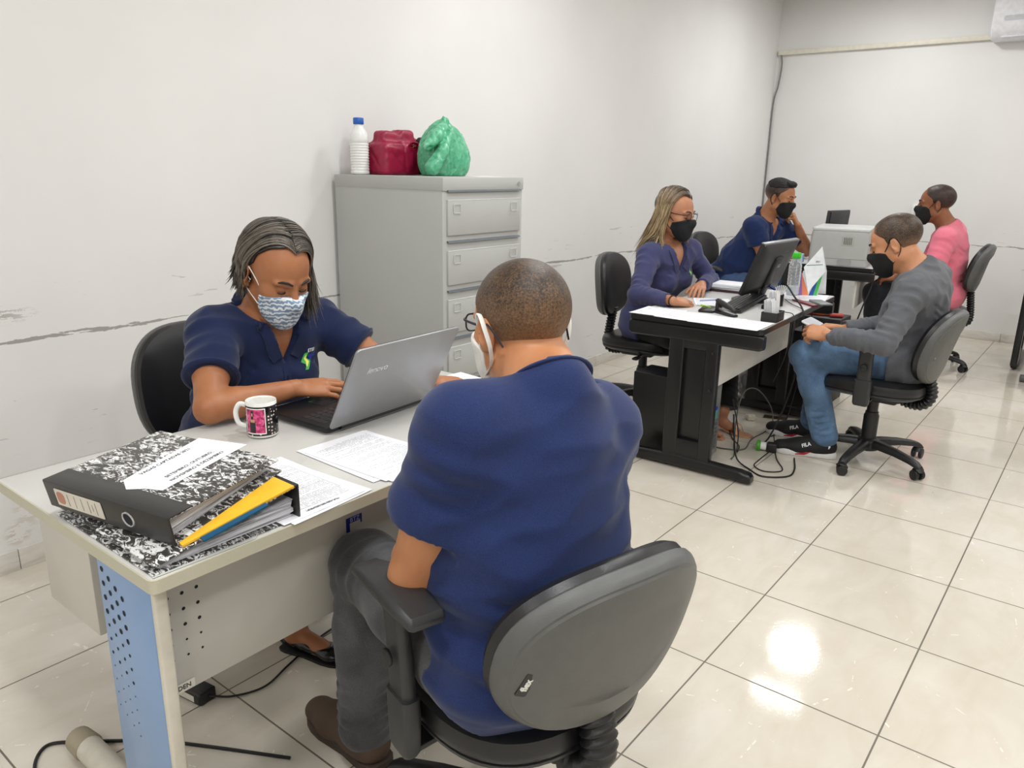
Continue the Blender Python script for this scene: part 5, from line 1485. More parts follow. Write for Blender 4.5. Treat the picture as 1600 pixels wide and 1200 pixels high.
# ------------------------------------------------------------------ floor things near the first desk
cbl = M('black_cable', (18, 18, 19), .5)
def cable(label, pts, r=.003, mat=None, n=8, name='cable'):
    P = spline(pts, n); c = P[0].copy(); b = MB(); b.tube([p - c for p in P], r, 8); o = obj(name, b, mat or cbl, loc=c); tag(o, label, 'cable'); return o
cable('black cable looping on the floor around the left foot of the nearest desk', [(-.62, -1.02, .005), (-.80, -1.12, .005), (-.93, -1.20, .005), (-1.06, -1.31, .005), (-1.12, -1.38, .005), (-1.04, -1.43, .005), (-.94, -1.36, .005), (-.87, -1.25, .005), (-.80, -1.225, .005), (-.72, -1.27, .005), (-.67, -1.34, .005)], .0042)
ad = thing('power_adapter', 'black power adapter brick on the floor under the nearest desk', 'power adapter', (-1.02, -1.04, 0), .15)
b = MB(); b.box((0, 0, .018), (.11, .055, .034), .006, 3); obj('body', b, black_pl, ad)
b = MB(); b.box((0, -.0282, .018), (.065, .0008, .018), 0); obj('label', b, M('label_card', (214, 208, 196), .5), ad)
cable('black cable running over the floor behind the foot of the woman at the laptop', [(-.965, -1.03, .02), (-.93, -.98, .006), (-.90, -.90, .005), (-.93, -.80, .005), (-.97, -.66, .005), (-.99, -.52, .01), (-.98, -.42, .10), (-.96, -.35, .30), (-.98, -.25, .60)], .003)
ps = thing('power_strip', 'dark power strip on the floor under the nearest desk', 'power strip', (-.97, -.40, 0), 1.2)
b = MB(); b.box((0, 0, .02), (.22, .05, .04), .008, 3); obj('body', b, black_pl, ps)
# ------------------------------------------------------------------ things on and under the middle desk
PMF = [print_mat('coarse_page_a', 2, dens=.95, lh=.013, ink=(62, 64, 74)), print_mat('coarse_page_b', 7, dens=.95, lh=.012, ink=(62, 64, 74), form=True)]
RZ2 = .045
for i, (x, y, a) in enumerate(((-.975, 1.44, .02), (-.83, 1.425, -.03), (-.66, 1.42, .04), (-.535, 1.415, -.02))):
    paper(['first', 'second', 'third', 'fourth and corner'][i] + ' printed sheet from the blonde woman in the row edging the middle desk', x, y, DZ + .0006 * (i + 1), RZ2 + a, PMF[i % 2], .21, .225, .0015, 'row of sheets on the middle desk')
paper('white form under the pen beside the hand of the blonde woman', -.90, 1.90, DZ + .0004, .5, PM[2], .19, .24, .001)
paper('white sheet lying in front of the desk calendar', -.60, 2.42, DZ + .0004, .2, PM[3], .25, .26, .001)
pen = thing('pen', 'blue pen lying on the white form beside the hand of the blonde woman', 'pen', (-.93, 1.93, DZ + .0045), 1.0)
b = MB(); b.cyl((-.06, 0, 0), (.045, 0, 0), .0035, 10); obj('barrel', b, M('pen_clear', (150, 160, 200), .2), pen)
b = MB(); b.cyl((.045, 0, 0), (.07, 0, 0), .0045, 10); obj('cap', b, M('pen_blue', (20, 30, 120), .4), pen)
b = MB(); b.cyl((0, -.04, 0), (0, .04, 0), .005, 10); o = obj('highlighter', b, M('lime_plastic', (150, 205, 70), .4), loc=(-.855, 1.72, DZ + .006)); o.rotation_euler = (0, 0, 1.1); tag(o, 'lime green highlighter beside the stapler', 'highlighter')

kbd = thing('keyboard', 'black computer keyboard in front of the monitor on the middle desk', 'keyboard', (-.735, 1.885, DZ + .004), .08)
kr = Matrix.Rotation(-.10, 4, 'Y') @ Matrix.Rotation(.05, 4, 'X')
b = MB(); b.box((0, 0, .012), (.135, .43, .016), .004, mtx=kr); obj('body', b, black_pl, kbd)
b = MB()
for r_ in range(6):
    for c_ in range(20): b.box((-.050 + r_ * .0195, -.198 + c_ * .0208, .0225), (.0165, .0175, .006), .0015, 1, mtx=kr)
obj('keys', b, M('key_black', (30, 30, 33), .35), kbd)
# monitor
mo = thing('monitor', 'black flat monitor tilted back on the middle desk, seen from behind', 'monitor', (-.80, 2.115, DZ), -.05)
u_ = Vector((math.sin(.36), 0, math.cos(.36)))
mm_ = frame((.055, 0, .050), (0, 1, 0), u_)
blk2 = M('monitor_black', (30, 30, 32), .38)
b = MB(); b.prism([(p[0], p[1] + .150) for p in rrect(.445, .29, .008, 4)], -.012, .010, .003, mm_); obj('bezel', b, blk2, mo)
b = MB(); rings = [[mm_ @ Vector((x, y + .150, z)) for x, y in rrect(w_, h_, .02, 4)] for w_, h_, z in ((.435, .280, .009), (.40, .25, .018), (.30, .19, .026), (.26, .16, .028))]
b.loft(rings); obj('back_cover', b, M('monitor_back', (46, 47, 49), .42), mo, sharp=30)
b = MB(); b.prism([(p[0], p[1] + .285) for p in rrect(.44, .014, .003, 2)], -.012, .0105, .001, mm_ @ Matrix.Translation((0, .0035, 0))); obj('top_edge', b, M('edge_grey', (120, 122, 124), .35), mo)
b = MB(); b.prism([(p[0], p[1] + .150) for p in rrect(.41, .235, .002, 2)], -.0128, -.0118, 0, mm_); obj('screen', b, emis('monitor_screen', (.7, .8, 1.0), .5), mo)
b = MB(); b.prism([(p[0], p[1] + .135) for p in rrect(.085, .17, .012, 4)], .02, .040, .006, mm_); b.prism([(p[0], p[1] + .02) for p in rrect(.06, .10, .01, 4)], .02, .036, .005, mm_); obj('stand_arm', b, blk2, mo)
b = MB(); b.box((.045, 0, .05), (.035, .06, .10), .008); obj('stand_neck', b, blk2, mo)
b = MB(); b.lathe([(.0, 0), (.105, 0), (.108, .006), (.09, .014), (.03, .020), (.0, .020)], 40, (.03, 0, 0)); obj('stand_base', b, blk2, mo)
text('LG', .026, M('logo_grey', (190, 192, 194), .3), mm_ @ Matrix.Translation((.01, .17, .0405)), mo, 'logo_lettering')
text('LG', .028, M('logo_faint', (110, 112, 114), .3), mm_ @ Matrix.Translation((.07, .235, .0262)), mo, 'logo_lettering')
b = MB(); b.tube([mm_ @ Vector(p) for p in ((.045, .045, .030), (.055, .040, .055), (.06, .035, .070))], [.010, .010, .007], 12, (1.3, .8)); obj('video_plug', b, M('vga_blue', (22, 28, 110), .45), mo)
pv = Vector((-.80, 2.115, DZ)) + Matrix.Rotation(-.05, 3, 'Z') @ (mm_ @ Vector((.06, .035, .070)))
cable('thick black monitor cable arching from the back of the monitor over the front desk edge', [tuple(pv), (-.60, 2.11, .845), (-.52, 2.03, .80), (-.455, 1.97, .755), (-.435, 1.95, .70), (-.45, 2.0, .5), (-.50, 2.05, .25), (-.56, 2.0, .03), (-.60, 1.95, .006)], .0045)
cable('thin black cable hanging over the desk edge beside the card holder', [(-.60, 1.86, .746), (-.50, 1.84, .748), (-.44, 1.80, .747), (-.43, 1.76, .70), (-.44, 1.75, .55), (-.50, 1.80, .40)], .0022)
cable('thin black cable lying across the desk toward the front edge', [(-.64, 2.25, .746), (-.56, 2.12, .746), (-.48, 2.02, .747), (-.445, 1.96, .746)], .0022)
# stapler
stp = thing('stapler', 'black and silver stapler standing open on the middle desk', 'stapler', (-.700, 1.605, DZ), -.50)
b = MB(); b.prism(rrect(.15, .042, .015, 5), 0, .009, .003); obj('base', b, black_pl, stp)
b = MB(); b.bar((-.062, 0, .022), (.070, 0, .013), .018, .014, .002); obj('magazine', b, M('staple_steel', (190, 192, 196), .25, .9), stp)
b = MB(); rings = [[(x, y, z + q) for y, q in rrect(w_, h_, h_ * .45, 4)] for x, w_, h_, z in ((-.075, .018, .012, .058), (-.066, .026, .026, .056), (-.02, .028, .026, .048), (.04, .027, .022, .036), (.075, .022, .014, .026))]
b.loft(rings); obj('arm', b, black_pl, stp, sharp=40)
b = MB(); b.box((-.058, 0, .028), (.022, .028, .045), .005); obj('pivot', b, black_pl, stp)
ph = M('black_phone', (16, 16, 18), .2)
b = MB(); b.prism(rrect(.075, .15, .01, 4), 0, .009, .002); o = obj('mobile_phone', b, ph, loc=(-.815, 1.66, DZ)); o.rotation_euler = (0, 0, .25); tag(o, 'black mobile phone lying flat beside the right hand of the blonde woman', 'mobile phone')
# card holder with cards
ch = thing('card_holder', 'black desk tray holding white cards at the front edge of the middle desk', 'card holder', (-.475, 1.615, DZ), .05)
b = MB(); b.box((0, 0, .004), (.075, .11, .008), .002); b.box((-.035, 0, .022), (.005, .11, .044), .002); b.box((.035, 0, .022), (.005, .11, .044), .002); b.box((0, -.053, .022), (.075, .005, .044), .002); b.box((0, .053, .022), (.075, .005, .044), .002); obj('tray', b, black_pl, ch)
pw = M('paper_white', (240, 241, 243), .6)
for i in range(7):
    b = MB(); b.bar((-.022 + i * .006, -.020, .008), (-.022 + i * .006 - .010, -.016, .095 + .004 * (i % 3)), .05, .0012, 0, up=(1, 0, 0)); o = obj('card', b, pw); o.location = (-.475, 1.615, DZ); tag(o, 'white cards packed upright in the near half of the black tray', 'card', 'cards in the black tray')
for i in range(6):
    b = MB(); b.bar((-.020 + i * .0065, .026, .008), (-.020 + i * .0065 - .012, .034 + .002 * i, .135 - .005 * (i % 2)), .05, .0012, 0, up=(1, 0, 0)); o = obj('card', b, pw); o.location = (-.475, 1.615, DZ); tag(o, 'taller white cards standing in the far half of the black tray', 'card', 'tall cards in the black tray')
fan = thing('paper_fan', 'white folded paper slips fanned out behind the card tray', 'paper slips', (-.60, 2.04, DZ))
b = MB()
for i in range(7):
    a = -.5 + i * .17; b.bar((0, 0, .03), (.045 * math.sin(a), .02 + .08 * math.sin(a) * .6, .03 + .075 * math.cos(a)), .012, .0012, 0, up=(1, 0, 0))
obj('slips', b, pw, fan)
b = MB(); b.lathe([(.0, 0), (.022, 0), (.024, .06), (.022, .06), (.020, .003), (0, .003)], 24, cap1=False); obj('cup', b, black_pl, fan)
# water bottle
wb = thing('water_bottle', 'clear water bottle with a bright green cap on the middle desk', 'bottle', (-.672, 2.46, DZ))
t = NT('clear_plastic'); t.set(Base_Color=(.93, .95, .97, 1), Roughness=.12); t.b.inputs['Transmission Weight'].default_value = .78; t.b.inputs['IOR'].default_value = 1.25; clear = t.m
pr_ = [(.026, 0), (.033, .004), (.035, .012)]
z = .02
while z < .15: pr_ += [(.035, z), (.0335, z + .006), (.035, z + .012)]; z += .018
pr_ += [(.0345, .165), (.030, .185), (.0225, .200), (.0195, .205), (.0195, .215)]
b = MB(); b.lathe(pr_, 36); obj('body', b, clear, wb, sharp=60)
b = MB(); b.lathe([(.0, .006), (.0315, .007), (.0325, .05), (.0, .05)], 30); obj('water', b, M('water_grey', (205, 212, 220), .05), wb)
b = MB(); b.lathe([(.0225, .206), (.0238, .208), (.0238, .234), (.0215, .238)], 36); obj('cap', b, M('green_cap', (66, 200, 44), .35), wb)
# calendar: tent card carrying a big page block turned on its corner
ca = thing('desk_calendar', 'standing desk calendar with a diamond of white pages and a colourful base', 'calendar', (-.600, 2.500, DZ), .60)
wc = M('white_card', (236, 238, 242), .4)
def card(nm, pts, y, th, mat, par, lean=.0):
    b = MB(); b.loft([[(x, y + lean * z, z) for x, z in pts], [(x, y + th + lean * z, z) for x, z in pts]], smooth=False); return obj(nm, b, mat, par)
fc = card('front_card', [(-.060, 0), (.055, 0), (.072, .135), (-.030, .135)], .0, .002, wc, ca, .22)
for nm, pts, col in (('orange_flash', [(-.030, .0), (.004, .0), (.0, .02), (-.038, .125)], (226, 130, 90)), ('purple_flash', [(-.060, .0), (-.030, .0), (-.038, .125), (-.040, .12)], (140, 100, 165)), ('blue_flash', [(.004, .0), (.030, .0), (.062, .120), (.03, .06)], (36, 80, 150)), ('green_flash', [(.030, .0), (.050, .0), (.082, .135), (.062, .120)], (70, 176, 84))):
    card(nm, pts, -.0025, .001, M(nm, col, .4), ca, .22)
card('back_card', [(.045, 0), (.125, 0), (.105, .135), (.057, .268), (.060, .14)], .075, .002, wc, ca, -.22)
dg_ = card('diamond_pages', [(.0, .020), (.086, .137), (.057, .272), (-.034, .157)], -.006, .005, M('page_pale', (238, 241, 242), .45), ca, .10)
card('header_line', [(-.022, .166), (.068, .172), (.068, .176), (-.022, .170)], -.0068, .0006, M('header_teal', (110, 150, 150), .5), dg_, .10)
text('2021', .013, ink, frame((.040, -.0075 + .019, .190), (1, 0, .06), (0, .10, 1)), dg_, 'lettering')
b = MB(); b.box((0, 0, .004), (.035, .20, .008), .002); o = obj('ruler_case', b, M('wine_plastic', (120, 22, 40), .35), loc=(-.52, 2.21, DZ)); o.rotation_euler = (0, 0, .85); tag(o, 'wine red pen case lying on the middle desk near its visitor edge', 'pen case')
b = MB(); b.box((0, 0, .005), (.07, .15, .010), .003); o = obj('card_reader', b, M('grey_device', (120, 122, 124), .35), loc=(-.455, 2.27, DZ)); o.rotation_euler = (0, 0, .7); tag(o, 'flat grey device beside the wine red pen case', 'device')
ms = thing('mouse', 'black computer mouse on the middle desk behind the card tray', 'mouse', (-.60, 1.93, DZ), 1.2)
b = MB(); rings = [[(x, y, z) for y, z in ((-w_, 0), (w_, 0), (w_, h_ * .6), (w_ * .5, h_), (-w_ * .5, h_), (-w_, h_ * .6))] for x, w_, h_ in ((-.05, .015, .010), (-.04, .025, .024), (0, .030, .034), (.035, .026, .026), (.05, .016, .010))]
b.loft(rings); obj('shell', b, black_pl, ms, sharp=60)
for i, (x, y, z, a, c) in enumerate(((-.985, 2.36, 0, .10, (60, 30, 34)), (-.99, 2.365, .012, .04, (200, 202, 206)), (-.985, 2.36, .023, .12, (214, 216, 220)), (-.99, 2.36, .034, .06, (236, 237, 240)))):
    nm = ['bottom maroon', 'second grey', 'third pale grey', 'topmost white'][i]
    nb = thing('notebook', nm + ' notebook in the stack beside the monitor', 'notebook', (x, y, DZ + z), a, 'notebook stack beside the monitor')
    b = MB(); b.box((0, 0, .0055), (.215, .165, .0105), .001); obj('block', b, M('nb%d' % i, c, .5), nb)
    if i == 3:
        b = MB()
        for k in range(9): b.tube([(-.112 + .006 * math.cos(q), -.07 + k * .0175, .0055 + .007 * math.sin(q)) for q in [w * PI / 5 for w in range(10)]], .0009, 5, closed=True)
        obj('wire_binding', b, chrome, nb)
# PC tower
pc = thing('computer_tower', 'black computer tower standing under the middle desk behind its near frame', 'computer', (-.905, 1.56, .0))
b = MB(); b.box((0, 0, .215), (.40, .185, .40), .005); obj('case', b, M('case_black', (18, 18, 19), .35), pc)
b = MB(); b.box((.202, 0, .215), (.006, .175, .39), .002); bk = obj('rear_plate', b, M('rear_grey', (150, 152, 152), .35, .6), pc)
b = MB()
for k in range(7): b.box((.206, .0, .055 + k * .021), (.004, .12, .012), .001, 1)
obj('slot_covers', b, M('slot_grey', (110, 112, 114), .4, .5), bk)
b = MB(); b.box((.207, -.04, .33), (.008, .07, .06), .002); obj('power_socket', b, black_pl, bk)
b = MB(); b.box((.212, .0, .275), (.02, .035, .02), .003); obj('blue_plug', b, M('plug_blue', (24, 50, 190), .4), bk)
b = MB(); b.box((.207, .03, .235), (.008, .05, .05), .002); obj('port_block', b, M('port_teal', (90, 150, 140), .4), bk)
b = MB(); b.tube(spline([(-.10, .0, .415), (-.09, .0, .445), (-.06, .0, .47), (-.05, .0, .50)], 6), [.010] * 19 if False else .012, 10, (1, .6)); 
ft = MB(); ft.box((0, 0, .008), (.34, .15, .016), .003); obj('feet', ft, black_pl, pc)
# cables on the floor
cable('long black cable swinging from the computer tower across the tiles to the sneaker', [(-.60, 1.58, .26), (-.595, 1.60, .14), (-.57, 1.60, .03), (-.483, 1.56, .005), (-.402, 1.519, .005), (-.313, 1.595, .005), (-.315, 1.70, .005), (-.37, 1.86, .005)], .0042)
cable('grey cable making a tall arch behind the power plug', [(-.61, 1.63, .01), (-.63, 1.72, .005), (-.70, 1.88, .02), (-.78, 2.10, .14), (-.80, 2.25, .20), (-.76, 2.33, .19), (-.70, 2.38, .10), (-.66, 2.34, .02), (-.64, 2.20, .005), (-.65, 2.0, .005), (-.62, 1.82, .005), (-.70, 1.76, .005), (-.78, 1.75, .005)], .0036, M('grey_cable2', (88, 86, 82), .5))
cable('thin black cable looping forward from the black power plug', [(-.49, 1.83, .02), (-.50, 1.72, .005), (-.49, 1.63, .005), (-.43, 1.588, .005), (-.37, 1.625, .005), (-.366, 1.68, .005), (-.44, 1.80, .005), (-.53, 2.02, .005), (-.60, 2.2, .005), (-.66, 2.40, .005)], .003)
cable('black cable drooping under the tabletop to the floor beside the tower', [(-.62, 1.60, .33), (-.60, 1.66, .15), (-.62, 1.72, .02), (-.66, 1.85, .005), (-.74, 1.95, .005), (-.80, 2.05, .02), (-.84, 2.2, .005)], .003)
cable('black cable hanging down beside the knee of the man in grey', [(-.50, 2.30, .70), (-.515, 2.30, .50), (-.53, 2.28, .30), (-.55, 2.25, .10), (-.57, 2.2, .01), (-.59, 2.1, .005)], .0032)
pg = thing('power_plug', 'green and white plug adaptor with black plug on the floor before the sneaker', 'plug', (-.52, 1.88, 0), .3)
b = MB(); b.cyl((-.055, 0, .028), (-.035, 0, .028), .028, 24, bev=.004); obj('green_ring', b, M('plug_green', (70, 160, 40), .4), pg)
b = MB(); b.cyl((-.035, 0, .028), (-.005, 0, .028), .021, 20, bev=.003); obj('white_body', b, white_pl, pg)
b = MB(); b.box((.022, 0, .026), (.05, .045, .05), .008, 3); obj('black_plug', b, black_pl, pg)
wp2 = thing('white_plug', 'small beige plug lying on the floor behind the heeled sandal', 'plug', (-.785, 2.33, 0), .6)
b = MB(); b.box((0, 0, .018), (.045, .035, .034), .007, 3); b.cyl((.02, .0, .018), (.04, .0, .018), .004, 8); b.box((-.012, .028, .014), (.03, .026, .026), .006); obj('body', b, M('beige_plug', (214, 208, 190), .4), wp2)
fs = thing('floor_socket', 'brown metal socket plate set in the floor under the middle desk', 'floor socket', (-.695, 2.475, 0), .25)
b = MB(); b.box((0, 0, .0015), (.13, .065, .003), .001); obj('plate', b, M('bronze_plate', (106, 90, 72), .35, .6), fs)
b = MB(); b.box((0, 0, .0032), (.05, .03, .001), 0); obj('socket_cover', b, M('bronze_dark', (70, 58, 46), .4, .5), fs)
# waste bin with liner and grey bag behind the desk leg
bn = thing('waste_bin', 'clear plastic waste bin with a dark liner behind the leg of the middle desk', 'waste bin', (-.80, 2.78, 0))
t = NT('smoky_clear'); t.set(Base_Color=lin((168, 172, 176)), Roughness=.15); t.b.inputs['Transmission Weight'].default_value = .55; smoky = t.m
b = MB(); b.lathe([(.075, 0), (.080, .004), (.092, .20), (.096, .235), (.093, .235), (.088, .20), (.076, .008), (0, .006)], 32, cap1=False); obj('bucket', b, smoky, bn, sharp=60)
bx_, by_ = -.80, 2.78
implicit('liner', [('u', RC((bx_, by_, .08), (bx_, by_, .22), .066, .080), 0), ('s', EL((bx_, by_, .30), (.066, .066, .09)), .01), wrinkle(3, .006, .04), ('plane', (0, 0, .28), (0, 0, 1), 0), ('plane', (0, 0, .012), (0, 0, -1), 0)], .006, M('dark_liner', (58, 60, 66), .3), bn)
gbx, gby = -.985, 2.80
ops_thing('rubbish_bag', 'grey plastic rubbish bag standing on the floor beside the waste bin', 'rubbish bag', [('u', EL((gbx, gby, .10), (.085, .09, .11)), 0), ('u', RC((gbx, gby, .18), (gbx + .02, gby, .28), .045, .03), .04), wrinkle(8, .008, .06), ('plane', (0, 0, .001), (0, 0, -1), 0)], .007, M('grey_film', (112, 112, 114), .35), (gbx, gby, 0))
# black boxes with orange packs behind the desk
for i, (x, y, z, sx, sy, sz) in enumerate(((-.64, 2.78, .0, .17, .20, .50), (-.66, 3.10, .0, .26, .22, .54))):
    bx = thing('storage_box', ['black box standing on the floor behind the end of the middle desk', 'larger black box with orange batteries on top, behind the end of the middle desk'][i], 'box', (x, y, z))
    b = MB(); b.box((0, 0, sz / 2), (sx, sy, sz), .006); obj('carton', b, M('black_carton', (22, 22, 25), .5), bx)
    b = MB(); b.box((sx / 2 + .001, 0, sz - .08), (.002, sy * .7, .08), 0); obj('grille', b, M('carton_grey', (88, 94, 92), .5), bx)
for i, (x, y, z) in enumerate(((-.74, 3.06, .54), (-.66, 3.07, .54), (-.58, 3.06, .54), (-.63, 2.76, .50))):
    b = MB(); b.cyl((-.04, 0, .013), (.04, 0, .013), .013, 14, bev=.003); o = obj('tool_grip', b, M('orange_plastic' if i % 2 else 'brick_plastic', (206, 92, 44) if i % 2 else (170, 60, 50), .4), loc=(x, y, z)); o.rotation_euler = (0, 0, .3 * i); tag(o, ['brick red cylinder leftmost on the larger black box', 'orange cylinder in the middle of the larger black box', 'brick red cylinder nearest the right end of the larger black box', 'orange cylinder on the nearer black box'][i], 'tool grip')

# ------------------------------------------------------------------ printer and far desk
pr = thing('printer', 'pale grey laser printer on the far desk', 'printer', (-.955, 4.38, DZ), .16)
pgm = M('printer_grey', (178, 180, 178), .36, var=.02); pgl = M('printer_light', (206, 208, 206), .36, var=.02)
PW, PD, PH = .41, .56, .275
b = MB(); ol = [(-PD * 0, 0)]
rings = [[(x, y, z) for x, y in rrect(w_, d_, .025, 4)] for w_, d_, z in ((PW - .01, PD - .01, .0), (PW, PD, .006), (PW, PD, .20), (PW - .012, PD - .014, .245), (PW - .03, PD - .04, .262))]
b.loft(rings); obj('housing', b, pgm, pr, sharp=28)
b = MB(); b.prism(rrect(PW - .01, PD - .02, .02, 4), .255, .275, .006); obj('top_cover', b, pgl, pr)
m = frame((.02, -PD / 2 - .001, .0), (1, 0, 0), (0, 0, 1))
b = MB(); b.prism([(p[0] + .04, p[1] + .185) for p in rrect(.085, .062, .004, 3)], 0, .0012, 0, m); obj('sticker', b, M('sticker_grey', (178, 180, 174), .4), pr)
b = MB()
for i in range(5): b.prism([(p[0] + .015 + i * .012, p[1] + .185) for p in rrect(.008, .05, .001, 1)], .0012, .002, 0, m)
obj('sticker_bars', b, M('bars_olive', (118, 122, 112), .5), pr)
b = MB(); b.prism([(p[0] + .03, p[1] + .030) for p in rrect(.10, .040, .01, 3)], 0, .002, 0, m); obj('grip', b, M('grip_grey', (160, 162, 162), .4), pr)
b = MB(); b.box((.02, -PD / 2, .055), (PW - .03, .002, .002), 0); obj('tray_seam', b, M('seam', (110, 112, 112), .6), pr)
m = frame((PW / 2 + .001, -.05, 0), (0, 1, 0), (0, 0, 1))
b = MB(); b.prism([(p[0], p[1] + .165) for p in rrect(.16, .11, .006, 3)], 0, .003, 0, m); pn = obj('rear_panel', b, M('panel_dark', (92, 94, 98), .4), pr)
b = MB(); b.prism([(p[0] + .0, p[1] + .155) for p in rrect(.10, .06, .004, 3)], .003, .005, 0, m); obj('rear_label', b, pgl, pn)
b = MB(); b.prism([(p[0] + .0, p[1] + .055) for p in rrect(.16, .07, .006, 3)], 0, .002, 0, m); obj('rear_socket', b, M('grip_grey', (160, 162, 162), .4), pr)
cable('black printer cable hanging down from the back of the printer', [(-.745, 4.30, .80), (-.71, 4.27, .80), (-.67, 4.22, .76), (-.665, 4.2, .62), (-.70, 4.16, .45), (-.74, 4.12, .25), (-.78, 4.1, .10)], .006)
cable('white cable hanging behind the printer near the man in pink', [(-.70, 4.45, .80), (-.655, 4.42, .78), (-.645, 4.40, .6), (-.65, 4.40, .3), (-.65, 4.42, .05)], .005, white_pl)
cable('thin black cable hanging beside the white cable behind the printer', [(-.70, 4.5, .80), (-.66, 4.48, .78), (-.675, 4.45, .62), (-.67, 4.46, .5), (-.66, 4.5, .3)], .004)
m3 = thing('monitor', 'small dark monitor seen above the printer on the far desk', 'monitor', (-1.175, 4.90, DZ), -.26)
mm_ = frame((0, 0, .20), (0, 1, 0), (math.sin(.065), 0, math.cos(.065)))
b = MB(); b.prism([(p[0], p[1] + .08) for p in rrect(.31, .185, .006, 3)], -.01, .012, .003, mm_); obj('bezel', b, M('edge_dark', (60, 62, 64), .35), m3)
b = MB(); b.prism([(p[0], p[1] + .08) for p in rrect(.285, .165, .004, 3)], .011, .022, .004, mm_); obj('back_cover', b, M('monitor_back', (46, 47, 49), .42), m3)
b = MB(); b.box((0, 0, .11), (.03, .05, .22), .006); obj('stand_neck', b, blk2, m3)
b = MB(); b.lathe([(0, 0), (.085, 0), (.088, .006), (.0, .014)], 30); obj('stand_base', b, blk2, m3)
for i, (x, y, a) in enumerate(((-1.20, 4.20, .2), (-1.24, 4.52, -.3))): paper(['white sheet under the hand of the man leaning on his fist', 'white sheet beneath the elbow of the man leaning on his fist'][i], x, y, DZ + .0004, a, PM[2 if i else 0], .18, .26, .001)
fbag = MB(); fbag.box((0, 0, .035), (.03, .05, .07), .008); o = obj('blue_box', fbag, M('pale_blue_box', (176, 206, 226), .4), loc=(-1.180, 4.130, DZ)); tag(o, 'small pale blue box beside the printer', 'box')
b = MB(); b.tube([(0, 0, .0), (.05, .0, .0)], .012, 10); 
sh4 = thing('office_chair', 'dark chair base cut off by the right edge of the photo', 'chair', (.64, 4.53, 0), .2)
for k in range(5):
    a = 2 * PI * k / 5 + .62; d = Vector((math.cos(a), math.sin(a), 0))
    b = MB(); b.bar(d * .03 + Vector((0, 0, .09)), d * .28 + Vector((0, 0, .07)), .045, .028, .006); obj('leg', b, black_pl, sh4)
    b = MB(); b.cyl(d * .29 + Vector((-.018, 0, .027)), d * .29 + Vector((.018, 0, .027)), .027, 20, bev=.004); b.cyl(d * .29 + Vector((-.0185, 0, .027)), d * .29 + Vector((.0185, 0, .027)), .014, 14); obj('caster', b, shell_gray, sh4)
b = MB(); b.lathe([(.03, .06), (.045, .08), (.035, .12), (.03, .38)], 24); obj('gas_column', b, black_pl, sh4)
b = MB(); b.prism(rrect(.44, .44, .12, 6), .38, .46, .02); obj('seat', b, blk_lea, sh4)

# ------------------------------------------------------------------ chairs with their sitters
office_chair('black leatherette chair of the woman at the laptop, against the left wall', (-1.42, -.60, 0), .0, arms=False, seat_z=.46, back_c=.68, back_w=.44, back_h=.42, back_x=-.27, tilt=.12, group='office chairs')
office_chair('grey-backed office chair with armrests in the foreground, carrying the man in the blue T-shirt', (-.07, -.845, 0), PI - .27, arms=True, seat_z=.462, back_c=.640, back_w=.44, back_h=.335, back_x=-.285, tilt=.24, k_back=2.3, arm_h=.235, arm_drop=.10, tagtxt=(-.182, -.010, 1.25, 'flex'), star=.53)
office_chair('black office chair of the blonde woman at the middle desk', (-1.42, 2.14, 0), .12, arms=False, seat_z=.46, back_c=.74, back_w=.40, back_h=.38, back_x=-.26, tilt=.10)
office_chair('grey-backed office chair carrying the man in the grey shirt', (-.09, 2.10, 0), PI - .05, arms=True, seat_z=.455, back_c=.635, back_w=.42, back_h=.37, back_x=-.275, tilt=.26, arm_h=.185, k_back=2.3, tagtxt=(-.15, -.02, 1.3, 'flex'), star=.245)
office_chair('grey-backed office chair with armrests of the man in the navy polo at the far desk', (-1.80, 4.20, 0), -.1, arms=True, seat_z=.46, back_c=.74, back_w=.40, back_h=.36, back_x=-.27, tilt=.12, arm_h=.20)
office_chair('grey-backed chair of the man in the pink shirt by the far wall', (-.30, 4.58, 0), PI + .05, arms=False, seat_z=.46, back_c=.76, back_w=.40, back_h=.36, back_x=-.27, tilt=.26, star=.25)
# ------------------------------------------------------------------ the six people
sk_m1 = skin_mat('skin_tan', (190, 132, 92)); sk_w1 = skin_mat('skin_brown', (166, 110, 74)); sk_w2 = skin_mat('skin_warm', (184, 130, 98))
sk_m2 = skin_mat('skin_olive', (182, 126, 90)); sk_m3 = skin_mat('skin_light_tan', (204, 146, 108)); sk_m4 = skin_mat('skin_deep', (146, 94, 66))
hairblk = M('brow_black', (26, 20, 18), .6); lashm = M('lash_black', (16, 12, 12), .6)
frame_blk = M('glasses_frame', (28, 30, 44), .3)
t = NT('lens_glass'); t.set(Base_Color=(1, 1, 1, 1), Roughness=.02); t.b.inputs['Transmission Weight'].default_value = 1.0; t.b.inputs['IOR'].default_value = 1.02; lens = t.m
MASK_POLY = [(.150, .004), (.095, .002), (.060, -.014), (.030, -.034), (.012, -.048), (.012, -.066), (.032, -.098), (.060, -.135), (.150, -.135)]

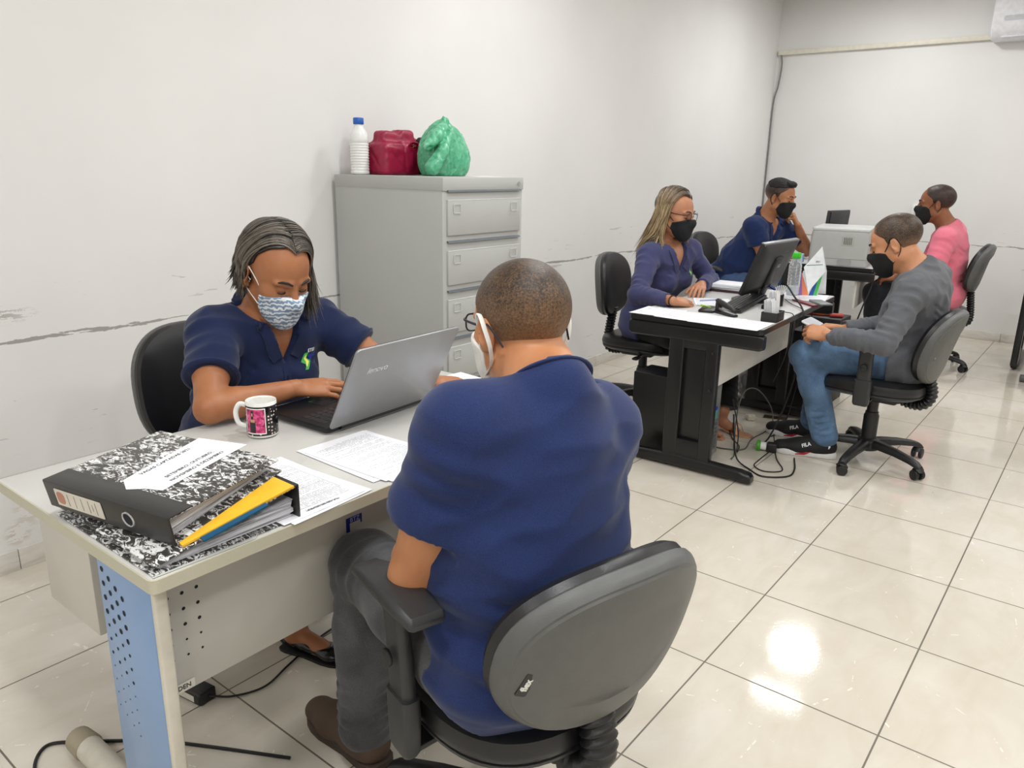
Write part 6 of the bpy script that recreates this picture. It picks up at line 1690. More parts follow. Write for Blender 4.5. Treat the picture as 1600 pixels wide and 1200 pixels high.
def buzz(H, hs, root, mat, top=.035, front=.052, lowz=-.058, d=.0030, fade=(-.035, .045), h=.0035):
    o = scalp_ops(H, hs, d)
    pts = [(front, .150), (front + .012, .075), (front - .004, .058), (.028, .040), (.020, .012), (.004, .014), (-.020, .005), (-.034, -.040), (-.060, lowz), (-.150, lowz), (-.150, .150)]
    o.append(('poly', H.o, H.f, H.u, [(a * hs, b * hs) for a, b in pts]))
    lo, hi = H.o - .13 * hs, H.o + .15 * hs
    def dens(V):
        q = H.local(V); z = q[:, 2] / hs; y = q[:, 1] / hs
        k = np.clip((z - fade[0]) / (fade[1] - fade[0]), 0, 1); k = k * k * (3 - 2 * k)
        e = np.clip((front + .010 - y) / .015, 0, 1)
        return (.02 + .88 * k) * (.45 + .55 * e)
    return implicit('hair', o, h, mat, root, lo, hi, dens=dens)

def long_hair(H, hs, root, mat, seed, length, spec):
    """parted hair swept down both sides; spec[side] = (y at the ear, drop target xyz offsets)"""
    rs = np.random.RandomState(seed); A = V3(.0755, .098, .082) * 1.05
    o = scalp_ops(H, hs, .008)
    o.append(('poly', H.o, H.f, H.u, [(a * hs, b * hs) for a, b in spec['cap']]))
    capo = implicit('hair', o, .004, mat, root, H.o - .14 * hs, H.o + .16 * hs, dens=lambda V: np.full(len(V), spec.get('capd', .25)))
    g = H.R @ V3(0, 0, -1)
    paths = []; vals = []
    for side in (-1, 1):
        S = spec[side]
        for k in range(spec['n']):
            y0 = rs.uniform(-.085, .074) if k % 3 else rs.uniform(.03, .084)
            off = rs.uniform(1.03, 1.17) if y0 < .05 else rs.uniform(1.03, 1.09); y_end = S['yend'] + (y0 - .0) * S.get('spread', .45) + rs.normal() * .006
            thm = rs.uniform(88, 112); P = []
            for i in range(15):
                u = i / 14; th = math.radians(.6 + (thm - .6) * u)
                y = y0 + (y_end - y0) * u ** (1.35 if y0 < .03 else .8)
                q = math.sqrt(max(.02, 1 - (y / .105) ** 2)); lift = 1 + .05 * math.sin(min(1, u * 3) * PI / 2)
                P.append(V3(side * math.sin(th) * A[0] * q * off * lift, y - .014, math.cos(th) * A[2] * q * off * lift + .045))
            last = P[-1]; L = length * rs.uniform(.80, 1.05) * S.get('len', 1); m_ = 12
            drift = V3(*S['drift']) * rs.uniform(.6, 1.3) + rs.normal(size=3) * .010
            for i in range(1, m_ + 1):
                u = i / m_; P.append(last + g * L * u + drift * (u ** 1.2) + V3(side * .004 * math.sin(u * 6), 0, 0))
            W = np.array([H.p(*(p * hs)) for p in P])
            # keep clear of neck and shoulders
            for c, r in spec.get('avoid', []):
                dd = W - c; n_ = np.linalg.norm(dd, axis=1); m2 = n_ < r; W[m2] = c + dd[m2] / n_[m2][:, None] * r
            # smooth
            for _ in range(3): W[1:-1] = (W[:-2] + W[1:-1] * 2 + W[2:]) / 4
            paths.append(W); vals.append(np.clip(spec['val'](y0, side, rs), 0, 1))
    strands('hair_locks', paths, spec.get('wd', .0042), mat, root, vals, root_dark=spec.get('rd', 1.0))

def rebase(JJ): return JJ
# 1 — man in the blue T-shirt, back to the camera
J = {'P': [-.005, -.905, .53], 'C7': [.030, -.856, 1.052], 'HD': [-0.098, -0.804, 1.118], 'LS': [-0.052, -1.014, .985], 'RS': [0.028, -0.725, 0.935], 'LE': [-0.122, -1.066, 0.712], 'RE': [-0.085, -0.60, 0.700], 'LW': [-0.285, -0.875, 0.680], 'RW': [-0.25, -0.70, 0.680], 'LH': [-0.030, -0.99, 0.54], 'RH': [0.020, -0.815, 0.54], 'LK': [-0.470, -0.885, 0.530], 'RK': [-0.440, -0.60, 0.530], 'LA': [-0.480, -0.895, 0.100], 'RA': [-0.44, -0.557, 0.102], 'LT': [-0.655, -0.885, 0.032], 'RT': [-0.60, -0.497, 0.039]}
blue_t = cloth_mat('royal_blue_cotton', (31, 45, 88), .10)
r1, B, H, SF, JJ, hs, body1, shirt1, tips, nk_r, nb, nt, _tr = person('person', 'man in a plain blue T-shirt and dark jeans seated with his back to the camera', J, dict(
    face=(-.93, .34, -.10), s=1.02, w=1.08, belly=.03, arm=1.20, neck=.066, nape=True, skin=sk_m1, hs=1.0, seed=3, hh=.003, bh=.009,
    handL=dict(dir=(-.6, .75, -.2), back=(-.2, 0, 1), curl=[(.5, .7, .4)] * 4), handR=dict(dir=(-.7, -.6, -.1), back=(-.2, 0, 1), curl=[(.5, .7, .4)] * 4),
    shirt=dict(mat=blue_t, cut=.60, flare=.068, d=.011, loose=.024, wr=.0036, wl=.16, an=(.6, .6, 1.4), h=.0055, hem=-.020, hemtilt=.9, lap=.0, fold=1.3, nh=.020, nslope=.0, waist=6),
    pants=dict(mat=cloth_mat('charcoal_denim', (80, 81, 84), .45, 600, .85), d=.012, dk=.006, da=.018, h=.0065, len=.05)))
def buzz1(): return buzz_mat('buzz_dark', (152, 114, 80), (34, 27, 20), 260)
buzz(H, hs, r1, buzz1(), h=.0028, lowz=-.082, fade=(-.095, .115))
wm = M('white_mask_cloth', (232, 232, 226), .8, bump=.3, bscale=900)
mk = face_mask(H, hs, r1, wm, MASK_POLY, .0045)
for sd in (-1, 1):
    # broad cloth ear loop framing the ear
    loops(H, hs, r1, wm, mk, [[(sd * .066, .030, -.030), (sd * .078, .016, .012), (sd * .086, .006, .032), (sd * .0905, -.012, .034), (sd * .0905, -.026, .012), (sd * .083, -.030, -.022), (sd * .072, -.012, -.056), (sd * .064, .020, -.078)]], .0048, (1.0, .45))
glasses(H, hs, r1, frame_blk, lens, z=.010)
# neckband
ax = nrm(nrm(nt - nb) * .7 + nrm(JJ['C7'] - JJ['P']) * .3)
ring = MB(); fr = Fr(nb + ax * .030 + B.f * .002, np.cross(ax, B.r), ax)
pts = []
for k in range(48):
    a = 2 * PI * k / 48; cx = math.cos(a); pts.append(fr.p(math.sin(a) * (nk_r + .012), cx * (nk_r + .014) * (1 if cx * (fr.f @ B.f) > 0 else 1), -.030 * max(0, cx * np.sign(fr.f @ B.f)) - .006) - np.array(r1.location))
ring.tube(pts, .0065, 10, (.6, 1.25), closed=True); obj('neckband', ring, blue_t, r1)
for n in 'LR': 
    u, F, m = shoe(r1, JJ, n, M('brown_suede', (84, 66, 52), .75, bump=.4, bscale=500), M('brown_sole', (62, 50, 42), .6), 1.05)
    for k in range(5):
        b = MB(); z = .098 - k * .0045; y = .118 + k * .016
        b.tube(spline([m @ Vector((-.022, y - .004, z - .004)), m @ Vector((0, y, z + .006)), m @ Vector((.022, y + .006, z - .004))], 5), .0020, 6); obj('lace', b, M('tan_lace', (150, 96, 66), .7), u)

# 2 — woman at the laptop
J = {'P': [-1.420, -0.600, 0.535], 'C7': [-1.285, -0.590, 0.985], 'HD': [-1.158, -0.600, 1.105], 'LS': [-1.223, -0.405, 0.925], 'RS': [-1.225, -0.770, 0.945], 'LE': [-1.035, -0.290, 0.790], 'RE': [-1.045, -0.905, 0.788], 'LW': [-0.800, -0.315, 0.785], 'RW': [-1.005, -0.660, 0.800], 'LH': [-1.40, -0.51, 0.535], 'RH': [-1.40, -0.69, 0.535], 'LK': [-0.985, -0.48, 0.525], 'RK': [-0.985, -0.70, 0.525], 'LA': [-0.985, -0.735, 0.085], 'RA': [-1.12, -0.70, 0.106], 'LT': [-0.855, -0.700, 0.035], 'RT': [-0.975, -0.72, 0.038]}
navy = cloth_mat('navy_pique', (25, 36, 70), .10, 1100)
r2, B, H, SF, JJ, hs, body, shirt, tips, nk_r, nb, nt, _tr = person('person', 'woman with dark grey-streaked hair, patterned mask and navy polo typing on the laptop', J, dict(
    face=(1, -.05, -.52), s=1.0, w=1.02, fem=True, belly=.02, bust=1.05, bz=-.02, arm=1.02, neck=.048, skin=sk_w1, hs=1.08, seed=11, hh=.003, bh=.009, hf=.0025,
    handL=dict(dir=(.62, .75, -.12), back=(.05, -.25, 1), curl=[(.35, .5, .3), (.4, .5, .3), (.45, .55, .3), (.5, .6, .4)], thumb=(.5, .85, -.2)),
    handR=dict(dir=(.42, .90, -.06), back=(.35, -.25, 1), curl=[(.18, .25, .15), (.16, .28, .15), (.2, .3, .2), (.25, .35, .2)], thumb=(.6, .75, -.3)),
    shirt=dict(mat=navy, cut=.62, flare=.068, d=.011, loose=.010, wr=.0034, wl=.14, h=.0055, hem=-.09, nslope=.6, vneck=.085, waist=4, band=.008),
    pants=dict(mat=cloth_mat('black_trousers', (20, 20, 24), .1), d=.010, da=.012, len=-.03)))
pcol = polo_collar(r2, JJ, B, nb, nt, nk_r, navy, gap=130, flare=.024, tip=.030, stand=.020); collar_flaps(r2, SF, JJ, navy, .04)
for n in '':
    c = JJ[n + 'S'] * .38 + JJ[n + 'E'] * .62; dd = nrm(JJ[n + 'E'] - JJ[n + 'S']); fr = Fr(c, np.cross(dd, B.u), dd); b = MB()
    b.tube([fr.p(math.cos(a) * .0675, math.sin(a) * .0675, -.010) - np.array(r2.location) for a in [k * PI / 16 for k in range(32)]], .011, 8, (.35, 1.0), closed=True); obj('sleeve_band', b, navy, r2)
brows_eyes(H, hs, r2, hairblk, lashm)
t = NT('patterned_mask'); v = t.coord(); w = t.node('ShaderNodeTexWave', wave_type='BANDS', bands_direction='Z'); t.l.new(t.mapping(v, (1, 1, 1)), w.inputs['Vector']); w.inputs['Scale'].default_value = 24; w.inputs['Distortion'].default_value = 5.0; w.inputs['Detail'].default_value = 1.0; w.inputs['Detail Scale'].default_value = 3.2
t.set(Base_Color=t.ramp(w.outputs['Fac'], [(.3, lin((126, 148, 172))), (.5, lin((176, 192, 208))), (.75, lin((232, 236, 240)))]), Roughness=.8); pmask = t.m
mk = face_mask(H, hs, r2, pmask, [(.15, -.008), (.098, -.010), (.070, -.022), (.042, -.034), (.040, -.060), (.052, -.098), (.072, -.140), (.15, -.140)], .0045)
for sd in (-1, 1): loops(H, hs, r2, wm, mk, [[(sd * .060, .046, -.022), (sd * .072, .022, .006), (sd * .083, -.002, .028), (sd * .087, -.018, .022), (sd * .086, -.024, -.004), (sd * .076, -.012, -.034), (sd * .062, .040, -.062)]], .0016)
hm1 = hair_mat('dark_streaked_hair', (24, 20, 19), (128, 118, 104))
gC = [(JJ['LS'] * .8 + JJ['C7'] * .2, .085), (JJ['RS'] * .8 + JJ['C7'] * .2, .085), (JJ['C7'] - V3(0, 0, .02), .095)]
long_hair(H, hs, r2, hm1, 4, .10, {'cap': [(.060, .16), (.056, .112), (.030, .096), (.010, .068), (.008, .045), (-.004, .030), (-.022, .000), (-.030, -.060), (-.15, -.06), (-.15, .16)], 'capd': .12, 'n': 330, 'avoid': gC, 'wd': .0034,
   -1: dict(), 1: dict(), 'val': lambda y0, sd, rs: (.18 + .30 * rs.rand() + (.38 if rs.rand() < .22 else 0) + .9 * max(0, abs(y0 - .0) - .04))} | {
   1: dict(yend=-.036, spread=.36, drift=(-.01, -.045, 0), len=1.0), -1: dict(yend=.004, spread=.5, drift=(-.010, .008, 0), len=1.35)})
for sd in (1,):
    m = local_frame(H, r2); b = MB(); b.tube([m @ Vector(((.084 + .001 * math.cos(a)) * hs, (-.004 + .005 * math.sin(a)) * hs, (-.036 + .006 * math.cos(a)) * hs)) for a in [k * PI / 6 for k in range(12)]], .0012, 6, closed=True); obj('earring', b, M('gold', (200, 165, 90), .25, 1.0), r2)
# chest emblem
def emblem(root, SF, shirt, c, sc=1.0, txt=True, word='ETEI'):
    m0 = frame(SF.p(*c) + SF.f * .16 - np.array(root.location), SF.r * -1 if False else -SF.r, SF.u)
    m0 = frame(Vector(SF.p(*c) + SF.f * .16 - np.array(root.location)), Vector(-SF.r), Vector(SF.u))
    parts = [('emblem', [(-.026, -.004), (-.012, .016), (.002, .018), (-.008, .004), (.004, -.004), (-.010, -.020), (-.020, -.020), (-.012, -.010)], 'emblem_green', (60, 170, 70)),
             ('emblem', [(-.016, .004), (-.006, .014), (-.010, .004), (-.002, -.004), (-.012, -.014), (-.014, -.012), (-.012, -.004)], 'emblem_yellow', (232, 226, 110)),
             ]
    for i, (nm, pts, mn, col) in enumerate(parts):
        b = MB(); b.add([m0 @ Vector((x * sc, y * sc, 0)) for x, y in pts], [list(range(len(pts)))], False); o = obj(nm, b, M(mn, col, .6), root); subdivide(o.data, 2); project(o, shirt, -SF.f, .0016 + .0006 * i)
    if txt:
        for s_, sz, pos, mn, col in ((word, .013, (.010, .022), 'thread_white', (236, 238, 244)), ('SINE', .017, (.016, .004), 'thread_blue', (40, 66, 190))):
            o = text(s_, sz * sc, M(mn, col, .6), m0 @ Matrix.Translation((pos[0] * sc, pos[1] * sc, 0)), root, 'emblem_lettering', extrude=0, bold=.0004); subdivide(o.data, 1); project(o, shirt, -SF.f, .002)
emblem(r2, SF, shirt, (-.085, .0, -.075), 1.15)
# placket
def placket(root, SF, shirt, mat, L=.11, z0=-.035, buttons=2, bmat=None):
    b = MB(); m0 = frame(Vector(SF.p(0, .18, z0) - np.array(root.location)), Vector(-SF.r), Vector(SF.u))
    pts = [(x, -y) for x in (-.013, .013) for y in (0,)]
    n = 10; V = []; F = []
    for j in range(n + 1):
        for i in range(4): V.append(m0 @ Vector((-.013 + .026 * i / 3, -L * j / n, 0)))
    for j in range(n):
        for i in range(3): a = j * 4 + i; F.append([a, a + 4, a + 5, a + 1])
    b.add(V, F, True); o = obj('placket', b, mat, root); project(o, shirt, -SF.f, .0025)
    for k in range(buttons):
        b = MB(); c = m0 @ Vector((0, -L * (.3 + .45 * k), 0)); b.add([c + Vector(-SF.r) * .0045 * math.cos(a) + Vector(SF.u) * .0045 * math.sin(a) for a in [q * PI / 6 for q in range(12)]], [list(range(12))], False); q = obj('button', b, bmat or M('navy_button', (20, 26, 50), .3), root); project(q, shirt, -SF.f, .004)
placket(r2, SF, shirt, navy, .085, -.085)
# ring on her right hand, pumps
for n in 'LR': shoe(r2, JJ, n, M('black_patent', (16, 16, 18), .22, bump=.5, bscale=120), M('black_sole', (14, 14, 14), .6), .95, 'pump')

# 3 — woman with long blonde hair at the middle desk
J = {'P': [-1.408, 2.13, 0.535], 'C7': [-1.345, 2.094, 1.025], 'HD': [-1.241, 2.064, 1.175], 'LS': [-1.225, 2.255, 0.965], 'RS': [-1.300, 1.910, 0.952], 'LE': [-1.150, 2.41, 0.775], 'RE': [-1.225, 1.675, 0.770], 'LW': [-1.075, 2.12, 0.790], 'RW': [-0.985, 1.602, 0.775], 'LH': [-1.37, 2.213, 0.535], 'RH': [-1.39, 2.04, 0.535], 'LK': [-0.930, 2.25, 0.515], 'RK': [-0.950, 1.96, 0.515], 'LA': [-0.850, 2.050, 0.115], 'RA': [-0.951, 1.93, 0.11], 'LT': [-0.760, 2.040, 0.035], 'RT': [-0.800, 1.90, 0.035]}
viol = cloth_mat('indigo_shirt_cloth', (60, 62, 98), .10, 1200)
r3, B, H, SF, JJ, hs, body, shirt, tips, nk_r, nb, nt, _tr = person('person', 'woman with long blonde hair, round glasses, black mask and indigo shirt at the middle desk', J, dict(
    face=(1, -.02, -.16), s=1.04, w=.92, fem=True, arm=.95, bust=1.0, bz=-.01, neck=.046, skin=sk_w2, hs=1.02, seed=21, hh=.004, hf=.003,
    handL=dict(dir=(.30, -.93, -.08), back=(.1, .1, 1)), handR=dict(dir=(.40, .90, -.10), back=(.30, -.20, 1), curl=[(.3, .45, .3)] * 4, thumb=(.6, .75, -.3)),
    shirt=dict(mat=viol, cut=1.92, d=.010, loose=.004, wr=.0034, wl=.11, h=.0065, hem=-.09, nslope=.6, vneck=.12, waist=5),
    pants=dict(mat=cloth_mat('black_trousers2', (16, 16, 19), .1), d=.012, da=.034, dk=.0, len=-.015)))
polo_collar(r3, JJ, B, nb, nt, nk_r, viol, gap=130, flare=.022, tip=.030, stand=.018); collar_flaps(r3, SF, JJ, viol, .06)
placket(r3, SF, shirt, viol, .20, -.10, 3)
emblem(r3, SF, shirt, (-.090, 0, -.09), 1.0, False)
brows_eyes(H, hs, r3, M('brow_brown', (84, 60, 44), .6), lashm)
bm = M('black_mask_cloth', (18, 18, 20), .8, bump=.3, bscale=900)
mk = face_mask(H, hs, r3, bm, [(.15, -.002), (.098, -.006), (.070, -.020), (.030, -.034), (.026, -.060), (.042, -.098), (.070, -.140), (.15, -.140)], .005, h=.004)
for sd in (-1, 1): loops(H, hs, r3, bm, mk, [[(sd * .066, .036, -.024), (sd * .076, .014, -.002), (sd * .085, -.004, .024), (sd * .087, -.02, .010)], [(sd * .062, .030, -.070), (sd * .074, .0, -.040), (sd * .082, -.018, -.012)]], .0016)
glasses(H, hs, r3, frame_blk, lens, True, .046, .044, .004, .0014)
hm2 = hair_mat('blonde_streaked_hair', (66, 50, 38), (196, 170, 128))
gC = [(JJ['LS'] * .75 + JJ['C7'] * .25, .088), (JJ['RS'] * .75 + JJ['C7'] * .25, .088), (JJ['C7'] - V3(0, 0, .03), .105), (JJ['C7'] * .5 + JJ['P'] * .5 + V3(0, 0, .12), .135)]
long_hair(H, hs, r3, hm2, 6, .33, {'cap': [(.060, .16), (.056, .112), (.030, .096), (.014, .062), (.006, .020), (-.004, .0), (-.010, -.030), (-.030, -.070), (-.15, -.07), (-.15, .16)], 'capd': .15, 'n': 300, 'avoid': gC, 'wd': .0040,
   'rd': .25, 'val': lambda y0, sd, rs: .30 + .60 * rs.rand() ** 1.3,
   1: dict(yend=-.014, spread=.45, drift=(.02, -.085, 0), len=.85), -1: dict(yend=.004, spread=.55, drift=(-.02, -.02, 0), len=.85)})
b = MB(); m = frame(Vector(SF.p(-.02, .135, -.26) - np.array(r3.location)), Vector(-SF.r), Vector(SF.u) ); b.prism(rrect(.055, .04, .004, 3), 0, .002, 0, m @ Matrix.Rotation(.5, 4, 'Z')); bd = obj('badge', b, white_pl, r3)
b = MB(); fr = Fr(JJ['RW'], nrm(JJ['RW'] - JJ['RE'])); b.tube([fr.p(math.cos(a) * .028, 0, math.sin(a) * .026) - np.array(r3.location) for a in [k * PI / 10 for k in range(20)]], .0035, 8, closed=True); obj('bracelet', b, M('dark_bracelet', (30, 26, 26), .4), r3)
for n in 'LR':   # heeled sandals
    A, T, fd = JJ[n + 'A'], JJ[n + 'T'], JJ[n + 'F']; F = Fr(V3(A[0], A[1], 0) - fd * .06, fd); m = frame(F.o - np.array(r3.location), F.r, F.f)
    nude = M('nude_leather', (200, 150, 116), .35); s_ = MB()
    rings = [[m @ Vector((x * w_, y, z + t_)) for x, t_ in ((-1, 0), (1, 0), (1, .008), (-1, .008))] for y, w_, z in ((0, .024, .030), (.05, .026, .026), (.11, .030, .006), (.17, .038, .002), (.22, .034, .002), (.25, .016, .002))]
    s_.loft(rings); s_.bar(m @ Vector((0, .012, .032)), m @ Vector((0, .010, .0)), .014, .014, .002); so = obj('sandal', s_, nude, r3)
    b = MB(); b.tube([m @ Vector(p) for p in spline([(-.042, .175, .010), (-.034, .165, .040), (0, .155, .056), (.034, .165, .040), (.042, .175, .010)], 6)], .012, 8, (1.0, .25)); obj('strap', b, M('clear_strap', (216, 168, 128), .12), so)

# 4 — man in grey with the phone
J = {'P': [0.010, 2.165, 0.53], 'C7': [0.030, 2.125, 1.000], 'HD': [-0.093, 2.103, 1.089], 'LS': [0.038, 1.950, 0.890], 'RS': [0.050, 2.304, 0.935], 'LE': [-0.018, 1.775, 0.675], 'RE': [-0.070, 2.34, 0.680], 'LW': [-0.277, 1.820, 0.668], 'RW': [-0.285, 2.09, 0.650], 'LH': [0.000, 2.07, 0.535], 'RH': [0.02, 2.25, 0.535], 'LK': [-0.420, 1.985, 0.520], 'RK': [-0.42, 2.24, 0.520], 'LA': [-0.275, 2.000, 0.110], 'RA': [-0.405, 2.223, 0.108], 'LT': [-0.430, 1.945, 0.040], 'RT': [-0.570, 2.205, 0.040]}
grey_k = cloth_mat('heather_grey_knit', (62, 63, 68), .10, 700, streak=.22)
r4, B, H, SF, JJ, hs, body, shirt, tips, nk_r, nb, nt, _tr = person('person', 'man in a long-sleeved grey shirt, blue jeans and black sneakers looking down at a phone', J, dict(
    face=(-1, -.05, -.42), s=1.04, w=.98, arm=.98, neck=.058, skin=sk_m3, hs=1.06, seed=31, hh=.0035, hf=.0028, belly=.01,
    handL=dict(dir=(-.97, .22, .05), back=(-.05, -.75, .66), curl=[(.55, .8, .5), (.65, .85, .5), (.7, .9, .5), (.75, .9, .5)], thumb=(.45, .85, -.2)),
    handR=dict(dir=(-.80, -.58, .05), back=(-.35, .65, .66), curl=[(.55, .8, .5), (.65, .85, .5), (.7, .9, .5), (.75, .9, .5)], thumb=(.45, .85, -.2)),
    shirt=dict(mat=grey_k, cut=1.95, d=.014, loose=.004, wr=.0040, wl=.11, h=.006, hem=-.10, fold=1.35, nslope=.12, waist=8),
    pants=dict(mat=cloth_mat('blue_denim', (92, 120, 152), .40, 600, .85), d=.010, dk=.002, da=.016, h=.0065, len=.05)))
buzz(H, hs, r4, buzz_mat('buzz_brown', (160, 124, 92), (40, 31, 25), 260), fade=(-.06, .03))
brows_eyes(H, hs, r4, hairblk, lashm)
def cutout_loops(H, hs, r, mk, mat):
    for sd in (-1, 1): loops(H, hs, r, mat, mk, [[(sd * .066, .040, -.016), (sd * .077, .020, .006), (sd * .085, .006, .028), (sd * .088, -.012, .030), (sd * .088, -.024, .010), (sd * .080, -.026, -.016), (sd * .070, -.010, -.044), (sd * .060, .026, -.076)]], .0036, (1.0, .5))
mk = face_mask(H, hs, r4, bm, [(.15, -.002), (.098, -.006), (.060, -.014), (.040, -.024), (.034, -.045), (.020, -.070), (.034, -.100), (.060, -.140), (.15, -.140)], .0045, .014, h=.0035); cutout_loops(H, hs, r4, mk, bm)
jb = M('sneaker_black', (20, 20, 22), .7, bump=.3, bscale=700); wsole = M('white_sole', (226, 224, 222), .45)
for n in 'LR':
    u, F, m = shoe(r4, JJ, n, jb, wsole, 1.08, 'chunky')
    for k in range(4):
        b = MB(); z = .100 - k * .005; y = .112 + k * .016; b.tube(spline([m @ Vector((-.022, y - .004, z - .006)), m @ Vector((0, y, z + .006)), m @ Vector((.022, y + .006, z - .006))], 5), .0026, 6); obj('lace', b, jb, u)
    for sd in (-1, 1):
        m2 = m @ frame((sd * .0475, .17, .0), (0, sd * 1, 0), (0, 0, 1))
        b = MB(); b.add([m2 @ Vector(p) for p in [(x, y, .0015 + .0 * abs(x)) for x, y in ((-.060, .006), (.015, .012), (.050, .034), (.015, .026), (-.03, .014))]][::1], [list(range(5))], False); obj('red_flash', b, M('sneaker_red', (170, 24, 44), .5), u)
        q = text('FILA', .024, M('thread_white', (236, 238, 244), .6), m @ frame((sd * .075, .150, .066), (0, sd, -.35 * sd), (0, .35, 1)), u, 'lettering', extrude=0, bold=.0006); subdivide(q.data, 1); project(q, u, tuple(-sd * c for c in F.r), .0015)
        q = text('F', .018, M('thread_white', (236, 238, 244), .6), m @ frame((sd * .075, .040, .066), (0, sd, 0), (0, 0, 1)), u, 'lettering', extrude=0, bold=.0012); project(q, u, tuple(-sd * c for c in F.r), .0015)
pn = thing('mobile_phone', 'white phone held in both hands by the man in grey', 'mobile phone', (-.395, 1.965, .690))
b = MB(); mtp = frame((0, 0, 0), (0, 1, .0), (-.92, 0, .38)); b.prism(rrect(.145, .072, .009, 4), -.004, .004, .002, mtp); obj('case', b, M('phone_white', (225, 227, 232), .25), pn)
b = MB(); b.prism(rrect(.13, .064, .004, 4), .0041, .0046, 0, mtp); obj('screen', b, M('phone_screen', (186, 190, 200), .08), pn)

# 5 — man in navy polo resting his chin on his fist
J = {'P': [-1.785, 4.186, 0.555], 'C7': [-1.530, 4.166, 1.065], 'HD': [-1.405, 4.144, 1.218], 'LS': [-1.440, 4.33, 0.985], 'RS': [-1.520, 3.968, 1.00], 'LE': [-1.265, 4.50, 0.795], 'RE': [-1.455, 4.035, 0.80], 'LW': [-1.300, 4.31, 1.010], 'RW': [-1.290, 4.100, 0.782], 'LH': [-1.76, 4.275, 0.55], 'RH': [-1.79, 4.10, 0.55], 'LK': [-1.32, 4.30, 0.52], 'RK': [-1.37, 4.02, 0.52], 'LA': [-1.326, 4.30, 0.11], 'RA': [-1.36, 4.0, 0.11], 'LT': [-1.16, 4.30, 0.037], 'RT': [-1.20, 3.99, 0.037]}
navy2 = cloth_mat('navy_polo_cloth', (30, 48, 92), .10, 1100)
r5, B, H, SF, JJ, hs, body, shirt, tips, nk_r, nb, nt, _tr = person('person', 'man in navy polo and black mask at the far desk, chin on his fist', J, dict(
    face=(1, -.06, -.22), s=1.06, w=1.06, belly=.02, arm=1.08, neck=.062, skin=sk_m2, hs=1.05, seed=41, hh=.004, hf=.0032, bh=.011,
    handL=dict(dir=(-.22, -.55, .80), back=(.80, .1, .35), curl=[(1.2, 1.4, .8)] * 4, thumb=(.5, .8, -.3)), handR=dict(dir=(.35, .93, -.06), back=(0, 0, 1), curl=[(.3, .4, .3)] * 4),
    shirt=dict(mat=navy2, cut=.60, flare=.070, d=.012, loose=.014, wr=.0032, wl=.13, h=.008, hem=-.10, nslope=.6, vneck=.085, waist=4, band=.010),
    pants=dict(mat=cloth_mat('mid_denim', (70, 92, 128), .25, 600), d=.010, h=.010, len=.01)))
polo_collar(r5, JJ, B, nb, nt, nk_r, navy2, gap=130, flare=.024, tip=.032); collar_flaps(r5, SF, JJ, navy2, .04)
emblem(r5, SF, shirt, (-.085, 0, -.09), 1.2)
placket(r5, SF, shirt, navy2, .09, -.075)
brows_eyes(H, hs, r5, hairblk, lashm)
buzz(H, hs, r5, buzz_mat('fade_black', (150, 108, 80), (30, 26, 26), 260), fade=(-.02, .035), h=.004)
hq = scalp_ops(H, hs, .009) + [('u', EL(H.p(0, .058 * hs, .108 * hs), V3(.048, .030, .020) * hs, H.R), .02), wrinkle(6, .003, .02), ('poly', H.o, H.f, H.u, [(-.10 * hs, .085 * hs), (-.06 * hs, .062 * hs), (0, .070 * hs), (.04 * hs, .080 * hs), (.075 * hs, .088 * hs), (.10 * hs, .105 * hs), (.10 * hs, .16 * hs), (-.12 * hs, .16 * hs)])]
implicit('hair_top', hq, .004, M('black_hair_top', (20, 17, 17), .75), r5, dens=lambda V: np.full(len(V), .2))
mk = face_mask(H, hs, r5, bm, [(.15, .000), (.098, -.006), (.060, -.014), (.040, -.028), (.034, -.045), (.024, -.070), (.034, -.100), (.060, -.140), (.15, -.140)], .004, .012, h=.004); cutout_loops(H, hs, r5, mk, bm)
for n in 'LR': shoe(r5, JJ, n, jb, M('black_sole', (14, 14, 14), .6), 1.0)

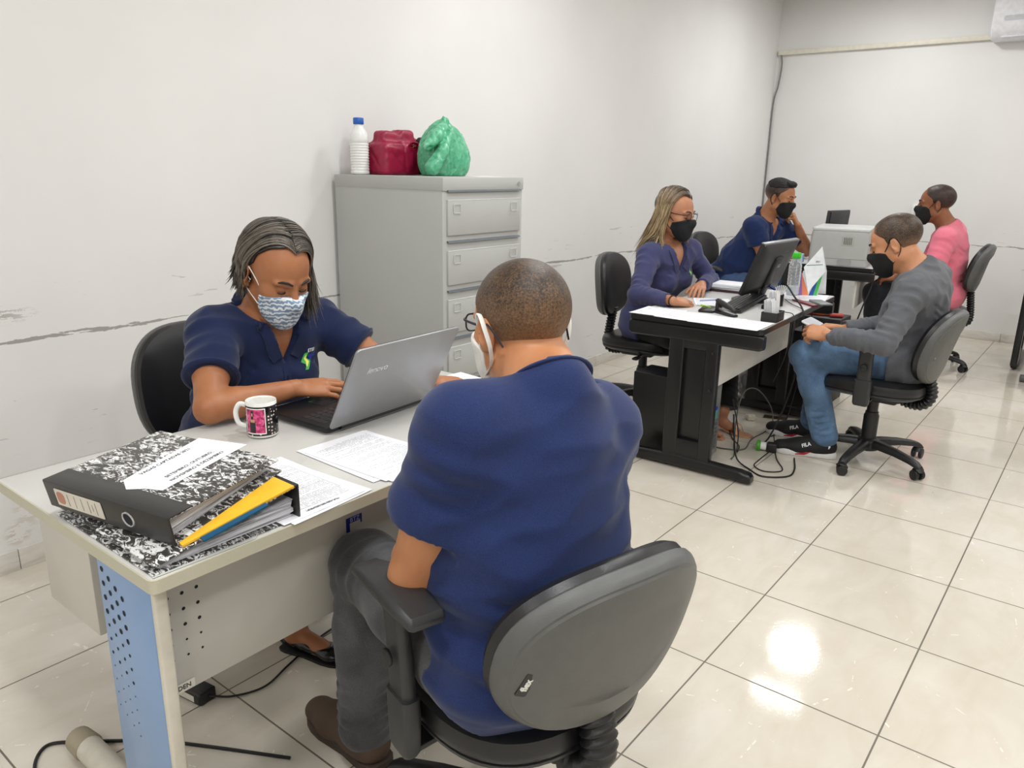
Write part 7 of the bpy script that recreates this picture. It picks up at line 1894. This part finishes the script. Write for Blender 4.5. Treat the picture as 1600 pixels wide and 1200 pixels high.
# 6 — man in the pink shirt
J = {'P': [-0.255, 4.578, 0.545], 'C7': [-0.260, 4.511, 1.065], 'HD': [-0.374, 4.479, 1.200], 'LS': [-0.258, 4.325, 0.965], 'RS': [-0.268, 4.700, 1.005], 'LE': [-0.290, 4.20, 0.740], 'RE': [-0.370, 4.72, 0.740], 'LW': [-0.520, 4.300, 0.672], 'RW': [-0.58, 4.55, 0.660], 'LH': [-0.261, 4.481, 0.545], 'RH': [-0.245, 4.663, 0.545], 'LK': [-0.68, 4.35, 0.54], 'RK': [-0.69, 4.62, 0.54], 'LA': [-0.640, 4.40, 0.11], 'RA': [-0.631, 4.619, 0.11], 'LT': [-0.80, 4.38, 0.037], 'RT': [-0.80, 4.62, 0.037]}
pink = cloth_mat('pink_cotton', (226, 122, 142), .07, 1000)
r6, B, H, SF, JJ, hs, body, shirt, tips, nk_r, nb, nt, _tr = person('person', 'man in a pink T-shirt and black mask seated by the far wall', J, dict(
    face=(-1, -.22, -.06), s=1.05, w=1.04, belly=.015, arm=1.05, neck=.060, skin=sk_m4, hs=1.06, seed=51, hh=.004, hf=.0032, bh=.011,
    handL=dict(dir=(-.85, .35, -.1), back=(-.1, -.2, 1), curl=[(.5, .6, .4)] * 4), handR=dict(dir=(-.7, -.6, 0), back=(-.1, .2, 1), curl=[(.5, .6, .4)] * 4),
    shirt=dict(mat=pink, cut=.70, flare=.068, d=.012, loose=.008, wr=.0034, wl=.12, h=.008, hem=-.12, nslope=.12, waist=5),
    pants=dict(mat=cloth_mat('black_denim', (26, 27, 32), .2), d=.012, h=.010, len=.01)))
buzz(H, hs, r6, buzz_mat('buzz_black', (120, 82, 60), (34, 26, 24), 260), fade=(-.06, .02), h=.004)
brows_eyes(H, hs, r6, hairblk, lashm)
mk = face_mask(H, hs, r6, bm, [(.15, .002), (.098, -.004), (.060, -.008), (.040, -.024), (.034, -.045), (.024, -.070), (.034, -.100), (.060, -.140), (.15, -.140)], .004, .012, h=.004); cutout_loops(H, hs, r6, mk, bm)
for n in 'LR': shoe(r6, JJ, n, jb, M('black_sole', (14, 14, 14), .6), 1.0)
b = MB(); b.prism(rrect(.072, .15, .009, 4), 0, .009, .002); o = obj('mobile_phone', b, ph, loc=(-.69, 4.42, .665)); o.rotation_euler = (0, 0, 1.3); tag(o, 'dark phone resting on the lap of the man in pink', 'mobile phone')
